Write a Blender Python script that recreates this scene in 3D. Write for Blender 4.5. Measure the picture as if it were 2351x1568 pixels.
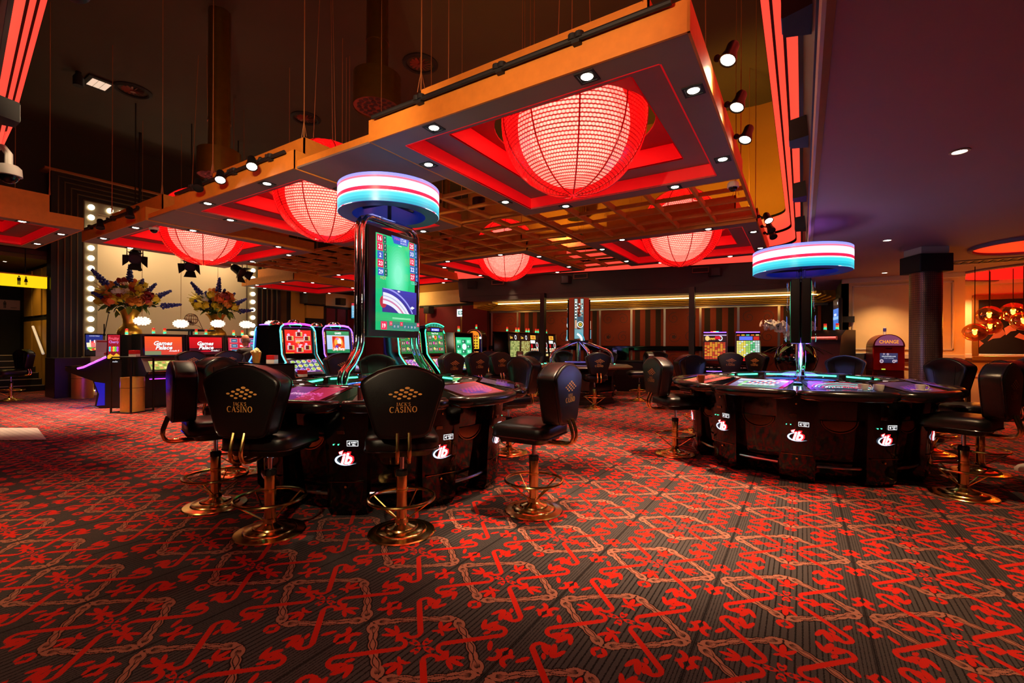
import bpy, bmesh, math, random
from math import sin, cos, pi, radians as R, sqrt, atan2, floor
from mathutils import Vector, Matrix

for o in list(bpy.data.objects): bpy.data.objects.remove(o)
random.seed(7)
C = bpy.context.scene.collection
SC = bpy.context.scene

# ------------------------------------------------------------------ camera, world, exposure
FPX, YAW, ROLL, EYE, SH = 1050.0, R(32.4), R(0.235), 1.29, 9.7
cd = bpy.data.cameras.new('camera')
cd.sensor_width = 36; cd.lens = 36*FPX/2351; cd.shift_y = SH/2351
cd.clip_start = 0.05; cd.clip_end = 100
cam = bpy.data.objects.new('camera', cd); C.objects.link(cam)
cam.matrix_world = Matrix.Translation((0, 0, EYE)) @ Matrix.Rotation(YAW, 4, 'Z') @ Matrix.Rotation(pi/2, 4, 'X') @ Matrix.Rotation(ROLL, 4, 'Z')
SC.camera = cam
w = bpy.data.worlds.new('world'); SC.world = w; w.use_nodes = True
w.node_tree.nodes['Background'].inputs[0].default_value = (0.02, 0.012, 0.012, 1)
w.node_tree.nodes['Background'].inputs[1].default_value = 0.3
SC.view_settings.view_transform = 'Standard'; SC.view_settings.look = 'None'
SC.view_settings.gamma = 1; SC.view_settings.use_curve_mapping = False
SC.view_settings.exposure = 0.0
SC.cycles.use_denoising = True
SC.cycles.use_adaptive_sampling = True; SC.cycles.adaptive_threshold = 0.04; SC.cycles.adaptive_min_samples = 16
SC.cycles.max_bounces = 5; SC.cycles.diffuse_bounces = 2; SC.cycles.glossy_bounces = 3
SC.cycles.transparent_max_bounces = 12; SC.cycles.sample_clamp_indirect = 4
SC.cycles.caustics_reflective = False; SC.cycles.caustics_refractive = False

# a point of the room seen at pixel (u, v) of the photograph, by distance or by a known plane
def ray(u, v):
    a, b = u-1175.5, v-784.0
    un, vn = a+ROLL*b, b-ROLL*a
    x, z = un/FPX, -(vn-SH)/FPX
    return Vector((x*cos(YAW)-sin(YAW), x*sin(YAW)+cos(YAW), z))
O = Vector((0, 0, EYE))
def at(u, v, d): return O+ray(u, v)*d
def onz(u, v, z=0.0):
    r = ray(u, v); return O+r*((z-EYE)/r.z)
def onX(u, v, X):
    r = ray(u, v); return O+r*(X/r.x)
def onY(u, v, Y):
    r = ray(u, v); return O+r*(Y/r.y)
def cr(x, d, z=0.0):            # camera-frame metres (right, ahead) -> room
    return Vector((x*cos(YAW)-d*sin(YAW), x*sin(YAW)+d*cos(YAW), z))
def hd(deg): return YAW-R(deg)   # heading clockwise from the viewing direction -> z rotation

# ------------------------------------------------------------------ objects
def tag(o, label=None, cat=None, group=None, kind=None):
    if label: o['label'] = label
    if cat: o['category'] = cat
    if group: o['group'] = group
    if kind: o['kind'] = kind
    return o
def thing(name, label, cat, loc=(0, 0, 0), rz=0.0, group=None):
    o = bpy.data.objects.new(name, None); C.objects.link(o)
    o.empty_display_size = 0.1
    o.location = loc; o.rotation_euler = (0, 0, rz)
    return tag(o, label, cat, group)
def dup(root, loc=None, rz=None, label=None, group=None):
    def cp(o, par):
        c = o.copy(); C.objects.link(c)
        if par is not None:
            c.parent = par; c.matrix_parent_inverse = o.matrix_parent_inverse.copy()
        for ch in kids.get(o.name, ()): cp(ch, c)
        return c
    kids = {}
    st = [root]
    while st:
        o = st.pop(); kids[o.name] = list(o.children); st += kids[o.name]
    r = cp(root, None)
    if loc is not None: r.location = loc
    if rz is not None: r.rotation_euler = (0, 0, rz)
    if label: r['label'] = label
    if group: r['group'] = group
    return r

class MB:
    """collects shapes into ONE mesh"""
    def __init__(s, M=None):
        s.v = []; s.f = []; s.c = []; s.M = M or Matrix.Identity(4)
    def add(s, vs, fs, col=None):
        b = len(s.v); s.v += [s.M @ Vector(p) for p in vs]
        for f in fs:
            s.f.append([b+i for i in f]); s.c.append(col)
        return s
    def box(s, x0, x1, y0, y1, z0, z1, ch=0.0, col=None):
        if ch <= 0:
            vs = [(x, y, z) for z in (z0, z1) for y in (y0, y1) for x in (x0, x1)]
            return s.add(vs, [(0, 2, 3, 1), (4, 5, 7, 6), (0, 1, 5, 4), (2, 6, 7, 3), (0, 4, 6, 2), (1, 3, 7, 5)], col)
        ch = min(ch, (x1-x0)/2.01, (y1-y0)/2.01, (z1-z0)/2.01)
        def rr(i): return [(x0+i, y0+ch, 0), (x0+ch, y0+i, 0), (x1-ch, y0+i, 0), (x1-i, y0+ch, 0), (x1-i, y1-ch, 0), (x1-ch, y1-i, 0), (x0+ch, y1-i, 0), (x0+i, y1-ch, 0)]
        q = ch*0.5
        L = []
        for z, i in ((z0, q), (z0+q, 0), (z1-q, 0), (z1, q)):
            L.append([(p[0], p[1], z) for p in rr(i)])
        return s.loft(L, True, col)
    def loft(s, loops, cap=True, col=None, closed=True):
        n = len(loops[0]); vs = [p for l in loops for p in l]; fs = []
        for k in range(len(loops)-1):
            for i in range(n if closed else n-1):
                j = (i+1) % n
                fs.append((k*n+i, k*n+j, (k+1)*n+j, (k+1)*n+i))
        if cap:
            fs.append(tuple(range(n))[::-1]); fs.append(tuple((len(loops)-1)*n+i for i in range(n)))
        return s.add(vs, fs, col)
    def tube(s, pts, r, n=8, closed=False, col=None, rz=1.0):
        pts = [Vector(p) for p in pts]; m = len(pts); L = []
        t0 = None
        for i, p in enumerate(pts):
            if closed: t = pts[(i+1) % m]-pts[i-1]
            else: t = pts[min(i+1, m-1)]-pts[max(i-1, 0)]
            t.normalize()
            if t0 is None:
                a = Vector((0, 0, 1)) if abs(t.z) < 0.9 else Vector((1, 0, 0))
                nx = t.cross(a).normalized()
            else:
                nx = (nx-t*nx.dot(t)).normalized()
            t0 = t; ny = t.cross(nx)
            rr = r[i] if isinstance(r, (list, tuple)) else r
            L.append([p+nx*(rr*cos(2*pi*k/n))+ny*(rr*rz*sin(2*pi*k/n)) for k in range(n)])
        if closed:
            L.append(L[0]); return s.loft(L, False, col)
        return s.loft(L, True, col)
    def lathe(s, prof, n=24, c=(0, 0, 0), a0=0.0, a1=2*pi, cols=None):
        full = abs(a1-a0-2*pi) < 1e-6
        m = n if full else n+1
        vs = []; fs = []
        for i in range(m):
            a = a0+(a1-a0)*i/n
            for (r, z) in prof: vs.append((c[0]+r*cos(a), c[1]+r*sin(a), c[2]+z))
        k = len(prof)
        b = len(s.v); s.v += [s.M @ Vector(p) for p in vs]
        for i in range(n):
            j = (i+1) % m
            for q in range(k-1):
                s.f.append([b+i*k+q, b+j*k+q, b+j*k+q+1, b+i*k+q+1]); s.c.append(cols[q] if cols else None)
        return s
    def prism(s, poly, a, b, axis='z', col=None):
        def P(p, t):
            return {'z': (p[0], p[1], t), 'y': (p[0], t, p[1]), 'x': (t, p[0], p[1])}[axis]
        n = len(poly)
        vs = [P(p, a) for p in poly]+[P(p, b) for p in poly]
        fs = [(i, (i+1) % n, n+(i+1) % n, n+i) for i in range(n)]+[tuple(range(n))[::-1], tuple(range(n, 2*n))]
        return s.add(vs, fs, col)
    def ball(s, c, r, nu=12, nv=8, col=None, v0=0.0, v1=1.0):
        if not isinstance(r, (tuple, list)): r = (r, r, r)
        L = []
        for j in range(nv+1):
            th = pi*(v0+(v1-v0)*j/nv)
            rr = max(sin(th), 1e-3)
            L.append([(c[0]+r[0]*rr*cos(2*pi*i/nu), c[1]+r[1]*rr*sin(2*pi*i/nu), c[2]-r[2]*cos(th)) for i in range(nu)])
        return s.loft(L, True, col)
    def quad(s, a, b, c, d, col=None): return s.add([a, b, c, d], [(0, 1, 2, 3)], col)
    def mesh(s, name, mat, ang=38):
        me = bpy.data.meshes.new(name)
        me.from_pydata([tuple(p) for p in s.v], [], s.f)
        if any(c is not None for c in s.c):
            a = me.attributes.new('Col', 'FLOAT_COLOR', 'FACE')
            buf = []
            for c in s.c:
                c = c or (0.5, 0.5, 0.5); buf += [c[0], c[1], c[2], 1.0]
            a.data.foreach_set('color', buf)
        if mat is not None: me.materials.append(mat)
        me.polygons.foreach_set('use_smooth', [True]*len(me.polygons))
        bm = bmesh.new(); bm.from_mesh(me)
        bmesh.ops.recalc_face_normals(bm, faces=bm.faces) if s.c.count(None) == len(s.c) else None
        bm.to_mesh(me); bm.free()
        me.set_sharp_from_angle(angle=R(ang))
        me.update(); return me
    def build(s, name, mat, parent=None, ang=38):
        return link(name, s.mesh(name, mat, ang), parent)
def link(name, me, parent=None, M=None):
    o = bpy.data.objects.new(name, me); C.objects.link(o)
    if parent is not None: o.parent = parent
    if M is not None: o.matrix_local = M
    return o
def struct(name, mb, mat, parent=None, ang=38):
    o = mb.build(name, mat, parent, ang)
    if parent is None: o['kind'] = 'structure'
    return o
def arc(cx, cy, r, a0, a1, n):
    return [(cx+r*cos(R(a0+(a1-a0)*i/n)), cy+r*sin(R(a0+(a1-a0)*i/n))) for i in range(n+1)]

# ------------------------------------------------------------------ materials
def lin(c):
    f = lambda x: x/12.92 if x <= 0.04045 else ((x+0.055)/1.055)**2.4
    return tuple(f(x/255.0) for x in c)
MATS = {}
def mat(name, rgb, rough=0.5, metal=0.0, em=None, es=0.0, noise=None, bump=None, spec=0.5, aniso=None, coat=0.0, attr=None):
    m = bpy.data.materials.new(name); m.use_nodes = True
    nt = m.node_tree; p = nt.nodes['Principled BSDF']
    c = lin(rgb)
    p.inputs['Base Color'].default_value = (*c, 1); p.inputs['Roughness'].default_value = rough
    p.inputs['Metallic'].default_value = metal; p.inputs['Specular IOR Level'].default_value = spec
    p.inputs['Coat Weight'].default_value = coat
    tc = nt.nodes.new('ShaderNodeTexCoord')
    if noise:
        n = nt.nodes.new('ShaderNodeTexNoise'); n.inputs['Scale'].default_value = noise[0]; n.inputs['Detail'].default_value = 3
        nt.links.new(tc.outputs['Object'], n.inputs['Vector'])
        mx = nt.nodes.new('ShaderNodeMix'); mx.data_type = 'RGBA'
        k = noise[1]
        mx.inputs[6].default_value = (*[x*(1-k) for x in c], 1); mx.inputs[7].default_value = (*[min(1, x*(1+k)) for x in c], 1)
        nt.links.new(n.outputs['Fac'], mx.inputs[0]); nt.links.new(mx.outputs[2], p.inputs['Base Color'])
    if bump:
        n = nt.nodes.new('ShaderNodeTexNoise'); n.inputs['Scale'].default_value = bump[0]; n.inputs['Detail'].default_value = 4
        nt.links.new(tc.outputs['Object'], n.inputs['Vector'])
        b = nt.nodes.new('ShaderNodeBump'); b.inputs['Strength'].default_value = bump[1]; b.inputs['Distance'].default_value = 0.01
        nt.links.new(n.outputs['Fac'], b.inputs['Height']); nt.links.new(b.outputs[0], p.inputs['Normal'])
    if em:
        p.inputs['Emission Color'].default_value = (*lin(em), 1); p.inputs['Emission Strength'].default_value = es
    if attr:
        a = nt.nodes.new('ShaderNodeAttribute'); a.attribute_name = 'Col'
        nt.links.new(a.outputs['Color'], p.inputs['Base Color'])
        if es > 0:
            p.inputs['Base Color'].default_value = (0.02, 0.02, 0.02, 1)
            nt.links.remove(p.inputs['Base Color'].links[0])
            nt.links.new(a.outputs['Color'], p.inputs['Emission Color']); p.inputs['Emission Strength'].default_value = es
    MATS[name] = m
    return m
m_leather = mat('black leather', (14, 12, 12), 0.34, bump=(180, 0.10), spec=0.55)
m_piping = mat('leather piping', (20, 17, 17), 0.22, spec=0.6)
m_gold = mat('polished brass', (255, 212, 128), 0.2, 1.0)
m_brushed = mat('brushed gold', (255, 200, 96), 0.36, 0.75, noise=(30, 0.12))
m_chrome = mat('chrome', (215, 215, 220), 0.08, 1.0)
m_steel = mat('piston steel', (200, 200, 205), 0.2, 1.0)
m_black = mat('black lacquer', (6, 6, 7), 0.09, spec=0.5)
m_satin = mat('black satin', (15, 15, 17), 0.4)
m_matte = mat('black matte', (13, 12, 13), 0.7)
m_grey = mat('dark grey laminate', (58, 50, 46), 0.5, bump=(300, 0.05))
m_print = mat('print', (255, 255, 255), 0.5, attr=True)
m_logo = mat('gold thread', (236, 176, 92), 0.45, spec=0.4)
m_screen = mat('screen', (0, 0, 0), 0.2, attr=True, es=1.15)
m_felt = mat('green felt', (12, 120, 78), 0.9, noise=(60, 0.2))
m_ledgreen = mat('green led', (20, 255, 140), 0.4, em=(60, 255, 165), es=6.0)
m_ledw = mat('white led', (255, 255, 255), 0.4, em=(225, 240, 255), es=5.0)
m_mdf = mat('ochre board', (208, 124, 36), 0.62, noise=(14, 0.16), bump=(160, 0.06))
m_soffit = mat('grey soffit paint', (122, 104, 98), 0.6, noise=(5, 0.08))
m_red = mat('red panel with added glow', (226, 14, 22), 0.55, em=(235, 6, 18), es=0.30)  # slight glow put into the red so the risers look lit
m_redtop = mat('dark red panel', (150, 22, 26), 0.6)
m_dark = mat('dark brown paint', (34, 25, 20), 0.75, noise=(3, 0.15))
m_lens = mat('lamp lens', (255, 255, 255), 0.3, em=(255, 240, 215), es=14.0)
m_white = mat('white paint', (225, 220, 212), 0.5)
m_cream = mat('cream plaster', (236, 198, 140), 0.8, noise=(7, 0.07), bump=(90, 0.12))
m_cup = mat('white china', (240, 235, 228), 0.25)

# ------------------------------------------------------------------ lettering and flat print
_TX = {}
def text_mesh(s, bold=0.0, shear=0.0):
    k = (s, bold, shear)
    if k in _TX: return _TX[k]
    cu = bpy.data.curves.new('t', 'FONT'); cu.body = s; cu.offset = bold; cu.shear = shear
    cu.resolution_u = 2; cu.fill_mode = 'FRONT'
    ob = bpy.data.objects.new('t', cu)
    me = ob.to_mesh()
    vs = [(p.co.x, p.co.y) for p in me.vertices]; fs = [tuple(f.vertices) for f in me.polygons]
    ob.to_mesh_clear(); bpy.data.objects.remove(ob); bpy.data.curves.remove(cu)
    if vs:
        x0 = min(p[0] for p in vs); x1 = max(p[0] for p in vs); y0 = min(p[1] for p in vs); y1 = max(p[1] for p in vs)
    else: x0 = x1 = y0 = y1 = 0
    _TX[k] = (vs, fs, x0, x1, y0, y1); return _TX[k]
class Art:
    """flat print or screen picture: coloured shapes in x (right), z (up), facing -y, later shapes in front"""
    def __init__(s, eps=0.0006):
        s.mb = MB(); s.k = 0; s.eps = eps
    def _p(s, pts, fs, c):
        y = -s.k*s.eps; s.k += 1
        s.mb.add([(p[0], y, p[1]) for p in pts], fs, lin(c) if max(c) > 1.01 or min(c) >= 0 and isinstance(c[0], int) else c)
        return s
    def poly(s, pts, c): return s._p(pts, [tuple(range(len(pts)))], c)
    def rect(s, x0, y0, x1, y1, c, c2=None):
        if c2 is None: return s.poly([(x0, y0), (x1, y0), (x1, y1), (x0, y1)], c)
        n = 8; y = -s.k*s.eps; s.k += 1
        a, b = lin(c), lin(c2)
        for i in range(n):
            t0, t1 = y0+(y1-y0)*i/n, y0+(y1-y0)*(i+1)/n; q = (i+0.5)/n
            s.mb.add([(x0, y, t0), (x1, y, t0), (x1, y, t1), (x0, y, t1)], [(0, 1, 2, 3)], tuple(a[j]*(1-q)+b[j]*q for j in range(3)))
        return s
    def ell(s, cx, cy, a, b, c, n=14, rot=0.0):
        return s.poly([(cx+a*cos(2*pi*i/n)*cos(rot)-b*sin(2*pi*i/n)*sin(rot), cy+a*cos(2*pi*i/n)*sin(rot)+b*sin(2*pi*i/n)*cos(rot)) for i in range(n)], c)
    def ring(s, cx, cy, r0, r1, c, n=20, a0=0, a1=360, sy=1.0):
        P = arc(0, 0, r0, a0, a1, n)+arc(0, 0, r1, a0, a1, n)
        return s._p([(cx+p[0], cy+p[1]*sy) for p in P], [(i, i+1, n+2+i, n+1+i) for i in range(n)], c)
    def text(s, t, cx, cy, h, c, maxw=None, align='c', bold=0.0, shear=0.0, squash=1.0):
        vs, fs, x0, x1, y0, y1 = text_mesh(t, bold, shear)
        if not vs: return s
        k = h/0.72; kx = k*squash
        if maxw and (x1-x0)*kx > maxw: kx = maxw/(x1-x0)
        ox = {'c': -(x0+x1)/2, 'l': -x0, 'r': -x1}[align]
        return s._p([(cx+(p[0]+ox)*kx, cy+(p[1]-0.36)*k) for p in vs], fs, c)
    def build(s, name, m, parent, M=None):
        o = s.mb.build(name, m, parent)
        if M is not None: o.matrix_local = M
        return o
W_, K_ = (255, 255, 255), (8, 8, 10)
def T(x, y, z): return Matrix.Translation((x, y, z))
def RX(a): return Matrix.Rotation(a, 4, 'X')
def RY(a): return Matrix.Rotation(a, 4, 'Y')
def RZ(a): return Matrix.Rotation(a, 4, 'Z')
def lamp(name, kind, loc, power, col=(255, 235, 205), parent=None, aim=None, size=0.05, angle=70, blend=0.6):
    l = bpy.data.lights.new(name, kind); l.energy = power; l.color = lin(col)
    if kind == 'SPOT': l.spot_size = R(angle); l.spot_blend = blend; l.shadow_soft_size = size
    elif kind == 'AREA': l.shape = 'DISK'; l.size = size
    else: l.shadow_soft_size = size
    o = bpy.data.objects.new(name, l); C.objects.link(o); o.location = loc
    if parent: o.parent = parent
    if aim is not None: o.rotation_euler = (Vector(aim)-Vector(loc)).to_track_quat('-Z', 'Y').to_euler()
    return o
# ------------------------------------------------------------------ low and high ceiling heights
LOWZ, HIZ = 2.67, 7.1
# ------------------------------------------------------------------ carpet
class NG:
    def __init__(s, nt): s.nt = nt
    def n(s, t, **k):
        x = s.nt.nodes.new(t)
        for a, b in k.items(): setattr(x, a, b)
        return x
    def set(s, sock, v):
        if isinstance(v, bpy.types.NodeSocket): s.nt.links.new(v, sock)
        else: sock.default_value = v
    def m(s, op, a, b=0.0, c=None):
        x = s.n('ShaderNodeMath', operation=op); s.set(x.inputs[0], a); s.set(x.inputs[1], b)
        if c is not None: s.set(x.inputs[2], c)
        return x.outputs[0]
    def vec(s, a, b):
        x = s.n('ShaderNodeCombineXYZ'); s.set(x.inputs[0], a); s.set(x.inputs[1], b); return x.outputs[0]
    def ell(s, P, cx, cy, rot, a, b):
        x = s.n('ShaderNodeMapping', vector_type='TEXTURE')
        s.set(x.inputs[0], P)
        x.inputs['Location'].default_value = (cx, cy, 0); x.inputs['Rotation'].default_value = (0, 0, R(rot)); x.inputs['Scale'].default_value = (a, b, 1)
        l = s.n('ShaderNodeVectorMath', operation='LENGTH'); s.nt.links.new(x.outputs[0], l.inputs[0]); return l.outputs['Value']
    def arc(s, P, cx, cy, r, wd, cut=None):
        e = s.ell(P, cx, cy, 0, r, r)
        d = s.m('DIVIDE', s.m('ABSOLUTE', s.m('SUBTRACT', e, 1.0)), wd/r)
        return d if cut is None else s.m('MAXIMUM', d, cut)
    def mn(s, *a):
        r = a[0]
        for b in a[1:]: r = s.m('MINIMUM', r, b)
        return r
    def mask(s, v, lo=0.86, hi=1.14):
        x = s.n('ShaderNodeMapRange', interpolation_type='SMOOTHSTEP')
        s.set(x.inputs[0], v); x.inputs[1].default_value = lo; x.inputs[2].default_value = hi
        x.inputs[3].default_value = 1; x.inputs[4].default_value = 0; return x.outputs[0]
    def mix(s, f, a, b):
        x = s.n('ShaderNodeMix', data_type='RGBA'); s.set(x.inputs[0], f); s.set(x.inputs[6], a); s.set(x.inputs[7], b); return x.outputs[2]
def carpet_mat():
    m = bpy.data.materials.new('medallion carpet'); m.use_nodes = True
    nt = m.node_tree; g = NG(nt); bs = nt.nodes['Principled BSDF']
    PER = 0.655
    org = onz(1160, 1332)
    geo = g.n('ShaderNodeNewGeometry')
    sp = g.n('ShaderNodeSeparateXYZ'); nt.links.new(geo.outputs['Position'], sp.inputs[0])
    nz = g.n('ShaderNodeTexNoise'); nt.links.new(geo.outputs['Position'], nz.inputs['Vector']); nz.inputs['Scale'].default_value = 170; nz.inputs['Detail'].default_value = 1
    j = g.m('MULTIPLY', g.m('SUBTRACT', nz.outputs['Fac'], 0.5), 0.016)
    px = g.m('ADD', g.m('DIVIDE', g.m('SUBTRACT', sp.outputs[0], org.x), PER), j)
    py = g.m('SUBTRACT', g.m('DIVIDE', g.m('SUBTRACT', sp.outputs[1], org.y), PER), j)
    cx = g.m('SUBTRACT', g.m('FRACT', g.m('ADD', px, 0.5)), 0.5); cy = g.m('SUBTRACT', g.m('FRACT', g.m('ADD', py, 0.5)), 0.5)
    ax = g.m('ABSOLUTE', cx); ay = g.m('ABSOLUTE', cy)
    A = g.vec(ax, ay)                                             # folded quadrant
    ay_ = g.m('MULTIPLY', ay, 1.14)
    mm = g.vec(g.m('MAXIMUM', ax, ay_), g.m('MINIMUM', ax, ay_))      # folded again
    uu = g.m('MULTIPLY', g.m('ADD', ax, ay), 0.70711); vv = g.m('MULTIPLY', g.m('SUBTRACT', ay, ax), 0.70711)
    U = g.vec(uu, vv)
    # long S-hooked bar on the diagonal
    bar = g.m('MAXIMUM', g.m('DIVIDE', g.m('ABSOLUTE', g.m('ADD', vv, 0.004)), 0.0205), g.m('DIVIDE', g.m('ABSOLUTE', g.m('SUBTRACT', uu, 0.337)), 0.192))
    h1 = g.arc(U, 0.150, -0.050, 0.047, 0.0155, g.m('MULTIPLY', g.m('ADD', uu, -0.06), 9.5))
    h2 = g.arc(U, 0.520, 0.044, 0.049, 0.017, g.m('MULTIPLY', g.m('SUBTRACT', 0.62, uu), 9.5))
    red = g.mn(bar, h1, h2,
        g.ell(U, 0.145, -0.105, 40, 0.030, 0.016), g.ell(U, 0.515, 0.098, 35, 0.032, 0.017),
        # lily inside the frame
        g.ell(mm, 0.280, 0.0, 0, 0.066, 0.021), g.ell(mm, 0.268, 0.044, 34, 0.050, 0.017), g.ell(mm, 0.196, 0.028, -48, 0.032, 0.013), g.ell(mm, 0.205, 0.0, 0, 0.024, 0.014),
        # star
        g.m('MAXIMUM', g.ell(mm, 0.055, 0.010, 14, 0.042, 0.015), g.m('DIVIDE', 0.011, g.m('MAXIMUM', g.ell(mm, 0.052, 0.006, 10, 1.0, 1.0), 0.0001))),
        # lily and scroll outside the frame
        g.ell(A, 0.252, 0.425, 72, 0.070, 0.024), g.ell(A, 0.205, 0.415, 112, 0.055, 0.018), g.ell(A, 0.302, 0.405, 40, 0.050, 0.018), g.ell(A, 0.28, 0.345, 60, 0.03, 0.015),
        g.arc(A, 0.435, 0.185, 0.046, 0.018, g.m('MULTIPLY', g.m('SUBTRACT', 0.545, ax), 9.0)), g.ell(A, 0.375, 0.245, 120, 0.05, 0.018), g.ell(A, 0.47, 0.255, 60, 0.04, 0.015),
        # little flower between two frames
        g.ell(g.vec(ax, cy), 0.030, -0.408, -50, 0.036, 0.017), g.ell(g.vec(ax, cy), 0.028, -0.452, 50, 0.032, 0.016))
    # ribbon frame: a lozenge wider than it is deep, with scrolled corners
    fa, fb = 0.468, 0.362
    fn_ = sqrt(1/fa**2+1/fb**2); fl = sqrt(fa*fa+fb*fb)
    dist = g.m('DIVIDE', g.m('SUBTRACT', g.m('ADD', g.m('DIVIDE', ax, fa), g.m('DIVIDE', ay, fb)), 1.0), fn_)
    sp_ = g.m('DIVIDE', g.m('SUBTRACT', g.m('MULTIPLY', g.m('SUBTRACT', ay, fb/2), fb), g.m('MULTIPLY', g.m('SUBTRACT', ax, fa/2), fa)), fl)
    bow = g.m('ADD', dist, g.m('SUBTRACT', g.m('MULTIPLY', g.m('MULTIPLY', sp_, sp_), 0.5), 0.016))
    wv = g.m('MULTIPLY', g.m('SINE', g.m('MULTIPLY', sp_, 34.0)), 0.010)
    lim = g.m('DIVIDE', g.m('ABSOLUTE', sp_), 0.222)
    st1 = g.m('DIVIDE', g.m('ABSOLUTE', g.m('SUBTRACT', bow, wv)), 0.0205)
    st2 = g.m('DIVIDE', g.m('ABSOLUTE', g.m('ADD', bow, g.m('MULTIPLY', wv, 0.9))), 0.0205)
    rib = g.m('MAXIMUM', g.mn(st1, st2), lim)
    slit = g.m('MAXIMUM', g.mn(g.m('DIVIDE', g.m('ABSOLUTE', g.m('ADD', g.m('SUBTRACT', bow, wv), 0.009)), 0.0028), g.m('DIVIDE', g.m('ABSOLUTE', g.m('ADD', g.m('ADD', bow, wv), -0.008)), 0.0028)), g.m('DIVIDE', g.m('ABSOLUTE', sp_), 0.19))
    lp1 = g.m('ABSOLUTE', g.m('DIVIDE', g.m('SUBTRACT', g.ell(A, 0.415, 0.048, -35, 0.044, 0.030), 1.0), 0.36)); lp2 = g.m('ABSOLUTE', g.m('DIVIDE', g.m('SUBTRACT', g.ell(A, 0.058, 0.318, -38, 0.044, 0.030), 1.0), 0.36))
    knob = g.mn(g.ell(A, 0.458, 0.022, -40, 0.028, 0.012), g.ell(A, 0.024, 0.352, -40, 0.028, 0.012))
    tan = g.mn(rib, lp1, lp2, knob)
    hole = g.mn(g.ell(A, 0.415, 0.048, -35, 0.034, 0.022), g.ell(A, 0.058, 0.318, -38, 0.034, 0.022))
    # ground: charcoal with fine black pin-stripes, denser through the medallions, and a tile seam
    fq = g.m('MULTIPLY', g.m('SUBTRACT', g.m('MULTIPLY', px, 34.0), g.m('MULTIPLY', g.m('SINE', g.m('MULTIPLY', px, 2*pi)), 1.9)), 1.0)
    st = g.m('ABSOLUTE', g.m('SUBTRACT', g.m('FRACT', fq), 0.5))
    stripe = g.mask(g.m('DIVIDE', st, 0.12), 0.7, 1.3)
    seam = g.mask(g.m('DIVIDE', g.m('SUBTRACT', 0.5, ax), 0.006), 0.6, 1.4)
    nz2 = g.n('ShaderNodeTexNoise'); nt.links.new(geo.outputs['Position'], nz2.inputs['Vector']); nz2.inputs['Scale'].default_value = 330; nz2.inputs['Detail'].default_value = 2
    ground = g.mix(nz2.outputs['Fac'], (*lin((48, 42, 42)), 1), (*lin((96, 87, 86)), 1))
    ground = g.mix(g.m('MAXIMUM', stripe, seam), ground, (*lin((22, 17, 16)), 1))
    mt = g.mask(tan); outl = g.mask(tan, 1.25, 1.7)
    c = g.mix(outl, ground, (*lin((18, 13, 13)), 1))
    c = g.mix(g.mask(hole), c, (*lin((14, 10, 10)), 1))
    tn = g.mix(nz2.outputs['Fac'], (*lin((156, 90, 72)), 1), (*lin((190, 124, 102)), 1))
    c = g.mix(mt, c, tn); c = g.mix(g.mask(slit, 0.8, 1.4), c, (*lin((22, 15, 15)), 1))
    rd = g.mix(nz2.outputs['Fac'], (*lin((190, 18, 7)), 1), (*lin((236, 44, 18)), 1))
    c = g.mix(g.mask(red, 0.9, 1.12), c, rd)
    nt.links.new(c, bs.inputs['Base Color'])
    bs.inputs['Roughness'].default_value = 0.95; bs.inputs['Specular IOR Level'].default_value = 0.12
    bs.inputs['Sheen Weight'].default_value = 0.08
    bp = g.n('ShaderNodeBump'); bp.inputs['Strength'].default_value = 0.35; bp.inputs['Distance'].default_value = 0.004
    nt.links.new(nz2.outputs['Fac'], bp.inputs['Height']); nt.links.new(bp.outputs[0], bs.inputs['Normal'])
    return m
mb = MB(); mb.quad((-21, -4.2, 0), (13.2, -4.2, 0), (13.2, 17, 0), (-21, 17, 0))
struct('floor', mb, carpet_mat())

# ------------------------------------------------------------------ edge of the high ceiling well
m_lowceil = mat('taupe ceiling', (150, 120, 132), 0.7, noise=(2, 0.06), bump=(220, 0.08))
m_hiceil = mat('dark high ceiling', (60, 50, 34), 0.8, noise=(0.6, 0.25), bump=(6, 0.05))
m_ochre = mat('ochre wall', (150, 104, 36), 0.8, noise=(1.2, 0.15), bump=(60, 0.06))
m_brown = mat('brown wall', (52, 38, 30), 0.8, noise=(1.5, 0.15))
m_band = mat('backlit red band', (255, 70, 50), 0.4, em=(255, 74, 58), es=1.05)
m_fascia = mat('dark fascia', (38, 30, 27), 0.6, noise=(2, 0.1))
m_lip = mat('cream lip', (196, 182, 165), 0.55)
m_alu = mat('brushed aluminium', (150, 142, 134), 0.35, 0.9)
def fillet(P, rad):
    out = [Vector(P[0])]
    for i in range(1, len(P)-1):
        a, b, c = Vector(P[i-1]), Vector(P[i]), Vector(P[i+1]); r = rad[i-1]
        d1 = (a-b).normalized(); d2 = (c-b).normalized()
        half = math.acos(max(-1, min(1, d1.dot(d2))))/2
        t = r/math.tan(half); p1 = b+d1*t; p2 = b+d2*t
        ctr = b+(d1+d2).normalized()*(r/sin(half))
        v1, v2 = p1-ctr, p2-ctr
        a1 = atan2(v1.y, v1.x); da = (atan2(v2.y, v2.x)-a1+pi) % (2*pi)-pi
        n = 10
        out += [ctr+Vector((cos(a1+da*k/n), sin(a1+da*k/n)))*r for k in range(n+1)]
    return out+[Vector(P[-1])]
L1a, L1b = cr(6.73, 10.3), cr(-1.83, 13.8)
L1d = (L1b-L1a).normalized()
def nearY(X): return (0.22-0.12*X)/0.993
s_ = (-0.03-L1a.x)/L1d.x; Yr = L1a.y+L1d.y*s_
WELL = fillet([(-9.45, -4.2), (-9.45, nearY(-9.45)), (-0.03, nearY(-0.03)), (-0.03, Yr), (L1b.x, L1b.y), (L1b.x, 14.2)], [0.45, 0.4, 0.85, 0.3])
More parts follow.
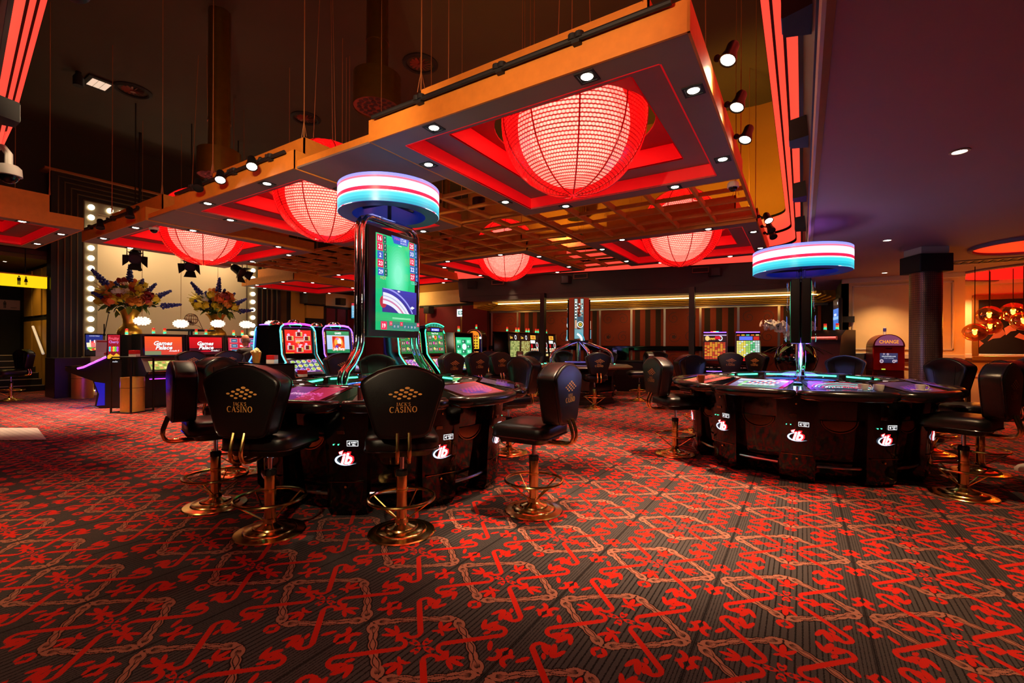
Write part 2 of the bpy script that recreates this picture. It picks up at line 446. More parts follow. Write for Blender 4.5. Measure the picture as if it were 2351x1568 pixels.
def offs(P, o):
    out = []
    for i, p in enumerate(P):
        d = (P[min(i+1, len(P)-1)]-P[max(i-1, 0)])
        a = (P[i]-P[i-1]).normalized() if i else None; b = (P[i+1]-P[i]).normalized() if i < len(P)-1 else None
        if a is None: n = Vector((-b.y, b.x)); k = 1
        elif b is None: n = Vector((-a.y, a.x)); k = 1
        else:
            t = (a+b).normalized(); n = Vector((-t.y, t.x)); k = 1/max(0.4, n.dot(Vector((-a.y, a.x))))
        out.append(p+n*(o*k))
    return out
def sweep(prof, P=WELL):
    mb = MB(); L = []
    for o, z in prof: L.append([(p.x, p.y, z) for p in offs(P, o)])
    return mb.loft(L, False, None, False)
_pr = [(-0.14, 2.66), (-0.105, 2.62), (-0.09, 2.62), (-0.085, 2.76), (-0.16, 2.76)]
_k = [i for i, p in enumerate(WELL) if p.y > Yr-1.3 and p.x > -0.2][0]
struct('trim_1', sweep(_pr, WELL[:_k+1]), m_lip); struct('trim_10', sweep(_pr, WELL[_k:]), m_fascia)
struct('wall_bulkhead', sweep([(-0.16, 2.755), (-0.075, 2.755), (-0.03, 3.27), (0.0, 3.28), (-0.12, 3.30)]), m_fascia)
for k, pr in enumerate([[(0.0, 3.285), (0.075, 3.53)], [(0.098, 3.58), (0.165, 3.83)], [(0.19, 3.88), (0.275, 4.18)]]):
    struct('trim_%d' % (k+2), sweep(pr), m_band)
    struct('trim_%d' % (k+5), sweep([(pr[1][0], pr[1][1]), (pr[1][0]-0.13, pr[1][1]+0.005), (pr[1][0]-0.13, pr[1][1]+0.05), (pr[1][0]+0.01, pr[1][1]+0.052)]), m_matte)
struct('wall_well', sweep([(0.2, 4.235), (-0.35, 4.24), (-0.35, HIZ)], WELL[:-1]), m_ochre)
b = [(p.x, p.y, LOWZ) for p in offs(WELL, -0.13)]
mb = MB(); mb.add(b+[(13.2, 14.2, LOWZ), (13.2, -4.2, LOWZ)], [tuple(range(len(b)+2))]); mb.quad((L1b.x+0.13, 14.2, LOWZ), (13.2, 14.2, LOWZ), (13.2, 17.3, LOWZ), (L1b.x+0.13, 17.3, LOWZ)); struct('ceiling_low', mb, m_lowceil)
mb = MB(); mb.quad((-21, -4.2, HIZ), (1, -4.2, HIZ), (1, 14.4, HIZ), (-21, 14.4, HIZ)); struct('ceiling', mb, m_hiceil)
# far, left, right and rear walls
mb = MB(); mb.box(-17.1, -8.9, 14.2, 14.35, 0, HIZ); mb.box(-8.9, 0.6, 14.2, 14.35, 3.3, HIZ); wfar = struct('wall_far', mb, m_ochre)
mb = MB(); mb.box(-21, 13.2, -4.35, -4.2, 0, HIZ); struct('wall_rear', mb, m_brown)
mb = MB(); mb.box(13.2, 13.35, -4.2, 14.3, 0, 2.8); struct('wall_right', mb, m_cream)

# ------------------------------------------------------------------ fabric-panelled alcove under the bulkhead
FO = cr(-0.68, 15.6); FRZ = hd(0)-R(21.2)
fdir = Vector((cos(FRZ), sin(FRZ), 0)); fn = Vector((sin(FRZ), -cos(FRZ), 0))
def onF(u, v=700, off=0.0):           # pixel -> (x along the fabric wall, z)
    r = ray(u, v); k = (FO+fn*off-Vector((0, 0, 0))).dot(fn)/r.dot(fn)
    p = O+r*k; return (p-FO).dot(fdir), p.z
m_fab = mat('rust damask', (118, 38, 20), 0.85, noise=(40, 0.2), bump=(200, 0.1))
m_fabd = mat('dark stripe', (36, 14, 11), 0.85)
m_fabp = mat('damask print', (52, 18, 13), 0.8)
wfab = thing('wall_alcove', None, None, FO, FRZ); wfab['kind'] = 'structure'
xe = onF(1890)[0]
MB().box(-0.1, xe+0.2, 0.02, 0.12, 0, 2.8).build('backing', m_fabd, wfab)
us = [1130, 1189, 1250, 1314, 1378, 1450, 1526, 1608, 1695, 1788, 1888]
xs = [onF(u)[0] for u in us]
rng = random.Random(3)
def scrolls(x0, x1, z0, z1):
    a = Art(0.0008); k = 0
    nx = max(1, int((x1-x0)/0.42)); nzz = max(1, int((z1-z0)/0.42))
    dx, dz = (x1-x0)/nx, (z1-z0)/nzz
    for i in range(nx):
        for q in range(nzz):
            cx, cz = x0+dx*(i+0.5), z0+dz*(q+0.5); sg = 1 if (i+q) % 2 else -1
            P = []; Q = []
            for t in range(17):
                an = t*0.62*sg+q*1.3+i; r = 0.185*(1-t/18.0)
                P.append((cx+r*cos(an), cz+r*sin(an))); Q.append((cx+(r-0.014)*cos(an), cz+(r-0.014)*sin(an)))
            a._p(P+Q, [(t, t+1, 18+t, 17+t) for t in range(16)], (52, 18, 13))
            if (i+q) % 3 == 0:
                for e in range(5): a.ell(cx+0.035*cos(e*1.257), cz+0.035*sin(e*1.257), 0.03, 0.02, (34, 12, 10), 8, e*1.257)
    return a
for i in range(10):
    x0, x1 = xs[i]+0.03, xs[i+1]-0.03
    for z0, z1 in ((1.30, 2.39), (0.12, 1.16)):
        p = MB().box(x0, x1, -0.02, 0.03, z0, z1).build('panel', m_fab, wfab)
        if i % 2:
            n = 3; s = (x1-x0)/(2*n)
            mb = MB()
            for k in range(n): mb.box(x0+s*(2*k+0.5), x0+s*(2*k+1.5), -0.024, -0.01, z0, z1)
            mb.build('stripe', m_fabd, p)
        else:
            a = scrolls(x0, x1, z0, z1); a.mb.M = Matrix.Identity(4)
            o = a.build('damask_print', m_print, p, T(0, -0.022, 0))
    MB().box(xs[i]-0.03, xs[i]+0.03, -0.035, 0.04, 0.1, 2.42).build('pilaster', m_alu, wfab)
MB().box(-0.1, xe+0.1, -0.06, 0.03, 1.17, 1.29, 0.015).build('dado_rail', m_black, wfab)
MB().box(-0.1, xe+0.1, -0.04, 0.03, 2.40, 2.46).build('top_rail', m_alu, wfab)
MB().box(-0.1, xe+0.1, -0.05, 0.03, 0, 0.12).build('baseboard', m_black, wfab)
m_goldp = mat('gold cove paint', (226, 168, 40), 0.5)
m_cove = mat('cove light', (255, 220, 120), 0.4, em=(255, 220, 120), es=9.0)
for k in range(5):
    MB().box(-0.1+0.13*k, xe+0.1-0.06*k, -0.05-0.13*(k+1), -0.05-0.13*k, 2.46+0.037*k, 2.665).build('cove_step', m_goldp, wfab)
MB().box(0.6, xe-0.3, -0.92, -0.87, 2.60, 2.625).build('cove_light', m_cove, wfab)
for k in range(5):   # returns at both ends of the gold cove
    for sx in (-1, 1):
        x = (-0.1+0.13*k) if sx < 0 else xe+0.1-0.10*k
        MB().box(x if sx < 0 else x-0.13, x+0.13 if sx < 0 else x, -1.25, -0.05-0.13*k, 2.46+0.037*k, 2.665).build('cove_step', m_goldp, wfab)
for k in range(5):
    x = 1.0+(xe-2.0)*k/4; l_ = lamp('alcove_fill', 'SPOT', (x, -0.75, 2.50), 17, (255, 190, 96), wfab, (x, 0.0, 1.5), 0.15, 120, 0.8)  # spots added to brighten the fabric wall, besides the cove strip
# side walls of the alcove
p0 = FO+fdir*(xe+0.15); 
mb = MB(T(p0.x, p0.y, 0) @ RZ(FRZ)); mb.box(0, 0.1, -1.75, 0.1, 0, LOWZ)
struct('wall_alcove_right', mb, m_fabd)
mb = MB(T(FO.x, FO.y, 0) @ RZ(FRZ)); mb.box(-0.25, -0.1, -0.2, 0.1, 0, LOWZ); mb.box(-1.1, -0.25, -0.1, 0.1, 0, LOWZ)
struct('wall_alcove_left', mb, mat('maroon wall', (96, 24, 22), 0.8, noise=(3, 0.1)))
# black posts that carry the bulkhead
for u in (1247, 1589):
    r = ray(u, 700); n = Vector((-L1d.y, L1d.x, 0)); k = (L1a-O).dot(n)/r.dot(n); p = O+r*k
    mb = MB(T(p.x, p.y, 0)); mb.box(-0.065, 0.065, -0.065, 0.065, 0, 2.75); mb.box(-0.09, 0.09, -0.09, 0.09, 0, 0.06, 0.01)
    o = mb.build('column', m_satin); o['kind'] = 'structure'

# ------------------------------------------------------------------ cream walls on the right
def panelled(x0, x1, Y, name, frames):
    mb = MB(); mb.box(x0, x1, Y, Y+0.12, 0, LOWZ)
    wl = struct(name, mb, m_cream)
    MB().box(x0, x1, Y-0.045, Y, 1.07, 1.16, 0.012).build('dado_rail', mat_rail, wl)
    MB().box(x0, x1, Y-0.02, Y, 0.98, 1.06).build('dado_band', mat_band2, wl)
    MB().box(x0, x1, Y-0.025, Y, 0, 0.14, 0.008).build('skirting', mat_rail, wl)
    MB().box(x0, x1, Y-0.05, Y, 2.58, LOWZ, 0.01).build('cornice', mat_rail, wl)
    for a, b_, z0, z1 in frames:
        w_ = 0.03
        for q in ((a, b_, z0, z0+w_), (a, b_, z1-w_, z1), (a, a+w_, z0, z1), (b_-w_, b_, z0, z1)):
            MB().box(q[0], q[1], Y-0.018, Y, q[2], q[3], 0.006).build('moulding', mat_rail, wl)
    return wl
mat_rail = mat('cream gloss wood', (226, 200, 168), 0.4)
mat_band2 = mat('brown dado band', (134, 84, 60), 0.5)
Y1, Y2 = 11.48, 13.1
xw0 = onY(1932, 700, Y1).x; xs1 = onY(2100, 700, Y1).x+0.7
panelled(xw0, xs1, Y1, 'wall_back', [(onY(1956, 700, Y1).x, xs1-0.15, 1.24, 2.52), (onY(1956, 700, Y1).x, xs1-0.15, 0.22, 0.92)])
mb = MB(); mb.box(xw0, xw0+0.12, Y1, 14.2, 0, LOWZ); struct('wall_back_return', mb, m_fabd)
mb = MB(); mb.box(xs1-0.12, xs1, Y1+0.12, Y2, 0, LOWZ); struct('wall_step', mb, m_cream)
xm = onY(2228, 740, Y2).x
wr = panelled(xs1-0.12, 13.2, Y2, 'wall_back_lounge', [(xs1+0.1, xm-0.1, 0.22, 0.92)])
# recessed red ring coves in the low ceiling
m_redglow = mat('red cove glow', (255, 20, 20), 0.5, em=(255, 22, 20), es=0.9)
for (u, v, rr) in ((2385, 563, 0.62), (2420, 622, 1.25)):
    p = onz(u, v, LOWZ-0.03)
    mb = MB(T(p.x, p.y, LOWZ)); mb.lathe([(rr, 0.0), (rr, -0.035), (rr+0.02, -0.045), (rr+0.05, -0.03), (rr+0.05, 0)], 40)
    mb2 = MB(T(p.x, p.y, LOWZ)); mb2.lathe([(0.001, -0.012), (rr-0.01, -0.012)], 40)
    o = struct('trim_8', mb, m_lowceil); mb2.build('cove_light', m_redglow, o)
# ------------------------------------------------------------------ suspended square canopies with lanterns
FZ, HS, FH = 3.25, 1.475, 0.21
def canopy(label, cx, cy, lights=True, power=560.0, only=None):
    t = thing('lantern_canopy', label, 'ceiling canopy', (cx, cy, FZ), 0, 'suspended square ceiling canopies')
    def ring(o, i, z0, z1, name, m, par=t):
        mb = MB()
        mb.box(-o, o, -o, -i, z0, z1); mb.box(-o, o, i, o, z0, z1); mb.box(-o, -i, -i, i, z0, z1); mb.box(i, o, -i, i, z0, z1)
        return mb.build(name, m, par)
    h = HS
    for k in range(4):                                  # four fascia boards
        mb = MB(RZ(k*pi/2)); mb.box(-h, h-0.018*(k % 2), -h, -h+0.018, 0.0, FH); mb.build('fascia_board', m_mdf, t)
    ring(h-0.019, h-0.25, 0.001, 0.014, 'soffit', m_soffit)
    for k in range(4):
        mb = MB(RZ(k*pi/2)); i = h-0.25; mb.box(-i, i, -i-0.012, -i, 0.0, 0.155); mb.build('red_riser', m_red, t)
    ring(h-0.25, h-0.55, 0.155, 0.168, 'inner_soffit', m_soffit)
    for k in range(4):
        mb = MB(RZ(k*pi/2)); i = h-0.55; mb.box(-i, i, -i-0.012, -i, 0.155, 0.36); mb.build('red_riser', m_red, t)
    # top panel with the round opening
    n = 48; i = h-0.52; rr = 0.84
    top = []; 
    mb = MB(); vs = []; fs = []
    for z in (0.36, 0.378):
        for k in range(n):
            a = 2*pi*k/n; vs.append((rr*cos(a), rr*sin(a), z))
        for k in range(n):
            a = 2*pi*k/n; q = i/max(abs(cos(a)), abs(sin(a))); vs.append((q*cos(a), q*sin(a), z))
    for k in range(n):
        j = (k+1) % n
        fs += [(k, j, n+j, n+k), (2*n+k, 3*n+k, 3*n+j, 2*n+j), (k, 2*n+k, 2*n+j, j)]
    mb.add(vs, fs).build('top_panel', m_redtop, t)
    u = h-0.35
    for k in range(4):
        mb = MB(RZ(k*pi/2)); mb.box(-u, u-0.018*(k % 2), -u, -u+0.018, FH-0.01, FH+0.36); mb.build('upper_board', m_mdf, t)
    ring(h-0.02, u-0.01, FH-0.012, FH, 'ledge', m_mdf)
    # downlights
    pos = [(s1*0.74, -h+0.115) for s1 in (-1, 1)]+[(h-0.115, s1*0.76) for s1 in (-1, 1)]+[(s1*0.74, h-0.115) for s1 in (1, -1)]+[(-h+0.115, s1*0.76) for s1 in (1, -1)]
    for q, (x, y) in enumerate(pos):
        mb = MB(T(x, y, 0))
        mb.box(-0.075, 0.075, -0.075, -0.058, -0.006, 0.012); mb.box(-0.075, 0.075, 0.058, 0.075, -0.006, 0.012)
        mb.box(-0.075, -0.058, -0.058, 0.058, -0.006, 0.012); mb.box(0.058, 0.075, -0.058, 0.058, -0.006, 0.012)
        mb.box(-0.058, 0.058, -0.058, 0.058, 0.0, 0.004)
        d = mb.build('downlight', m_matte, t)
        MB(T(x, y, 0)).lathe([(0.001, -0.009), (0.03, -0.008), (0.042, -0.004), (0.046, 0.001)], 14).build('lamp_lens', m_lens, d)
        if lights: lamp('downlight_beam', 'SPOT', (x, y, -0.03), power, (255, 214, 170), t, None, 0.03, 52, 0.95)
    for q, (x, y) in enumerate([(-u, -u), (u, -u), (u, u), (-u, u)]):
        mb = MB(); pts = [(x, y, 0.56), (x+0.004, y, 1.2), (x-0.004, y+0.004, 2.4), (x, y, HIZ-FZ)]
        mb.tube(pts, 0.006, 5); mb.tube([(x-0.05, y, 0.56), (x, y, 0.76), (x+0.05, y, 0.56)], 0.004, 4)
        mb.build('suspension_cable', m_cable, t)
    return t
m_cable = mat('twisted cable', (150, 92, 44), 0.6)
COLS = {1: -2.07, 2: -6.25, 3: -10.22, 4: -14.4}
ROWS = {1: 4.46, 2: 9.56}
F1 = canopy('large ochre square canopy nearest the camera with black rail along its front', COLS[1], ROWS[1])
F2 = canopy('ochre square canopy above the curved neon slot machines, its lantern half behind the ring lamp', COLS[2], ROWS[1])
F3 = canopy('ochre square canopy in front of the flower stage', COLS[3], ROWS[1])
F5 = canopy('ochre square canopy by the curved end of the red bands, above the striped alcove', COLS[1], ROWS[2], power=240)
F4 = canopy('ochre square canopy beyond the lattice, in front of the dark bulkhead', COLS[2], ROWS[2], power=240)
F6 = canopy('ochre square canopy mostly hidden behind the green roulette screen', COLS[3], ROWS[2], power=240)
F7 = canopy('far ochre square canopy in the corner beyond the stage, without a lantern', COLS[4], ROWS[2], power=240)
F9 = canopy('ochre square canopy at the left edge above the toilet stairs', -11.93, 1.22, power=560)
# wide boards bridging neighbouring canopies
def bridge(label, x0, x1, y0, y1):
    t = thing('canopy_bridge', label, 'ceiling panel', ((x0+x1)/2, (y0+y1)/2, FZ), 0, 'boards bridging the canopies')
    a, b_ = (x1-x0)/2, (y1-y0)/2
    MB().box(-a, a, -b_, b_, 0.01, 0.03).build('soffit', m_soffit, t)
    MB().box(-a, a, -b_, -b_+0.018, 0.03, 0.10).build('edge_board', m_mdf, t)
    MB().box(-a, a, b_-0.018, b_, 0.03, 0.10).build('edge_board', m_mdf, t)
bridge('grey underside board joining the nearest canopy to the one above the neon slots', -4.77, -3.55, 3.02, 4.15)
bridge('grey underside board joining the neon-slot canopy to the stage canopy', -8.74, -7.73, 3.02, 4.15)

# lantern globes: inner lamp, tinted woven shell, wires
def lantern_mat():
    m = bpy.data.materials.new('red beaded shell'); m.use_nodes = True
    nt = m.node_tree; g = NG(nt); bs = nt.nodes['Principled BSDF']; out = nt.nodes['Material Output']
    tc = g.n('ShaderNodeTexCoord'); sp = g.n('ShaderNodeSeparateXYZ'); nt.links.new(tc.outputs['Object'], sp.inputs[0])
    phi = g.m('DIVIDE', g.m('ARCTAN2', sp.outputs[1], sp.outputs[0]), 2*pi)
    th = g.m('ARCCOSINE', g.m('DIVIDE', sp.outputs[2], 0.765))
    row = g.m('MULTIPLY', th, 21.0)
    ln = g.m('ABSOLUTE', g.m('SUBTRACT', g.m('FRACT', row), 0.5))
    par = g.m('MULTIPLY', g.m('FLOOR', row), 0.5)
    bead = g.m('ABSOLUTE', g.m('SUBTRACT', g.m('FRACT', g.m('ADD', g.m('MULTIPLY', phi, 120.0), par)), 0.5))
    line = g.mask(g.m('SUBTRACT', 0.5, ln), 0.07, 0.17)
    cell = g.m('ADD', g.m('MULTIPLY', ln, 0.9), bead)
    nz = g.n('ShaderNodeTexNoise'); nt.links.new(tc.outputs['Object'], nz.inputs['Vector']); nz.inputs['Scale'].default_value = 34
    see = g.m('MULTIPLY', g.m('SUBTRACT', 1.0, line), g.m('ADD', 0.16, g.m('MULTIPLY', g.mask(cell, 0.25, 0.75), g.m('ADD', 0.28, g.m('MULTIPLY', nz.outputs['Fac'], 0.5)))))
    bs.inputs['Base Color'].default_value = (*lin((245, 24, 30)), 1); bs.inputs['Roughness'].default_value = 0.25
    bs.inputs['Emission Color'].default_value = (*lin((255, 26, 30)), 1)
    g.set(bs.inputs['Emission Strength'], g.m('ADD', 0.10, g.m('MULTIPLY', g.m('SUBTRACT', 1.0, line), 0.26)))
    tr = g.n('ShaderNodeBsdfTransparent'); tr.inputs[0].default_value = (1, 0.62, 0.56, 1)
    mx = g.n('ShaderNodeMixShader'); g.set(mx.inputs[0], see)
    nt.links.new(bs.outputs[0], mx.inputs[1]); nt.links.new(tr.outputs[0], mx.inputs[2]); nt.links.new(mx.outputs[0], out.inputs['Surface'])
    return m
m_shell = lantern_mat()
m_bulb = bpy.data.materials.new('lantern diffuser'); m_bulb.use_nodes = True
_nt = m_bulb.node_tree; _g = NG(_nt); _tr = _g.n('ShaderNodeBsdfTransparent'); _em = _g.n('ShaderNodeEmission'); _em.inputs[0].default_value = (*lin((255, 136, 122)), 1); _em.inputs[1].default_value = 8.5
_mx = _g.n('ShaderNodeMixShader'); _mx.inputs[0].default_value = 0.30
_nt.links.new(_tr.outputs[0], _mx.inputs[1]); _nt.links.new(_em.outputs[0], _mx.inputs[2]); _nt.links.new(_mx.outputs[0], _nt.nodes['Material Output'].inputs['Surface'])
m_ribw = mat('red wire', (170, 10, 14), 0.4, em=(200, 10, 14), es=0.15)
def lantern(label, cx, cy):
    t = thing('globe_lantern', label, 'lantern', (cx, cy, 3.665), 0, 'red globe lanterns')
    MB().ball((0, 0, 0), 0.765, 64, 40).build('shell', m_shell, t, 80)
    for r_ in (0.34, 0.47, 0.59): MB().ball((0, 0, -0.04), (r_, r_, r_*1.06), 32, 20).build('bulb_diffuser', m_bulb, t, 80)
    for k in range(10):
        a = 2*pi*k/10+0.2
        MB().tube([(0.768*sin(b_)*cos(a), 0.768*sin(b_)*sin(a), 0.768*cos(b_)) for b_ in [0.06+3.02*i/20 for i in range(21)]], 0.008, 5).build('rib', m_ribw, t)
    mb = MB()
    for k in range(3): mb.tube([(0.2*cos(k*2.1), 0.2*sin(k*2.1), 0.735), (0.1*cos(k*2.1), 0.1*sin(k*2.1), HIZ-3.665)], 0.005, 4)
    mb.build('hanging_wire', m_cable, t)
    lamp('lantern_glow', 'POINT', (0, 0, -0.1), 22, (255, 40, 34), t, None, 0.4)
    return t
for k, (lab, c, r_) in enumerate([('largest red beaded globe lantern, in the nearest canopy', 1, 1), ('red beaded globe lantern left of the striped ring lamp', 2, 1),
        ('red beaded globe lantern in front of the flower stage', 3, 1), ('red beaded globe lantern in the canopy by the curved end of the red bands', 1, 2),
        ('red beaded globe lantern seen through the lattice, above the bank of dark slot machines', 2, 2), ('red beaded globe lantern hidden but for a sliver behind the roulette screen', 3, 2)]):
    lantern(lab, COLS[c], ROWS[r_])

# lattice of slats between the canopies
def lattice(label, x0, x1, y0, y1, sx, sy):
    t = thing('ceiling_lattice', label, 'lattice', ((x0+x1)/2, (y0+y1)/2, FZ+0.03), 0, 'slat lattices between the canopies')
    a, b_ = (x1-x0)/2, (y1-y0)/2
    nx, ny = round(2*a/sx), round(2*b_/sy)
    for i in range(nx+1):
        x = -a+2*a*i/nx; MB().box(x-0.018, x+0.018, -b_, b_, 0, 0.075).build('slat', m_mdf, t)
    for i in range(ny+1):
        y = -b_+2*b_*i/ny; MB().box(-a, a, y-0.018, y+0.018, 0.012, 0.062).build('slat', m_mdf, t)
    mb = MB()
    for x in (-a, a):
        for y in (-b_, b_): mb.tube([(x, y, 0.07), (x, y, HIZ-FZ-0.03)], 0.005, 4)
    mb.build('suspension_cable', m_cable, t)
for lab, x0, x1 in (('slat lattice beyond the nearest canopy', -3.5, -0.62), ('slat lattice over the middle of the floor behind the ring lamp', -7.7, -3.6), ('slat lattice beyond the stage canopy', -11.7, -7.8)):
    lattice(lab, x0, x1, 6.0, 8.02, 0.585, 0.505)
lattice('narrow slat lattice between the nearest canopy and its left neighbour', -4.74, -3.58, 4.2, 5.9, 0.58, 0.56)
lattice('narrow slat lattice in front of the bulkhead between two far canopies', -4.74, -3.58, 8.1, 11.0, 0.58, 0.58)

# rail with clamps along the nearest canopy, spotlights on the rails
def rail(label, x0, x1, y, z, clamps, wire=0):
    t = thing('lighting_rail', label, 'lighting rail', (x0, y, z), 0, 'black lighting rails')
    MB().tube([(0, 0, 0), (x1-x0, 0, 0)], 0.02, 8).build('rail', m_matte, t)
    for c in clamps:
        mb = MB()
        for q in (-0.025, 0.025): mb.lathe([(0.0, -0.02), (0.034, -0.02), (0.034, 0.02), (0.0, 0.02)], 10, (c+q, 0, 0.012))
        mb.box(c-0.03, c+0.03, -0.015, 0.06, -0.035, 0.0); mb.build('clamp', m_matte, t)
fy = ROWS[1]-HS-0.035
rail('black rail with clamps along the front of the nearest canopy', -3.45, -0.7, fy, 3.45, (0.6, 1.45, 2.1))
rail('black rail along the front of the neon-slot canopy', -7.6, -4.9, fy, 3.45, (0.5, 1.6, 2.4))
rail('black rail along the front of the stage canopy', -11.6, -8.95, fy, 3.45, (0.5, 1.6))
m_spotglow = mat('spot lens', (255, 255, 255), 0.3, em=(255, 238, 205), es=16.0)
def track_spot(label, p, aim, power=40, lit=True, rail_to=None, cone=75):
    t = thing('track_spotlight', label, 'spotlight', p, 0, 'black track spotlights')
    d = (Vector(aim)-Vector(p)).normalized()
    q = d.to_track_quat('Z', 'Y').to_matrix().to_4x4()
    MB(q).lathe([(0.0, -0.09), (0.035, -0.09), (0.045, -0.07), (0.045, -0.01), (0.062, 0.05), (0.064, 0.075), (0.055, 0.075)], 18).build('lamp_body', m_satin, t)
    MB(q).lathe([(0.001, 0.066), (0.054, 0.064)], 18).build('lamp_lens', m_spotglow if lit else m_matte, t)
    v = Vector(rail_to or (p[0], p[1], p[2]+0.1))-Vector(p)
    mb = MB(); mb.tube([q @ Vector((0, 0, -0.02)), v*0.6, v], 0.011, 6); mb.ball(v, 0.028, 8, 6); mb.build('arm', m_matte, t)
    if lit: lamp('spot_beam', 'SPOT', d*0.09, power, (255, 222, 175), t, d*2, 0.05, cone, 0.6)
    return t
E = [((1677, 122), 'upper lit spotlight on the right edge of the nearest canopy', (-0.3, 5.6, 2.5)), ((1697, 232), 'middle lit spotlight on the right edge of the nearest canopy', (-0.35, 6.5, 2.4)),
     ((1715, 308), 'lower lit spotlight on the right edge of the nearest canopy', (-0.4, 7.4, 2.4))]
for (u, v), lab, aim in E:
    p = onX(u, v, -0.47); track_spot(lab, p, (-0.62, p.y-0.25, p.z-0.6), 60, True, (-0.57, p.y+0.05, p.z+0.02))
for (u, v), lab in (((578, 374), 'spotlight shining beside the top corner of the neon-slot canopy'), ((506, 405), 'lit spotlight midway along the front of the neon-slot canopy'), ((455, 424), 'unlit spotlight at the left end of the neon-slot canopy front')):
    p = onY(u, v, fy-0.1); track_spot(lab, p, (p.x+0.5, p.y-0.25, p.z-0.8), 26, lab[:2] != 'un', (p.x, fy, 3.47))
for (u, v), lab in (((298, 489), 'unlit spotlight on the stage canopy, beside its cable'), ((230, 515), 'unlit spotlight at the left end of the stage canopy')):
    p = onY(u, v, fy-0.1); track_spot(lab, p, (p.x+0.25, p.y-0.05, p.z-0.9), 26, False, (p.x, fy, 3.47))
for (u, v), lab in (((1762, 500), 'topmost of three spotlights on the right edge of the far right canopy'), ((1768, 523), 'middle of three spotlights on the right edge of the far right canopy'), ((1773, 538), 'lowest of three spotlights on the right edge of the far right canopy')):
    p = onX(u, v, -0.45); track_spot(lab, p, (p.x+0.3, p.y-0.5, p.z-0.8), 22, lab[0] == 't', (-0.57, p.y+0.05, p.z+0.05))

# warm floods added out of view near the well edge, lighting canopy fronts
for k, (x, y, tx, ty) in enumerate(((-1.4, 0.55, -1.9, 3.0), (-2.6, 0.7, -4.4, 3.0), (-3.0, 0.72, -7.6, 3.2))):
    track_spot('added warm flood on the near well edge, aimed at the %s canopy' % ('nearest', 'neon-slot', 'stage')[k], (x, y, 3.05), (tx, ty, 3.42), (240, 240, 280)[k], True, (x, nearY(x)-0.0, 3.0))
track_spot('added warm accent lamp on the low ceiling behind the camera, aimed at the nearest stools', (-1.0, -0.7, 2.45), (-2.4, 2.1, 0.95), 170, True, (-1.0, -0.7, 2.67), 40)  # unseen lamp added to brighten the stool backs and logos
# ceiling outlets: brass ducts hanging from the high ceiling
m_duct = mat('dark brass duct', (128, 92, 34), 0.35, 0.85, noise=(8, 0.2))
def duct(label, u, v, d, rw, pr, L):
    p = at(u, v, d); t = thing('ventilation_duct', label, 'duct', p, 0, 'brass ventilation ducts')
    MB().lathe([(pr, L), (pr, HIZ-p.z)], 20).build('pipe', m_duct, t)
    MB().lathe([(pr, L+0.55), (pr+0.01, L+0.55), (pr+0.01, L+0.5), (pr, L+0.5)], 20).build('pipe_collar', m_duct, t)
    MB().lathe([(rw, 0), (rw, L), (pr, L)], 28).build('outlet_drum', m_duct, t)
    mb = MB(); mb.lathe([(0.001, 0.02), (rw-0.005, 0.02)], 24)
    hole = mb.build('outlet_plate', mat('perforated plate', (90, 44, 20), 0.6), t)
    mb = MB()
    for i in range(3):
        for k in range(6*(i+1)): mb.lathe([(0.001, 0.012), (0.038, 0.012)], 8, (rw*(0.24+0.25*i)*cos(2*pi*k/(6*(i+1))), rw*(0.24+0.25*i)*sin(2*pi*k/(6*(i+1))), 0))
    mb.build('perforation', m_matte, t)
duct('brass ventilation duct with perforated drum behind the nearest canopy', 866, 250, 6.9, 0.35, 0.16, 0.48)
duct('dark ventilation duct behind the neon-slot canopy', 503, 408, 8.0, 0.33, 0.17, 0.45)
duct('small dark ventilation duct above the lattice, right of the striped ring lamp', 1024, 553, 12.0, 0.18, 0.1, 0.26)
duct('small brass ventilation duct above the lattice under the nearest lantern', 1325, 503, 12.4, 0.25, 0.12, 0.28)
# diffusers and fittings on the high ceiling
m_rosette = mat('bronze diffuser', (120, 50, 34), 0.5, 0.3)
for (u, v, lab) in ((305, 207, 'round ceiling diffuser beside the square ceiling lamp'), (965, 146, 'round ceiling diffuser right of the brass duct'), (702, 271, 'round ceiling diffuser above the neon-slot canopy')):
    p = onz(u, v, HIZ); t = thing('air_diffuser', lab, 'air vent', p, 0, 'round ceiling diffusers')
    MB().lathe([(0.36, 0), (0.36, -0.02), (0.3, -0.05), (0.27, -0.03), (0.27, -0.005)], 28).build('collar', m_matte, t)
    for k in range(14):
        MB(RZ(k*2*pi/14) @ RX(0.5)).box(0.04, 0.21, -0.02, 0.02, -0.022, -0.016).build('blade', m_rosette, t)
    MB().lathe([(0.001, -0.05), (0.05, -0.045), (0.05, -0.01)], 14).build('hub', m_rosette, t)
p = onz(227, 190, HIZ); t = thing('ceiling_lamp', 'square recessed lamp on the dark high ceiling', 'lamp', p)
MB().box(-0.3, 0.3, -0.24, 0.24, -0.04, 0, 0.01).build('housing', m_matte, t)
m_dim = mat('dim diffuser', (220, 200, 180), 0.5, em=(255, 225, 195), es=0.75)
for k in range(3): MB().box(-0.2, 0.2, -0.16+0.11*k, -0.06+0.11*k, -0.046, -0.038).build('light_tube', m_dim, t)
p = onz(180, 165, HIZ); mb = MB(T(*p)); mb.lathe([(0.0, 0), (0.05, 0), (0.05, -0.05), (0.09, -0.12), (0.09, -0.3), (0, -0.3)], 14)
tag(mb.build('ceiling_spotlight', m_matte), 'small unlit black spotlight left of the square ceiling lamp', 'spotlight')
# dark rod in front of the stage
a = onz(322, 305, HIZ); b_ = (a.x, a.y, 3.3)
tag(MB().tube([a, b_], 0.035, 8).build('hanging_rod', m_matte), 'thick black rod hanging from the high ceiling before the stage', 'rod')

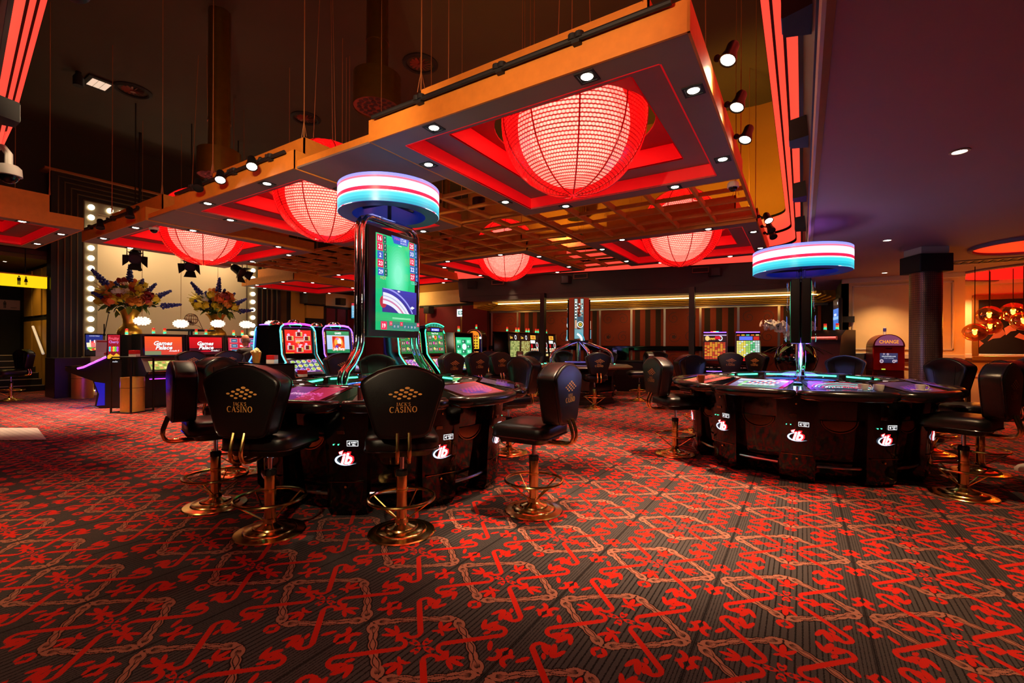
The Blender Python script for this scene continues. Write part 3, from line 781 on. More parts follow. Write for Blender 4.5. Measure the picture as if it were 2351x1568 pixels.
# lit window boxes high on the far wall
m_win = mat('window light', (255, 226, 130), 0.4, em=(255, 214, 104), es=1.7, noise=(5, 0.2))
for k, (u, v, s, lab) in enumerate(((1762, 398, 0.5, 'bright yellow wall lightbox near the red bands, in full view'), (1530, 438, 0.5, 'yellow wall lightbox showing as a thin strip behind the far right canopy'), (1366, 472, 0.5, 'yellow wall lightbox above the lattice, right of the small brass duct'), (1184, 492, 0.55, 'yellow wall lightbox behind the lattice and left of the brass duct'))):
    p = onY(u, v, 14.2); t = thing('wall_lightbox', lab, 'lightbox', (p.x, 14.2, p.z), 0, 'yellow wall lightboxes')
    mb = MB()
    for q in ((-s, s, -0.5, -0.46), (-s, s, 0.46, 0.5), (-s, -s+0.04, -0.46, 0.46), (s-0.04, s, -0.46, 0.46)): mb.box(q[0], q[1], -0.1, 0, q[2], q[3])
    mb.build('surround', m_matte, t)
    MB().box(-s+0.04, s-0.04, -0.06, -0.02, -0.46, 0.46).build('light_panel', m_win, t)
    mb = MB()
    for e in range(3): mb.tube([(-0.2+0.2*e+0.1*cos(a_), -0.064, 0.1*sin(a_)+0.05*e) for a_ in [0.4*i for i in range(9)]], 0.006, 4)
    mb.build('swirl', mat('swirl line', (240, 200, 100), 0.5, em=(255, 200, 90), es=1.1), t)
    lamp('lightbox_glow', 'AREA', (0, -0.12, 0), 34, (255, 190, 80), t, (0, -2, -0.3), 0.9)

# warm uplights added above the canopies to brighten ceiling and far wall
for k, (x, y, lab) in enumerate(((-1.15, 10.3, 'added warm uplight on top of the far right canopy'), (-5.4, 10.3, 'added warm uplight on top of the canopy before the bulkhead'), (-4.16, 5.6, 'added warm uplight on the narrow lattice beside the nearest canopy'))):
    z = FZ+0.45 if k < 2 else FZ+0.12
    t = thing('uplight', lab, 'uplight', (x, y, z), 0, 'added warm uplights above the canopies')
    MB().lathe([(0, 0), (0.09, 0), (0.10, 0.05), (0.10, 0.16), (0.09, 0.16), (0.085, 0.12)], 18).build('lamp_body', m_satin, t); MB().lathe([(0.001, 0.13), (0.088, 0.13)], 18).build('lamp_lens', m_spotglow, t)
    lamp('uplight_beam', 'SPOT', (0, 0, 0.18), (420, 260, 120)[k], (255, 186, 56), t, (0.1, 1.6, 2.2), 0.08, 125, 0.8)
# downlights, vents and speakers in the low ceiling
for k, (u, v, lab) in enumerate(((2203, 347, 'nearest downlight in the taupe low ceiling'), (2037, 551, 'downlight in the low ceiling above the cream wall'), (2031, 626, 'small downlight at the top of the cream wall'), (2229, 640, 'small downlight right of the mosaic column'), (2900, 300, 'added downlight of the low ceiling out to the right of the camera'), (-150, -700, 'added downlight in the low ceiling left of the camera'), (0, 0, 'added downlight in the low ceiling just behind the camera'), (0, 0, 'added downlight in the low ceiling behind the nearest stool'))):
    p = onz(u, v, LOWZ) if k < 4 else Vector(((1.7, 3.2, LOWZ), (-4.8, 0.2, LOWZ), (0.3, -0.8, LOWZ), (-2.3, -0.3, LOWZ))[k-4]); t = thing('downlight', lab, 'downlight', p, 0, 'downlights of the low ceiling')  # the last four are added out of view to brighten carpet and stools
    MB().lathe([(0.055, 0.0), (0.058, -0.006), (0.042, -0.008), (0.04, 0)], 18).build('trim_ring', m_lip, t)
    MB().lathe([(0.001, -0.005), (0.04, -0.004)], 14).build('lamp_lens', m_lens, t)
    lamp('downlight_beam', 'SPOT', (0, 0, -0.03), (170, 170, 170, 170, 120, 230, 30, 30)[k], (255, 206, 150), t, None, 0.03, 104 if k < 4 else 84, 0.95)
p = onz(2283, 597, LOWZ); t = thing('air_grille', 'slatted air grille in the low ceiling above the painting', 'air vent', p, 0)
mb = MB()
for q in ((-0.55, 0.55, -0.2, -0.16), (-0.55, 0.55, 0.16, 0.2), (-0.55, -0.5, -0.16, 0.16), (0.5, 0.55, -0.16, 0.16)): mb.box(q[0], q[1], q[2], q[3], -0.015, 0)
mb.build('surround', m_lip, t)
for k in range(9): MB().box(-0.47+0.11*k, -0.42+0.11*k, -0.16, 0.16, -0.012, -0.002).build('slat', m_matte, t)
def wedge(label, p, rz, s=1.0):
    mb = MB(); mb.prism([(-0.20*s, 0), (0.20*s, 0), (0.13*s, -0.20*s), (-0.13*s, -0.20*s)], -0.13*s, 0.13*s, 'z')
    t = thing('wall_speaker', label, 'speaker', p, rz, 'black wall speakers')
    mb.build('cabinet', m_matte, t)
    mb = MB(); mb.prism([(-0.115*s, -0.201*s), (0.115*s, -0.201*s), (0.115*s, -0.207*s), (-0.115*s, -0.207*s)], -0.11*s, 0.11*s, 'z'); mb.build('grille', m_satin, t)
    MB().box(-0.03, 0.03, 0, 0.05, -0.05, 0.05).build('bracket', m_matte, t)
for u, v, lab in ((1846, 8, 'black wall speaker at the top edge of the dark fascia'), (1846, 300, 'black wall speaker beside the middle of the red bands'), (1843, 438, 'black wall speaker beside the lower red bands, above the last one'), (1843, 512, 'black wall speaker nearest the curved end of the red bands')):
    p = onz(u, v, 2.97); wedge(lab, (0.035, p.y, 2.96), -pi/2, 0.62)
wedge('black wall speaker at the left picture edge above the white dome camera', (-4.45, nearY(-4.45)-0.05, 2.82), pi, 0.5)
for u, v, lab in ((1085, 645, 'black speaker on the bulkhead near its left end'), (1300, 630, 'black speaker on the bulkhead left of the middle air slot'), (1642, 612, 'black speaker on the bulkhead right of the right air slot')):
    r = ray(u, v); n = Vector((-L1d.y, L1d.x, 0)); k = (L1a-O).dot(n)/r.dot(n); p = O+r*k
    wedge(lab, (p.x, p.y, min(p.z, 3.08)), FRZ, 0.75)
for u, v, lab in ((1143, 648, 'brown air slot in the bulkhead, leftmost of three'), (1333, 634, 'brown air slot in the middle of the bulkhead'), (1608, 620, 'brown air slot in the bulkhead, below the far right lantern')):
    r = ray(u, v); n = Vector((-L1d.y, L1d.x, 0)); k = (L1a-O).dot(n)/r.dot(n); p = O+r*k
    t = thing('air_slot', lab, 'air vent', (p.x, p.y, p.z), FRZ, 'air slots of the bulkhead')
    mb = MB()
    for q in ((-0.19, 0.19, -0.07, -0.05), (-0.19, 0.19, 0.05, 0.07), (-0.19, -0.17, -0.05, 0.05), (0.17, 0.19, -0.05, 0.05)): mb.box(q[0], q[1], -0.03, 0.05, q[2], q[3])
    mb.build('surround', mat('brown wood', (110, 60, 36), 0.5), t); MB().box(-0.17, 0.17, 0.0, 0.05, -0.05, 0.05).build('opening', m_matte, t)
# dome cameras
def dome_cam(label, p, rz=0.0, s=1.0, arm=True):
    t = thing('dome_camera', label, 'security camera', p, rz, 'white dome cameras')
    MB().lathe([(0.0, 0.075*s), (0.05*s, 0.07*s), (0.068*s, 0.05*s), (0.072*s, -0.005*s), (0.058*s, -0.008*s)], 20).build('housing', m_white, t)
    MB().ball((0, 0, -0.005*s), 0.055*s, 16, 8, None, 0.0, 0.5).build('dome', mat('smoked dome', (10, 10, 14), 0.06), t)
    if arm: MB().tube([(0, 0, 0.07*s), (0, 0.0, 0.15*s), (-0.04*s, 0, 0.2*s), (-0.12*s, 0, 0.215*s), (-0.3*s, 0, 0.2*s)], 0.022*s, 8).build('arm', m_white, t)
dome_cam('white dome camera on a curved arm at the left edge', at(20, 402, 3.3), hd(0), 1.0)
p = onz(1683, 418, FZ); dome_cam('dome camera under the far right corner of the nearest canopy', (p.x, p.y, FZ-0.06), 0, 0.9, False)
p = onz(357, 524, FZ); dome_cam('dome camera on the corner of the stage canopy', (p.x, p.y-0.02, FZ-0.03), 0, 1.0, False)
# ------------------------------------------------------------------ left wall with stage and stairs
XW = -17.0
Yc0, Yc1 = onX(-160, 700, XW).y, onX(124, 700, XW).y
zc = onX(60, 583, XW).z
Ys0, Ys1 = onX(222, 650, XW).y, onX(568, 650, XW).y
zs = onX(222, 492, XW).z
mb = MB(); mb.box(XW-0.15, XW, -4.3, Yc0, 0, HIZ); mb.box(XW-0.15, XW, Yc0, Yc1, zc, HIZ); mb.box(XW-0.15, XW, Yc1, Ys0-0.05, 0, HIZ)
mb.box(XW-0.15, XW, Ys0-0.05, Ys1+0.05, zs+0.05, HIZ); mb.box(XW-0.15, XW, Ys1+0.05, 14.3, 0, HIZ)
wl = struct('wall_left', mb, m_dark)
mb = MB(); mb.box(XW-0.5, XW-0.4, Ys0-0.6, Ys1+0.6, 0, zs+0.6)
struct('wall_stage', mb, mat('stage backcloth', (228, 204, 170), 0.85, noise=(0.8, 0.06)))
mb = MB(); mb.box(XW-0.4, -15.0, Ys0-0.05, Ys1+0.05, 0, 0.48); o = struct('floor_stage', mb, m_matte)
t = thing('stage_surround', 'stepped black stage surround with rows of lit bulbs, around the cream backcloth', 'stage frame', (XW, 0, 0))
def pi_frame(y0, y1, z1, w_, x0, x1, name, m, z0=0.0):
    mb = MB(); mb.box(x0, x1, y0-w_, y0, z0, z1+w_); mb.box(x0, x1, y1, y1+w_, z0, z1+w_); mb.box(x0, x1, y0, y1, z1, z1+w_)
    return mb.build(name, m, t)
m_bulbp = mat('silver bulb panel', (150, 138, 112), 0.35, 0.5)
m_bulbl = mat('warm bulb', (255, 250, 235), 0.4, em=(255, 238, 200), es=5.0)
bw = 0.30
pi_frame(Ys0, Ys1, zs, bw, 0.0, 0.06, 'bulb_panel', m_bulbp)
bme = MB().ball((0, 0, 0), 0.075, 12, 8).mesh('bulb', m_bulbl, 80)
nb = 15
for k in range(nb):
    z = zs+bw/2-(zs-0.9)*k/nb*1.05
    for y in (Ys0-bw/2, Ys1+bw/2): link('bulb', bme, t, T(0.1, y, z))
nt_ = 16
for k in range(1, nt_): link('bulb', bme, t, T(0.1, Ys0+(Ys1-Ys0)*k/nt_, zs+bw/2))
yo = onX(120, 650, XW+0.5).y; rw = (Ys0-bw-yo)/5; rwr = (onX(645, 650, XW+0.3).y-Ys1-bw)/5
for k in range(5):
    for wv, side in ((rw, 0), (rwr, 1)):
        pass
    y0, y1, z1 = Ys0-bw-rw*k, Ys1+bw+min(rw, rwr)*k, zs+bw+rw*0.75*k
    ww = rw
    mb = MB(); x1 = 0.10+0.07*k
    mb.box(0, x1, y0-rw, y0, 0, z1+rw*0.75); mb.box(0, x1, y1, y1+min(rw, rwr), 0, z1+rw*0.75); mb.box(0, x1, y0, y1, z1, z1+rw*0.75)
    mb.build('rib', m_satin, t)
    mb = MB(); e = 0.022
    mb.box(x1-0.02, x1+0.008, y0-e, y0+0.004, 0, z1+e); mb.box(x1-0.02, x1+0.008, y1-0.004, y1+e, 0, z1+e); mb.box(x1-0.02, x1+0.008, y0, y1, z1-0.004, z1+e)
    mb.build('edge_strip', mat('satin trim', (120, 104, 78), 0.3, 0.8) if k == 0 else MATS['satin trim'], t)
yz = zs+bw+rw*0.75*5
MB().box(0, 0.5, yo-0.15, Ys1+bw+rwr*5+0.4, yz, yz+0.05).build('top_ledge', mat('orange ledge', (150, 84, 30), 0.5), t)
lamp('stage_fill', 'AREA', (-16.3, (Ys0+Ys1)/2-1.2, zs-0.15), 42, (255, 226, 176), None, (-17.4, (Ys0+Ys1)/2-0.8, 1.5), 0.8)  # area lamps without a fixture, added to light the backcloth
lamp('stage_fill', 'AREA', (-16.3, (Ys0+Ys1)/2+1.2, zs-0.15), 42, (255, 226, 176), None, (-17.4, (Ys0+Ys1)/2+0.8, 1.5), 0.8)

# stair recess with gold panelled side
m_goldpan = mat('gold panel', (196, 150, 58), 0.5, noise=(2, 0.1))
D = -20.4
mb = MB(); mb.box(D-0.1, D, Yc0, Yc1+0.1, 0, zc); struct('wall_stair', mb, m_matte)
mb = MB(); mb.box(D, XW, Yc0, Yc1, zc-0.1, zc); struct('ceiling_stair', mb, mat('olive soffit', (120, 96, 54), 0.6))
mb = MB(); mb.box(D, XW, Yc1, Yc1+0.1, 0, zc); ws = struct('wall_stair_side', mb, m_matte)
for k in range(3):
    x0 = XW-0.12-0.95*k
    for z0, z1 in ((0.05, 1.95), (2.1, zc-0.2)):
        MB().box(x0-0.8, x0, Yc1-0.03, Yc1, z0, z1).build('panel', m_goldpan, ws)
mb = MB(); mb.box(XW, XW+0.06, Yc1, Yc1+0.16, 0, zc+0.12); mb.box(XW, XW+0.06, Yc0, Yc1, zc, zc+0.12)
struct('trim_9', mb, mat('bronze door trim', (74, 54, 40), 0.4, 0.3))
st = thing('staircase', 'dark stairs with pale nosings climbing behind the blue-lit stool', 'stairs', (-17.6, (Yc0+Yc1)/2, 0)); st['kind'] = 'structure'
for k in range(6):
    wid = (Yc1-Yc0)/2
    s = MB().box(-0.32*k-0.34 if k < 5 else -2.8, -0.32*k, -wid, wid-0.02-0.10*(5-k)*0, 0 if k == 0 else 0.16*k, 0.16*(k+1)).build('step', m_matte, st)
    MB().box(-0.32*k-0.03, -0.32*k+0.006, -wid, wid-0.05, 0.16*(k+1)-0.012, 0.16*(k+1)+0.006).build('nosing', m_lip, s)
t = thing('handrail', 'pale sloping handrail on the gold stair wall', 'handrail', (-17.5, Yc1-0.12, 0))
MB().tube([(0.1, 0, 1.02), (-0.9, 0, 1.78)], 0.03, 8).build('rail', mat('lit rail', (245, 235, 215), 0.4, em=(255, 240, 210), es=0.35), t)
for k in (0.1, 0.75): MB().tube([(0.1-k, 0, 1.0+0.76*k), (0.1-k, 0.0, 0.94+0.76*k), (0.1-k, 0.10, 0.94+0.76*k)], 0.012, 6).build('bracket', m_gold, t)
for q, (u, v) in enumerate(((38, 590), (11, 600))):
    p = onz(u, v, zc-0.1)
    if p.x > XW-0.2: p.x = XW-0.6-0.8*q; p.y = Yc1-1.2-0.5*q
    t = thing('downlight', ('downlight in the stair recess ceiling, nearer the stage', 'downlight in the stair recess ceiling, nearer the picture edge')[q], 'downlight', (p.x, p.y, zc-0.1), 0, 'downlights of the stair recess')
    MB().lathe([(0.05, 0.0), (0.055, -0.006), (0.038, -0.008), (0.036, 0)], 16).build('trim_ring', m_lip, t)
    MB().lathe([(0.001, -0.005), (0.037, -0.004)], 12).build('lamp_lens', m_lens, t)
    lamp('downlight_beam', 'SPOT', (0, 0, -0.03), 50, (255, 200, 110), t, None, 0.03, 110, 0.6)
# toilet sign: glowing yellow hanging plate with two figures
pa, pb = onX(-70, 640, XW+0.25), onX(107, 640, XW+0.25)
zt, zb = onX(107, 637, XW+0.25).z, onX(107, 663, XW+0.25).z
t = thing('toilet_sign', 'glowing yellow hanging sign with a man and a woman pictogram', 'sign', (XW+0.25, (pa.y+pb.y)/2, zb))
hw = (pb.y-pa.y)/2
MB().box(-0.06, 0.06, -hw, hw, 0, zt-zb, 0.01).build('light_box', mat('yellow sign', (255, 226, 30), 0.4, em=(255, 218, 12), es=0.95), t)
MB().box(-0.065, 0.065, -hw-0.01, hw+0.01, zt-zb, zt-zb+0.03).build('top_edge', mat('orange edge', (200, 120, 30), 0.5), t)
a = Art(0.001); s = (zt-zb)
xm_, xf = onX(42, 646, XW+0.25).y-(pa.y+pb.y)/2, onX(58, 646, XW+0.25).y-(pa.y+pb.y)/2
def man(a, x, z, s, c, fem=False):
    a.ell(x, z+s*0.42, s*0.075, s*0.075, c)
    if fem:
        a.poly([(x-s*0.07, z+s*0.32), (x+s*0.07, z+s*0.32), (x+s*0.16, z-s*0.1), (x-s*0.16, z-s*0.1)], c)
        a.rect(x-s*0.07, z-s*0.42, x-s*0.015, z-s*0.1, c); a.rect(x+s*0.015, z-s*0.42, x+s*0.07, z-s*0.1, c)
    else:
        a.rect(x-s*0.13, z-s*0.02, x+s*0.13, z+s*0.32, c); a.rect(x-s*0.10, z-s*0.42, x-s*0.015, z-s*0.02, c); a.rect(x+s*0.015, z-s*0.42, x+s*0.10, z-s*0.02, c)
man(a, xm_, s*0.5, s*0.85, K_); man(a, xf, s*0.5, s*0.8, K_, True)
a.build('pictogram', m_print, t, T(0.061, 0, 0) @ RZ(pi/2))
MB().tube([(0, xf, s+0.02), (0, xf, zc-zb+0.1)], 0.012, 6).build('hanging_rod', m_matte, t)
p = onX(22, 700, D+0.02); t = thing('door_sign', 'small pink plate with a man on the dark stair door', 'sign', (D+0.01, p.y, p.z))
MB().box(0, 0.012, -0.22, 0.22, -0.15, 0.15).build('plate', mat('pink plate', (200, 140, 120), 0.5), t)
a = Art(0.001); man(a, -0.1, 0, 0.24, (60, 40, 40)); a.rect(0.02, -0.09, 0.15, -0.075, (60, 40, 40)); a.build('pictogram', m_print, t, T(0.013, 0, 0) @ RZ(pi/2))

# right of the stage: opening with gold panels, grey column, gold cupboard, then red panelled wall
m_redpan = mat('crimson wall panel', (112, 22, 34), 0.75, noise=(3, 0.1))
def lw(u0, u1, v0, v1, x0, x1, m, name, par, uref=None):
    a_, b_ = onX(u0, 700, XW+x1), onX(u1, 700, XW+x1); um = uref or (u0+u1)/2
    return MB().box(XW+x0, XW+x1, a_.y, b_.y, max(0, onX(um, v1, XW+x1).z), onX(um, v0, XW+x1).z).build(name, m, par)
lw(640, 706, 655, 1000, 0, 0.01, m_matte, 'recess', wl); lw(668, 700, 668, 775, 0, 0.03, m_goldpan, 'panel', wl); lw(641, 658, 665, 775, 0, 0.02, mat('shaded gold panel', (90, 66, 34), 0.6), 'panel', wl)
lw(706, 746, 600, 697, 0, 0.55, m_grey, 'column_box', wl); lw(706, 746, 732, 1000, 0, 0.1, m_matte, 'doorway', wl)
lw(704, 743, 702, 731, 0, 0.12, m_goldpan, 'cupboard_door', wl); lw(702, 746, 697, 702, 0, 0.14, m_matte, 'cupboard_trim', wl)
yr = onX(746, 700, XW).y
for k in range(4):
    y0 = yr+(14.2-yr)*k/4; y1 = yr+(14.2-yr)*(k+1)/4
    MB().box(XW, XW+0.03, y0+0.06, y1-0.06, 0.2, 2.85).build('panel', m_redpan, wl)
MB().box(XW, XW+0.05, yr, 14.2, 2.95, 3.5).build('cream_band', m_cream, wl); MB().box(XW, XW+0.07, yr, 14.2, 2.87, 2.95).build('band_trim', m_matte, wl)
for k in range(4):
    x0 = XW+(7.5)*k/4; x1 = XW+7.5*(k+1)/4
    MB().box(x0+0.06, x1-0.06, 14.17, 14.2, 0.2, 2.85).build('panel', m_redpan, wfar)
MB().box(XW, -8.6, 14.15, 14.2, 2.95, 3.5).build('cream_band', m_cream, wfar); MB().box(XW, -8.6, 14.13, 14.2, 2.87, 2.95).build('band_trim', m_matte, wfar)
lamp('wall_fill', 'AREA', (-13.5, 13.3, 3.22), 16, (255, 200, 120), None, (-13.5, 14.2, 3.3), 0.6)  # lamps without a fixture, added to light the cream band and panels
lamp('wall_fill', 'SPOT', (-12.6, 12.6, 3.1), 60, (255, 190, 130), None, (-12.6, 14.2, 1.8), 0.1, 80)
# lit exit sign and blue wall screens
p = onY(1058, 718, 14.1); t = thing('exit_sign', 'small lit exit sign with a running man and arrow beside the bulkhead end', 'sign', p, 0)
MB().box(-0.2, 0.2, 0, 0.05, -0.14, 0.14, 0.01).build('light_box', mat('exit light', (235, 250, 255), 0.4, em=(215, 240, 250), es=2.0), t)
a = Art(0.001); a.rect(-0.13, -0.08, 0.13, 0.08, (40, 120, 110)); a.rect(-0.02, -0.06, 0.02, 0.06, W_); a.poly([(0.03, 0.015), (0.08, 0.015), (0.08, 0.05), (0.12, 0), (0.08, -0.05), (0.08, -0.015), (0.03, -0.015)], W_); a.ell(-0.06, 0.05, 0.015, 0.015, W_); a.poly([(-0.1, 0.02), (-0.05, 0.04), (-0.03, -0.01), (-0.07, -0.06), (-0.09, -0.05), (-0.06, -0.01)], W_)
a.build('pictogram', m_screen, t, T(0, -0.003, 0)); MB().box(-0.05, 0.05, 0.05, 0.10, -0.05, 0.05).build('bracket', m_matte, t)
for k, (u, v, lab) in enumerate(((826, 713, 'slim screen on the crimson wall seen just left of the roulette screen'),)):
    p = onX(u, v, XW+0.55); t = thing('display_screen', lab, 'screen', p, hd(10))
    MB().box(-0.42, 0.42, 0.0, 0.06, -0.36, 0.36, 0.01).build('bezel', m_satin, t)
    a = Art(); a.rect(-0.39, -0.33, 0.39, 0.33, (60, 150, 200), (150, 205, 225)); a.rect(-0.39, 0.22, 0.39, 0.33, (205, 60, 70)); a.rect(0.02, -0.02, 0.3, 0.2, (230, 240, 245)); a.text('8', 0.16, 0.09, 0.16, (40, 60, 90))
    for e in range(4): a.rect(-0.35, -0.05-0.07*e, 0.35, -0.03-0.07*e, (215, 235, 240))
    a.build('picture', m_screen, t, T(0, -0.003, 0)); MB().box(-0.04, 0.04, 0.06, 0.5, -0.04, 0.04).build('wall_arm', m_matte, t)
for u, v, lab, Y in ((780, 693, 'blue-lit wall speaker left of the roulette screen', 0), (987, 712, 'blue-lit wall speaker right of the roulette screen', 14.0)):
    p = onX(u, v, XW+0.3) if not Y else onY(u, v, Y); wedge(lab, p, -pi/2*0+(pi/2 if not Y else 0), 1.1)

# ------------------------------------------------------------------ stage dressing
m_vase = mat('gold vase', (232, 176, 62), 0.36, 0.85)
vase_prof = [(0.0, 0), (0.19, 0), (0.20, 0.03), (0.13, 0.16), (0.11, 0.30), (0.115, 0.6), (0.17, 0.86), (0.25, 0.99), (0.285, 1.10), (0.27, 1.20), (0.20, 1.29), (0.158, 1.34), (0.15, 1.40), (0.158, 1.50), (0.185, 1.60), (0.24, 1.70), (0.30, 1.76), (0.29, 1.765), (0.0, 1.62)]
FL = {'orange': (236, 98, 22), 'deep red': (150, 18, 20), 'yellow': (240, 205, 40), 'white': (240, 226, 205), 'amber': (226, 132, 36)}
def rose_me(nm, c):
    mb = MB(); mb.ball((0, 0, 0), 0.035, 8, 6)
    for r_, n, t_ in ((0.028, 4, 0.9), (0.045, 5, 0.5)):
        for k in range(n):
            M0 = mb.M; mb.M = RZ(k*2*pi/n+r_*20) @ T(r_, 0, 0.0) @ RY(-t_)
            mb.loft([[(0, -0.012, -0.02), (0.006, 0, -0.022), (0, 0.012, -0.02)], [(0.012, -0.035, 0.015), (0.022, 0, 0.012), (0.012, 0.035, 0.015)], [(0.018, -0.02, 0.045), (0.03, 0, 0.048), (0.018, 0.02, 0.045)]], False, None, False); mb.M = M0
    m = MATS.get('petal '+nm) or mat('petal '+nm, c, 0.6)
    return mb.mesh('rose', m, 80)
def delph_me():
    mb = MB(); rg = random.Random(5)
    mb.tube([(0, 0, -0.35), (0.01, 0, 0.35)], 0.007, 5)
    for k in range(30):
        z = -0.05+0.40*k/30; r = 0.055*(1-k/40); a = k*2.4
        mb.ball((r*cos(a), r*sin(a), z), (0.036*(1.2-k/50), 0.036*(1.2-k/50), 0.026), 6, 4)
    return mb.mesh('delphinium', mat('petal blue', (58, 54, 140), 0.6), 80)
def leaf_me(L, wd, m, fl=0.3):
    P = []; n = 6
    for i in range(n+1):
        s_ = i/n; ww = wd*sin(pi*min(1, s_*0.93+0.05)); P.append([(-ww, L*s_, -fl*L*s_*s_+0.012), (0, L*s_, -fl*L*s_*s_), (ww, L*s_, -fl*L*s_*s_+0.012)])
    return MB().loft(P, False, None, False).mesh('leaf', m, 80)
m_leaf = mat('leaf green', (58, 84, 34), 0.5, noise=(8, 0.3)); m_leaf2 = mat('light leaf', (128, 150, 60), 0.5)
ROSES = [rose_me(a, b_) for a, b_ in FL.items()]; DEL = delph_me(); LV = [leaf_me(0.19, 0.06, m_leaf), leaf_me(0.22, 0.05, m_leaf2), leaf_me(0.13, 0.07, m_leaf, 0.1)]
m_lily = mat('petal lily', (245, 225, 140), 0.5)
LILY = leaf_me(0.36, 0.055, m_lily, -0.1)
def bouquet(label, loc, seed, s):
    t = thing('flower_arrangement', label, 'flowers', loc, 0, 'mixed flower arrangements on the stage'); rg = random.Random(seed)
    for k in range(70):
        th = rg.uniform(0.1, 1.5); ph = rg.uniform(0, 2*pi); r = s*rg.uniform(0.25, 0.47)
        p = Vector((r*sin(th)*cos(ph)*1.25, r*sin(th)*sin(ph)*1.25, 0.10*s+r*cos(th)))
        q = p.normalized().to_track_quat('Z', 'Y').to_matrix().to_4x4()
        link('rose', ROSES[k % 5] if k % 7 else ROSES[2], t, T(*p) @ q @ Matrix.Scale(rg.uniform(1.4, 2.1)*s, 4))
    for k, (dy, dz) in enumerate(((-0.62, 0.66), (0.02, 0.82), (0.75, 0.12), (0.3, 0.42), (-0.42, 0.2), (0.62, 0.38), (-0.2, 0.35), (0.1, 0.45))):
        v = Vector((rg.uniform(-0.1, 0.3), dy*s, dz*s)); q = v.normalized().to_track_quat('Z', 'Y').to_matrix().to_4x4()
        link('delphinium', DEL, t, T(*(v*0.78)) @ q @ Matrix.Scale(0.95*s, 4))
    for k in range(80):
        ph = rg.uniform(0, 2*pi); el = rg.uniform(-0.75, 0.9)
        M = T(0.1*cos(ph), 0.1*sin(ph), 0.12*s+rg.uniform(0, 0.15)) @ RZ(ph-pi/2) @ RX(el) @ T(0, rg.uniform(0.1, 0.32)*s, 0)
        link('leaf', LV[k % 3], t, M @ RY(rg.uniform(-0.6, 0.6)) @ Matrix.Scale(rg.uniform(0.8, 1.2)*s, 4))
    for k in range(4): link('lily_petal', LILY, t, T(0.0, -0.38*s, 0.34*s) @ RZ(pi/2+1.2+0.25*k) @ RX(0.25*k))
    mb = MB()
    for k in range(12):
        ph = k*0.52; mb.tube([(0.02*cos(ph), 0.02*sin(ph), -0.25), (0.08*cos(ph), 0.08*sin(ph), 0), (0.3*cos(ph)*s, 0.3*sin(ph)*s, 0.32*s)], 0.006, 4)
    mb.build('stem', m_leaf, t); return t
for k, (u, lab, s) in enumerate(((297, 'left', 1.12), (497, 'right', 1.05))):
    p = onX(u, 760, -15.75)
    v = thing('gold_vase', ('tall gold baluster vase nearer the bulb column at the poster end of the stage', 'tall gold baluster vase nearer the black bingo table on the stage')[k], 'vase', (p.x, p.y, 0.48), 0, 'tall gold vases')
    MB().lathe(vase_prof, 32).build('vase_body', m_vase, v, 60)
    MB().lathe([(0.292, 1.755), (0.306, 1.762), (0.292, 1.77)], 32).build('lip', m_vase, v)
    bouquet(('wide flower arrangement with trailing leaves in the vase by the poster end', 'tighter flower arrangement in the vase behind the bingo cage')[k], (p.x, p.y, 0.48+1.80), 11+k, s*1.12)
# pendants of crystal
m_crys = mat('crystal glow', (255, 248, 235), 0.2, em=(255, 240, 215), es=2.6)
m_crysd = mat('crystal bead', (235, 225, 210), 0.1, em=(255, 240, 220), es=0.9)
for k, (u, v, lab) in enumerate(((326, 737, 'crystal pendant lamp in front of the first vase'), (415, 743, 'crystal pendant lamp left of the bingo cage'), (500, 743, 'crystal pendant lamp in front of the second vase'), (565, 745, 'crystal pendant lamp before the right bulb column'), (622, 744, 'crystal pendant lamp mostly hidden behind the blue neon slot machine'))):
    p = onX(u, v, -14.5); t = thing('crystal_pendant', lab, 'pendant lamp', p, 0, 'crystal pendant lamps')
    MB().ball((0, 0, 0), (0.15, 0.15, 0.075), 16, 10).build('lamp_core', m_crys, t, 80)
    mb = MB()
    for i in range(6):
        el = -1.1+2.2*i/5; n = max(6, int(16*cos(el)))
        for q in range(n):
            a = 2*pi*(q+0.5*(i % 2))/n; mb.ball((0.175*cos(el)*cos(a), 0.175*cos(el)*sin(a), 0.105*sin(el)), 0.021, 5, 4)
    mb.build('crystal_beads', m_crysd, t); MB().tube([(0, 0, 0.1), (0, 0, (FZ-0.01 if k == 4 else HIZ)-p.z)], 0.005, 4).build('cord', m_cable, t)
lamp('pendant_glow', 'POINT', (-14.5, onX(415, 743, -14.5).y, 1.5), 16, (255, 235, 200), None, None, 0.3)
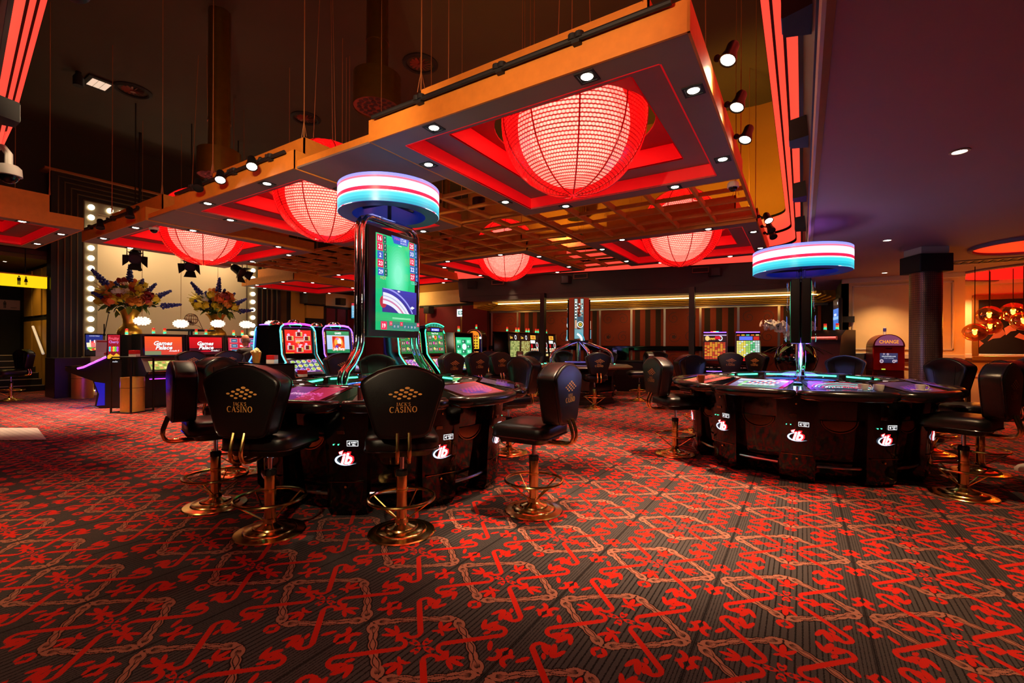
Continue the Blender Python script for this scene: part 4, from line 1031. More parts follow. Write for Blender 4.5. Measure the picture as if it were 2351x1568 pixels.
# theatre lanterns with barn doors
for k, (u, v, yaw_, lab) in enumerate(((310, 588, 20, 'black theatre spotlight with barn doors above the first vase'), (439, 607, 35, 'black theatre spotlight with barn doors at the left of the red lantern'), (546, 620, -15, 'black theatre spotlight with splayed barn doors right of the projector'))):
    p = onX(u, v, -13.6); t = thing('theatre_spotlight', lab, 'stage light', p, hd(-60+yaw_), 'theatre spotlights with barn doors')
    M = RX(R(-58))
    MB(M).lathe([(0, 0.2), (0.07, 0.2), (0.11, 0.16), (0.12, 0.0), (0.12, -0.12), (0.14, -0.13), (0.14, -0.17), (0.10, -0.17)], 18).build('lamp_body', m_satin, t)
    MB(M).lathe([(0.001, -0.155), (0.12, -0.155)], 16).build('lamp_lens', m_grey, t)
    for q in range(4):
        MB(M @ T(0, 0, -0.17) @ RZ(q*pi/2) @ T(0, 0.125, 0) @ RX(R(38))).prism([(-0.09, 0), (0.09, 0), (0.14, -0.17), (-0.14, -0.17)], -0.004, 0.004, 'y').build('barn_door', m_matte, t)
    MB().tube([(-0.15, 0, 0), (-0.15, 0, 0.22), (0.15, 0, 0.22), (0.15, 0, 0)], 0.012, 6).build('yoke', m_matte, t)
    MB().tube([(0, 0, 0.22), (0, 0, HIZ-p.z)], 0.015, 6).build('hanging_rod', m_matte, t)
p = onX(501, 606, -14.2); t = thing('projector', 'pale projector hung below the red lantern before the stage', 'projector', p, pi/2)
MB().box(-0.27, 0.27, -0.2, 0.2, -0.07, 0.07, 0.02).build('housing', mat('projector shell', (190, 150, 150), 0.5), t)
MB().lathe([(0.001, 0), (0.06, 0), (0.06, 0.03)], 14, (0.15, 0, 0.0)).build('vent', m_grey, t)
MB().tube([(-0.12, 0, 0.07), (0, 0, 0.25), (0, 0, 0.9)], 0.012, 6).build('mount', m_matte, t)
# microphone stand, bingo table and cage
p = onX(239, 790, -15.85); t = thing('microphone_stand', 'slim black microphone stand beside the poster', 'microphone stand', (p.x, p.y, 0.48))
MB().tube([(0, 0, 0.02), (0, 0, 1.35)], 0.014, 6).build('pole', m_matte, t); MB().tube([(0, 0, 1.05), (0, 0.09, 1.62)], 0.01, 6).build('boom', m_matte, t)
MB().lathe([(0, 0), (0.15, 0), (0.14, 0.02), (0.02, 0.03)], 16).build('round_base', m_matte, t); MB().ball((0, 0.095, 1.66), 0.03, 8, 6).build('microphone', m_grey, t)
MB().ball((0, 0, 1.06), 0.035, 8, 6).build('clutch', m_matte, t)
p = onX(437, 757, -15.2); t = thing('bingo_table', 'round black pedestal table on the stage carrying the bingo cage', 'table', (p.x, p.y, 0.48))
zt_ = p.z-0.48
MB().lathe([(0, zt_), (0.62, zt_), (0.63, zt_-0.02), (0.60, zt_-0.04), (0, zt_-0.05)], 28).build('tabletop', m_satin, t)
MB().lathe([(0.28, 0), (0.26, 0.03), (0.06, 0.06), (0.06, zt_-0.05)], 18).build('pedestal', m_satin, t)
p2 = onX(439, 733, -15.2); t = thing('bingo_cage', 'wire bingo ball cage on the black stage table', 'bingo cage', (p2.x, p2.y, p.z))
h = p2.z-p.z
mb = MB()
for k in range(9): mb.tube([(0.17*sin(b_)*cos(k*pi/9), 0.17*sin(b_)*sin(k*pi/9), h+0.17*cos(b_)) for b_ in [2*pi*i/20 for i in range(20)]], 0.005, 4, True)
for q in (-0.1, 0, 0.1): mb.tube([(sqrt(0.0289-q*q)*cos(a_), sqrt(0.0289-q*q)*sin(a_), h+q) for a_ in [2*pi*i/18 for i in range(18)]], 0.005, 4, True)
mb.build('cage', mat('copper wire', (120, 62, 34), 0.3, 0.8), t)
mb = MB()
for a_ in (-0.2, 0.2): mb.tube([(0, a_*1.6, 0), (0, a_*0.95, h), ], 0.008, 5); mb.tube([(0, a_*1.6, 0), (0, a_*0.95, 0.12), (0, 0, 0.14)], 0.006, 5)
mb.tube([(-0.2, -0.33, 0.008), (-0.2, 0.33, 0.008), (0.2, 0.33, 0.008), (0.2, -0.33, 0.008)], 0.008, 5, True); mb.tube([(-0.2, 0, 0.01), (0.2, 0, 0.01)], 0.008, 5)
mb.build('cage_stand', MATS['copper wire'], t)
mb = MB(); rg = random.Random(2)
for k in range(26):
    a_ = rg.uniform(0, 6.28); r_ = rg.uniform(0, 0.1); mb.ball((r_*cos(a_), r_*sin(a_), h-0.11+0.03*(k % 3)), 0.02, 6, 4)
o = mb.build('bingo_balls', mat('bingo balls', (120, 70, 60), 0.4), t); o['kind'] = 'stuff'
# ------------------------------------------------------------------ casino stools
def half_outline():
    h = [(0.0, 0.705), (0.10, 0.706), (0.150, 0.716), (0.172, 0.745), (0.188, 0.80), (0.215, 0.89), (0.243, 0.98), (0.258, 1.04), (0.252, 1.068), (0.225, 1.09), (0.16, 1.128), (0.08, 1.156), (0.0, 1.165)]
    return h+[(-x, z) for x, z in h[-2:0:-1]]
BK = half_outline()
def bl(y, s, dz=0.0): return [(x*s, y, 0.935+(z-0.935)*s+dz) for x, z in BK]
GL = {'J': (0.42, [((0.28, 1), (0.28, 0.12), 0.13), ((0.28, 0.14), (0.2, 0.0), 0.1), ((0.2, 0.0), (0.05, 0.05), 0.07), ((0.1, 0.98), (0.44, 0.98), 0.05)]),
      'A': (0.8, [((0.08, 0), (0.38, 1), 0.06), ((0.38, 1), (0.70, 0), 0.14), ((0.2, 0.35), (0.56, 0.35), 0.05), ((-0.02, 0.02), (0.2, 0.02), 0.05), ((0.55, 0.02), (0.84, 0.02), 0.05)]),
      'C': (0.78, 'C'), 'O': (0.86, 'O'), 'S': (0.58, 'S'),
      'K': (0.78, [((0.14, 0), (0.14, 1), 0.14), ((0.18, 0.42), (0.6, 0.98), 0.06), ((0.32, 0.6), (0.68, 0.02), 0.14), ((0, 0.02), (0.3, 0.02), 0.05), ((0, 0.98), (0.3, 0.98), 0.05), ((0.48, 0.98), (0.74, 0.98), 0.05), ((0.54, 0.02), (0.84, 0.02), 0.05)]),
      'I': (0.34, [((0.16, 0), (0.16, 1), 0.14), ((0, 0.02), (0.32, 0.02), 0.05), ((0, 0.98), (0.32, 0.98), 0.05)]),
      'N': (0.84, [((0.12, 0), (0.12, 1), 0.06), ((0.12, 1), (0.70, 0), 0.14), ((0.70, 0), (0.70, 1), 0.06), ((0, 0.02), (0.26, 0.02), 0.05), ((-0.02, 0.98), (0.2, 0.98), 0.05), ((0.56, 0.98), (0.84, 0.98), 0.05)]),
      "'": (0.2, [((0.08, 0.98), (0.05, 0.72), 0.08)])}
def serif(mb, s, cx, cz, h, y, sq=1.0):
    tot = sum(GL[c][0]+0.12 for c in s)-0.12; x = -tot/2
    def st(a, b_, w_):
        ax, az, bx, bz = cx+(x+a[0])*h*sq, cz+(a[1]-0.5)*h, cx+(x+b_[0])*h*sq, cz+(b_[1]-0.5)*h
        d = Vector((bx-ax, bz-az)); d.normalize(); n = Vector((-d.y, d.x))*(w_*h/2)
        mb.add([(ax+n.x, y, az+n.y), (ax-n.x, y, az-n.y), (bx-n.x, y, bz-n.y), (bx+n.x, y, bz+n.y)], [(0, 1, 2, 3)])
    for c in s:
        w_, g_ = GL[c]
        if isinstance(g_, str):
            P = []
            if g_ == 'O': P = [(0.42+0.36*cos(t), 0.5+0.5*sin(t), 0.05+0.11*abs(cos(t))) for t in [2*pi*k/18 for k in range(19)]]
            if g_ == 'C': P = [(0.42+0.36*cos(t), 0.5+0.5*sin(t), 0.05+0.11*max(0, -cos(t))) for t in [0.75+(2*pi-1.5)*k/14 for k in range(15)]]
            if g_ == 'S': P = [(0.28+0.2*cos(t), 0.74+0.24*sin(t), 0.08) for t in [0.5+4.2*k/8 for k in range(9)]]+[(0.28+0.22*cos(t), 0.25+0.24*sin(t), 0.10) for t in [1.57-4.4*k/8 for k in range(9)]]
            for a, b_ in zip(P, P[1:]): st(a, b_, (a[2]+b_[2])/2+0.02)
            if g_ in 'CS': st(P[0], (P[0][0]+0.03, P[0][1]-0.16 if g_ == 'S' else P[0][1]+0.14), 0.05)
        else:
            for a, b_, ww in g_: st(a, b_, ww)
        x += w_+0.12
def rsq(a, r, n=4):
    out = []
    for k, (sx, sy) in enumerate(((1, 1), (-1, 1), (-1, -1), (1, -1))):
        for i in range(n+1):
            an = k*pi/2+i*pi/2/n; out.append((sx*(a-r)+r*cos(an), sy*(a-r)+r*sin(an)))
    return out
def make_stool():
    t = thing('casino_stool', '', 'stool')
    b_ = MB().lathe([(0.001, 0), (0.226, 0), (0.229, 0.006), (0.222, 0.013), (0.172, 0.020), (0.166, 0.028), (0.160, 0.032), (0.112, 0.040), (0.106, 0.050), (0.1, 0.054), (0.060, 0.064), (0.046, 0.075), (0.042, 0.10), (0.036, 0.105)], 40).build('round_base', m_gold, t, 25)
    c = MB().lathe([(0.036, 0.08), (0.036, 0.285), (0.040, 0.288), (0.040, 0.300), (0.036, 0.303), (0.036, 0.405), (0.034, 0.412)], 24).build('column', m_gold, t)
    MB().lathe([(0.0365, 0.395), (0.039, 0.40), (0.039, 0.43), (0.03, 0.436), (0.015, 0.436)], 20).build('collar', m_matte, c)
    MB().lathe([(0.015, 0.42), (0.015, 0.56)], 14).build('piston', m_steel, t)
    f = MB().tube([(0.222*cos(2*pi*k/36), 0.222*sin(2*pi*k/36), 0.240) for k in range(36)], 0.0115, 8, True).build('foot_ring', m_gold, t)
    for k in range(4):
        a = pi/4+k*pi/2+0.25; MB().tube([(0.22*cos(a), 0.22*sin(a), 0.236), (0.035*cos(a), 0.035*sin(a), 0.092)], 0.006, 6).build('spoke', m_gold, f)
    L = []
    for z, i in ((0.55, 0.09), (0.556, 0.055), (0.595, 0.038), (0.600, 0.02), (0.606, 0.004), (0.615, 0.0), (0.672, 0.0), (0.692, 0.012), (0.704, 0.04), (0.710, 0.09)):
        L.append([(x, y+0.03, z-(0.012 if y > 0.15 else 0)) for x, y in rsq(0.238-i, max(0.03, 0.085-i*0.5))])
    s = MB().loft(L).build('seat', m_leather, t, 60)
    MB().tube([(x, y+0.03, 0.604) for x, y in rsq(0.239, 0.085)], 0.0055, 5, True).build('piping', m_piping, s)
    L = [bl(-0.305, 0.90), bl(-0.302, 0.95), bl(-0.290, 0.985), bl(-0.272, 1.0), bl(-0.20, 1.0), bl(-0.165, 0.99), bl(-0.150, 0.955), bl(-0.150, 0.90), bl(-0.168, 0.76), bl(-0.186, 0.55), bl(-0.192, 0.28)]
    k = MB().loft(L).build('backrest', m_leather, t, 60)
    MB().tube([(p[0], -0.291, p[2]) for p in bl(0, 0.988)], 0.0055, 5, True).build('piping', m_piping, k)
    MB().tube([(p[0], -0.158, p[2]) for p in bl(0, 0.982)], 0.005, 5, True).build('piping', m_piping, k)
    for sx in (-0.11, 0.11): MB().tube([(sx*1.0, -0.150, 0.74), (sx*1.1, -0.160, 0.9), (sx*1.25, -0.154, 1.07)], 0.003, 4).build('seam', m_piping, k)
    mb = MB()
    for i in range(4):
        for j in range(4):
            if i == 3 and j == 3: continue
            x, z, s_ = 0.028-0.034*i+0.026*j-0.004, 1.022-0.0125*i-0.0135*j, 1.0-0.10*max(i, j)*0.7
            mb.add([(x+0.0155*s_*cos(q*pi/6), -0.3068, z+0.0078*s_*sin(q*pi/6)) for q in range(12)], [tuple(range(12))])
    serif(mb, "JACK'S", 0, 0.921, 0.021, -0.3068); serif(mb, 'CASINO', 0, 0.888, 0.035, -0.3068)
    mb.build('stitched_logo', m_logo, k)
    for sx in (-0.036, 0.036):
        pts = [(sx, -0.10, 0.552), (sx, -0.26, 0.552), (sx, -0.30, 0.556), (sx, -0.330, 0.575), (sx, -0.342, 0.61), (sx, -0.338, 0.65), (sx, -0.322, 0.70), (sx, -0.308, 0.74)]
        MB().tube(pts, 0.0125, 8).build('back_bracket', m_gold, t)
    return t
STOOL = make_stool(); _first = [True]
def stool(label, p, rz):
    p = (p[0], p[1], 0)
    if _first[0]:
        _first[0] = False; STOOL.location = p; STOOL.rotation_euler = (0, 0, rz); STOOL['label'] = label; STOOL['group'] = 'black leather casino stools'; return STOOL
    return dup(STOOL, p, rz, label, 'black leather casino stools')
for (u, v, h, lab) in (
    (922, 1222, -15, 'nearest stool, its gold logo squarely facing us, before the left roulette table'),
    (620, 1222, 6, 'black stool with gold logo left of the nearest one, at the glowing purple game screen'),
    (495, 1160, 48, 'stool turned side-on at the left of the left roulette table, gold base fully lit'),
    (1225, 1172, -60, 'stool turned side-on at the right of the left roulette table'),
    (545, 1085, 96, 'grey-shining stool behind the side-on stool left of the left roulette table'),
    (1168, 1040, -127, 'stool with a brown front, between the left roulette table and the kiosk table'),
    (1570, 1043, 82, 'stool at the left of the right roulette table, white bag behind its base'),
    (2212, 1138, -30, 'large black stool with a violet-lit logo at the right front of the right roulette table'),
    (2250, 1085, -72, 'stool mostly cut by the right picture edge, its gold base behind the violet-lit stool'),
    (1365, 937, -6, 'stool with small gold logo facing away at the bronze kiosk table'),
    (1467, 920, -88, 'stool side-on at the right of the bronze kiosk table'),
    (1215, 920, 88, 'stool at the left of the bronze kiosk table behind the brown-fronted one'),
    (25, 920, -165, 'blue-lit stool at the left edge in front of the stairs')):
    stool(lab, onz(u, v) if u != 1570 else cr(1.955, 5.47), hd(h))
for (x, d, h, lab) in (
    (-1.86, 6.28, 166, 'grey-shining stool facing us beyond the left roulette table'),
    (-2.86, 7.28, -52, 'green-lit stool between the left roulette table and the red-screened slot machine'),
    (-6.55, 9.17, -58, 'stool at the left wide-screen console, behind the side-on stool'),
    (-6.17, 9.84, -50, 'stool at the middle wide-screen console'),
    (-6.02, 10.46, -60, 'dark grey stool under the seated bald man'),
    (-1.22, 8.05, -50, 'stool at the nearer green-arched slot machine'),
    (-0.82, 8.75, -46, 'stool at the farther green-arched slot machine, turned a little to us'),
    (-0.40, 9.45, -40, 'stool at the small green-screened slot machine'),
    (-0.65, 11.6, -20, 'stool before the round-topped yellow slot machine'),
    (0.66, 11.8, 160, 'brown-backed stool in front of the bank of dark slot machines'),
    (1.42, 12.3, 176, 'stool seen from the front behind the chrome legs of the bronze kiosk'),
    (2.55, 12.2, 195, 'stool seen from the front behind the red-topped cup on the kiosk table'),
    (3.85, 12.1, 200, 'olive-lit stool at the far right behind the bronze kiosk table'),
    (5.10, 5.55, -95, 'stool facing us in front of the mosaic column'),
    (5.00, 6.90, -138, 'stool seen from the front beyond the right roulette table, before the red change machine'),
    (2.85, 6.95, 164, 'dark blue-lit stool facing us beyond the left end of the right roulette table'),
    (4.92, 10.35, 21, 'small stool with logo in front of the two bright slot machines'),
    (5.62, 10.2, 66, 'stool turned side-on right of the two bright slot machines')):
    stool(lab, cr(x, d), hd(h))

# ------------------------------------------------------------------ electronic roulette tables
N = 10
def ibart():
    a = Art(0.0012)
    a.text('ib', 0.012, 0.002, 0.088, (255, 30, 40), bold=0.075, shear=0.28)
    a.text('ib', 0.008, 0.0, 0.082, W_, bold=0.035, shear=0.28)
    a.poly([(-0.050, 0.048), (-0.012, 0.062), (-0.022, 0.026), (-0.045, 0.030)], (255, 40, 50)); a.poly([(-0.046, 0.048), (-0.016, 0.058), (-0.024, 0.030), (-0.043, 0.032)], (255, 215, 215))
    P = []; Q = []
    for k in range(15):
        t = R(100+190*k/14); P.append((0.0+0.078*cos(t), -0.012+0.042*sin(t))); w_ = 0.014*sin(pi*min(1, (k+1)/15.0))+0.002; Q.append((0.0+(0.078-w_)*cos(t), -0.012+(0.042-w_)*sin(t)))
    a._p(P+Q, [(k, k+1, 16+k, 15+k) for k in range(14)], (205, 225, 255))
    a.poly([(0.027, -0.052), (0.085, -0.036), (0.045, -0.044), (0.02, -0.043)], (215, 230, 255))
    return a
m_logoe = mat('backlit logo', (0, 0, 0), 0.3, attr=True, es=1.6)
m_trim = mat('bronze chrome edge', (150, 118, 84), 0.16, 1.0)
def screen_art(kind):
    a = Art(0.0005); w_, h_ = 0.26, 0.185
    if kind == 'promo':
        a.rect(-w_, -h_, w_, h_, (86, 36, 104), (108, 44, 116)); a.poly([(0.02, -h_), (w_, -h_), (w_, h_), (-0.02, h_)], (150, 22, 62)); a.poly([(0.0, h_), (0.02, h_), (0.03, 0.04), (0.01, 0.06)], (40, 14, 40))
        a.text('inter', -0.07, 0.0, 0.058, (240, 180, 220), shear=0.25, bold=0.012); a.text('block', 0.085, 0.0, 0.058, (205, 70, 150), shear=0.25, bold=0.012)
        a.ell(-0.125, 0.045, 0.012, 0.008, (230, 90, 170)); a.text('LUXURY GAMING PRODUCTS', -0.02, -0.05, 0.012, (220, 150, 200), 0.24)
        rg = random.Random(1)
        for k in range(26):
            x, y = rg.uniform(-0.02, 0.25), rg.uniform(-0.17, 0.0); s = rg.uniform(0.006, 0.018)
            a.poly([(x-s, y), (x, y+s*0.8), (x+s, y), (x, y-s*0.8)], (225, 110, 190))
        for k in range(30): a.rect(0.12+0.013*(k % 10), 0.12+0.018*(k//10), 0.13+0.013*(k % 10), 0.133+0.018*(k//10), (205, 40, 70))
    elif kind == 'dim':
        a.rect(-w_, -h_, w_, h_, (46, 30, 60), (66, 44, 74)); a.ell(0.02, -0.06, 0.2, 0.08, (70, 46, 120))
        for i in range(13):
            for j in range(4): a.rect(-0.15+0.024*i, -0.10+0.032*j, -0.131+0.024*i, -0.074+0.032*j, ((150, 50, 110), (60, 40, 120))[(i+j) % 2])
    elif kind == 'red':
        a.rect(-w_, -h_, w_, h_, (226, 50, 48), (240, 70, 62)); a.poly([(-0.03, -h_), (0.12, -h_), (0.10, h_), (-0.01, h_)], (70, 20, 34))
        for j in range(9): a.rect(-0.24, -0.16+0.036*j, -0.06, -0.145+0.036*j, (250, 110, 96)); a.rect(0.14, -0.16+0.036*j, 0.24, -0.15+0.036*j, (250, 110, 96))
        for j in range(6): a.rect(-0.01, -0.15+0.05*j, 0.09, -0.12+0.05*j, (110, 40, 60))
    elif kind == 'layout':
        a.rect(-w_, -h_, w_, h_, (70, 80, 130), (120, 160, 200)); a.rect(-w_, 0.12, w_, h_, (190, 210, 225)); a.rect(-0.14, -0.14, 0.24, 0.10, (60, 130, 110))
        a.ell(-0.2, 0.03, 0.03, 0.03, (200, 215, 235)); a.rect(-0.17, -0.13, -0.13, 0.09, (110, 210, 130))
        for i in range(12):
            for j in range(3): a.rect(-0.125+0.029*i, -0.06+0.048*j, -0.099+0.029*i, -0.016+0.048*j, ((220, 110, 130), (225, 235, 240), (90, 110, 170))[(i+j*2) % 3])
        for i in range(6): a.rect(-0.125+0.058*i, -0.12, -0.073+0.058*i, -0.075, (205, 225, 235))
    else:
        a.rect(-w_, -h_, w_, h_, (26, 30, 60), (30, 70, 80)); rg = random.Random(4)
        for k in range(7): a.ring(0.02, -0.06, 0.10+0.03*k, 0.114+0.03*k, ((210, 60, 90), (90, 190, 170), (200, 220, 230))[k % 3], 22, 10, 170, 0.8)
        for k in range(30): x = rg.uniform(-0.25, 0.2); y = rg.uniform(-0.17, 0.16); a.rect(x, y, x+rg.uniform(0.02, 0.08), y+0.008, ((200, 220, 235), (220, 60, 90), (60, 160, 130))[k % 3])
        a.text('inter', -0.07, -0.06, 0.06, (225, 235, 245), shear=0.25, bold=0.015); a.text('block', 0.085, -0.06, 0.06, (250, 80, 120), shear=0.25, bold=0.015)
    return a
KIND = {}
for k in ('promo', 'dim', 'red', 'layout', 'wheel'): KIND[k] = screen_art(k).mb.mesh('play_screen', m_screen)
IB = ibart().mb.mesh('backlit_logo', m_logoe)
def bill():
    a = Art(0.001); a.rect(-0.042, -0.021, 0.042, 0.021, W_); a.rect(-0.039, -0.018, 0.039, 0.018, (10, 14, 18)); a.poly([(-0.034, 0), (-0.018, 0.013), (-0.018, -0.013)], W_)
    a.text('INSERT', 0.012, 0.007, 0.010, W_, 0.042, bold=0.02); a.text('BILL', 0.012, -0.008, 0.010, W_, 0.036, bold=0.02); return a
BILL = bill().mb.mesh('bill_label', m_logoe)
# shared meshes for one of the ten places; outward is -y
def sect_meshes():
    S = {}
    mb = MB(); P = lambda z, r, h, i: [(-h, -r, z), (-h*0.55, -r-0.018, z), (h*0.55, -r-0.018, z), (h, -r, z), (h*0.9, -i, z), (-h*0.9, -i, z)]
    mb.loft([P(0.0, 1.07, 0.14, 0.7), P(0.06, 1.115, 0.145, 0.7), P(0.35, 1.125, 0.150, 0.7), P(0.80, 1.165, 0.172, 0.7), P(0.835, 1.165, 0.172, 0.7)]); S['pillar'] = mb.mesh('pillar', m_black, 30)
    mb = MB(); mb.box(-0.172, 0.172, -1.188, -1.160, 0.828, 0.842, 0.004); S['pillar_trim'] = mb.mesh('pillar_trim', m_trim)
    mb = MB(); mb.box(-0.13, 0.13, -1.149, -1.12, 0.268, 0.272); mb.lathe([(0, -0.004), (0.008, 0), (0.0, 0.006)], 10, (0, 0, 0)) if False else None; S['door_seam'] = mb.mesh('door_seam', m_trim)
    mb = MB(RX(pi/2)); mb.lathe([(0.0, 0.0), (0.009, 0), (0.009, 0.006), (0, 0.007)], 12); S['lock'] = mb.mesh('lock', m_gold)
    mb = MB(); mb.box(-0.03, 0.03, -0.012, 0.02, -0.013, 0.013, 0.003); S['card_slot'] = mb.mesh('card_slot', m_trim)
    a1 = R(10.2)
    mb = MB(); L = []
    for i in range(9):
        a = -pi/2-a1+2*a1*i/8
        L.append([(r*cos(a), r*sin(a), z) for r, z in ((0.98, 0.02), (1.02, 0.10), (1.035, 0.30), (1.07, 0.56), (1.10, 0.80), (1.10, 0.84), (0.9, 0.84), (0.9, 0.02))])
    mb.loft(L, True); S['knee_panel'] = mb.mesh('knee_panel', m_black, 30)
    mb = MB(); n = 12
    L = [[(0.155*cos(pi+pi*i/n)*s, y, 0.60+0.115*sin(pi+pi*i/n)*s) for i in range(n+1)] for y, s in ((-1.04, 1.0), (-1.085, 1.0), (-1.085, 0.94), (-1.055, 0.90))]
    mb.loft(L, True); mb.prism([(0.138*cos(pi+pi*i/12), 0.60+0.098*sin(pi+pi*i/12)) for i in range(13)], -1.079, -1.072, 'y'); S['coin_tray'] = mb.mesh('coin_tray', m_trim, 30)
    mb = MB(); mb.tube([(1.085*cos(a), 1.085*sin(a), 0.165) for a in [-pi/2-a1*0.95+1.9*a1*i/8 for i in range(9)]], 0.014, 8); S['kick_rail'] = mb.mesh('kick_rail', mat('satin chrome', (245, 240, 240), 0.22, 1.0))
    # station: tilted desk with screen; outer edge r 1.28, inner r 0.92
    desk = [(-0.325, -1.285), (0.325, -1.285), (0.235, -0.90), (-0.235, -0.90)]
    z_ = lambda y: 0.875+(y+1.285)/0.385*0.078
    mb = MB(); mb.loft([[(x, y, 0.80) for x, y in desk], [(x, y, z_(y)) for x, y in desk]]); S['desk'] = mb.mesh('desk', m_grey)
    th = math.atan2(0.078, 0.385)
    S['M_screen'] = T(0, -1.10, z_(-1.10)+0.004) @ RX(-(pi/2-th))
    mb = MB(S['M_screen']); mb.box(-0.275, 0.275, -0.0015, 0.004, -0.20, 0.20); S['glass'] = mb.mesh('bezel', m_black)
    mb = MB(); pts = [(-0.36, -1.20, 0.862), (-0.345, -1.285, 0.858), (-0.27, -1.325, 0.855), (-0.10, -1.345, 0.853), (0.10, -1.345, 0.853), (0.27, -1.325, 0.855), (0.345, -1.285, 0.858), (0.36, -1.20, 0.862)]
    mb.tube(pts, [0.03, 0.042, 0.047, 0.05, 0.05, 0.047, 0.042, 0.03], 10); S['armrest'] = mb.mesh('armrest', m_piping, 60)
    mb = MB(); mb.tube([(p[0]*1.01, p[1]-0.012, p[2]-0.036) for p in pts], 0.009, 6); S['edge_trim'] = mb.mesh('edge_trim', m_trim, 60)
    mb = MB(); mb.prism([(-0.23, -0.89), (0.23, -0.89), (0.19, -0.735), (-0.19, -0.735)], 0.87, 0.945, 'z'); S['console'] = mb.mesh('console', m_grey)
    mb = MB(); mb.lathe([(0.001, 0.012), (0.05, 0.011), (0.062, 0.0)], 16, (0.0, -0.81, 0.945)); S['speaker_disc'] = mb.mesh('speaker_disc', m_matte)
    mb = MB(); mb.box(0.10, 0.15, -0.83, -0.80, 0.945, 0.952); S['call_light'] = mb.mesh('call_light', mat('call light', (230, 220, 210), 0.3, em=(235, 230, 225), es=0.8))
    mb = MB(); mb.box(-0.19, 0.19, -0.735, -0.715, 0.88, 0.955); S['light_housing'] = mb.mesh('light_housing', m_satin)
    mb = MB(); mb.tube([(-0.165, -0.708, 0.932), (0.165, -0.708, 0.932)], 0.0085, 8); S['light_bar'] = mb.mesh('light_bar', m_ledgreen)
    mb = MB(); mb.box(-0.0035, 0.0035, -0.003, 0.003, -0.0035, 0.0035); S['indicator'] = mb.mesh('indicator', m_ledgreen)
    return S
SM = sect_meshes()
m_wheelb = mat('blue wheel glow', (40, 80, 220), 0.3, em=(60, 110, 255), es=2.2)
def roulette(label, p, ph, kinds, gone=()):
    t = thing('roulette_table', label, 'roulette table', (p[0], p[1], 0), 0, 'ten-seat electronic roulette tables')
    MB().lathe([(0.0, 0.012), (0.96, 0.012), (0.98, 0.05), (0.98, 0.10)], 50).build('plinth', m_matte, t)
    MB().lathe([(1.165, 0.842), (1.16, 0.852), (0.72, 0.885), (0.70, 0.875), (0.70, 0.868)], 60).build('deck', m_black, t, 20)
    MB().lathe([(0.001, 0.872), (0.705, 0.872)], 60).build('felt', m_felt, t)
    w0 = MB().lathe([(0.42, 0.872), (0.42, 0.895), (0.40, 0.905), (0.36, 0.905), (0.30, 0.885), (0.0, 0.89)], 40).build('wheel', m_black, t)
    MB().lathe([(0.36, 0.9065), (0.395, 0.9065)], 40).build('glow_ring', m_wheelb, w0)
    for k in range(12):
        MB(RZ(k*pi/6)).box(0.29, 0.35, -0.05, 0.05, 0.888, 0.896).build('number_pocket', m_red if k % 2 else m_satin, w0)
    MB().lathe([(0.425, 0.895), (0.40, 0.945), (0.30, 0.985), (0.16, 1.01), (0.001, 1.015)], 40).build('glass_dome', m_glass, w0, 60)
    for q in (-0.4, 0.4):
        MB(RZ(q+R(-90)+atan2(-p[1], -p[0])+R(90))).box(0.44, 0.47, -0.06, 0.06, 0.885, 0.90).build('white_light', m_ledw, t)
    for k in range(N):
        a = ph+2*pi*k/N; M = RZ(a+pi/2); Ms = RZ(a+pi/N+pi/2)
        pl = link('pillar', SM['pillar'], t, M); link('pillar_trim', SM['pillar_trim'], pl); link('door_seam', SM['door_seam'], pl)
        tilt = RX(R(-3))
        link('backlit_logo', IB, pl, T(0, -1.158, 0.45) @ RX(R(4))); link('bill_label', BILL, pl, T(0.055, -1.168, 0.562) @ RX(R(4)))
        link('lock', SM['lock'], pl, T(0, -1.150, 0.235)); link('lock', SM['lock'], pl, T(-0.005, -1.182, 0.755)); link('card_slot', SM['card_slot'], pl, T(-0.03, -1.168, 0.645))
        for q in (-0.085, -0.05): link('indicator', SM['indicator'], pl, T(q, -1.168, 0.553))
        kp = link('knee_panel', SM['knee_panel'], t, Ms); link('coin_tray', SM['coin_tray'], kp); link('kick_rail', SM['kick_rail'], kp)
        d = link('desk', SM['desk'], t, Ms); link('bezel', SM['glass'], d); link('play_screen', KIND[kinds[k]], d, SM['M_screen'] @ T(0, -0.002, 0) @ Matrix.Scale(0.9, 4))
        link('armrest', SM['armrest'], t, Ms); link('edge_trim', SM['edge_trim'], t, Ms)
        co = link('console', SM['console'], t, Ms); link('speaker_disc', SM['speaker_disc'], co); link('call_light', SM['call_light'], co)
        hb = link('light_housing', SM['light_housing'], t, Ms); link('light_bar', SM['light_bar'], hb)
    return t
m_glass = bpy.data.materials.new('clear dome'); m_glass.use_nodes = True
_nt = m_glass.node_tree; _g = NG(_nt); _tr = _g.n('ShaderNodeBsdfTransparent'); _gl = _g.n('ShaderNodeBsdfGlossy'); _gl.inputs['Roughness'].default_value = 0.03
_mx = _g.n('ShaderNodeMixShader'); _mx.inputs[0].default_value = 0.09
_nt.links.new(_tr.outputs[0], _mx.inputs[1]); _nt.links.new(_gl.outputs[0], _mx.inputs[2]); _nt.links.new(_mx.outputs[0], _nt.nodes['Material Output'].inputs['Surface'])
TB1, TB2 = cr(-1.24, 4.55), cr(3.33, 5.3)
ph1, ph2 = R(18.4)+YAW, R(21.0)+YAW
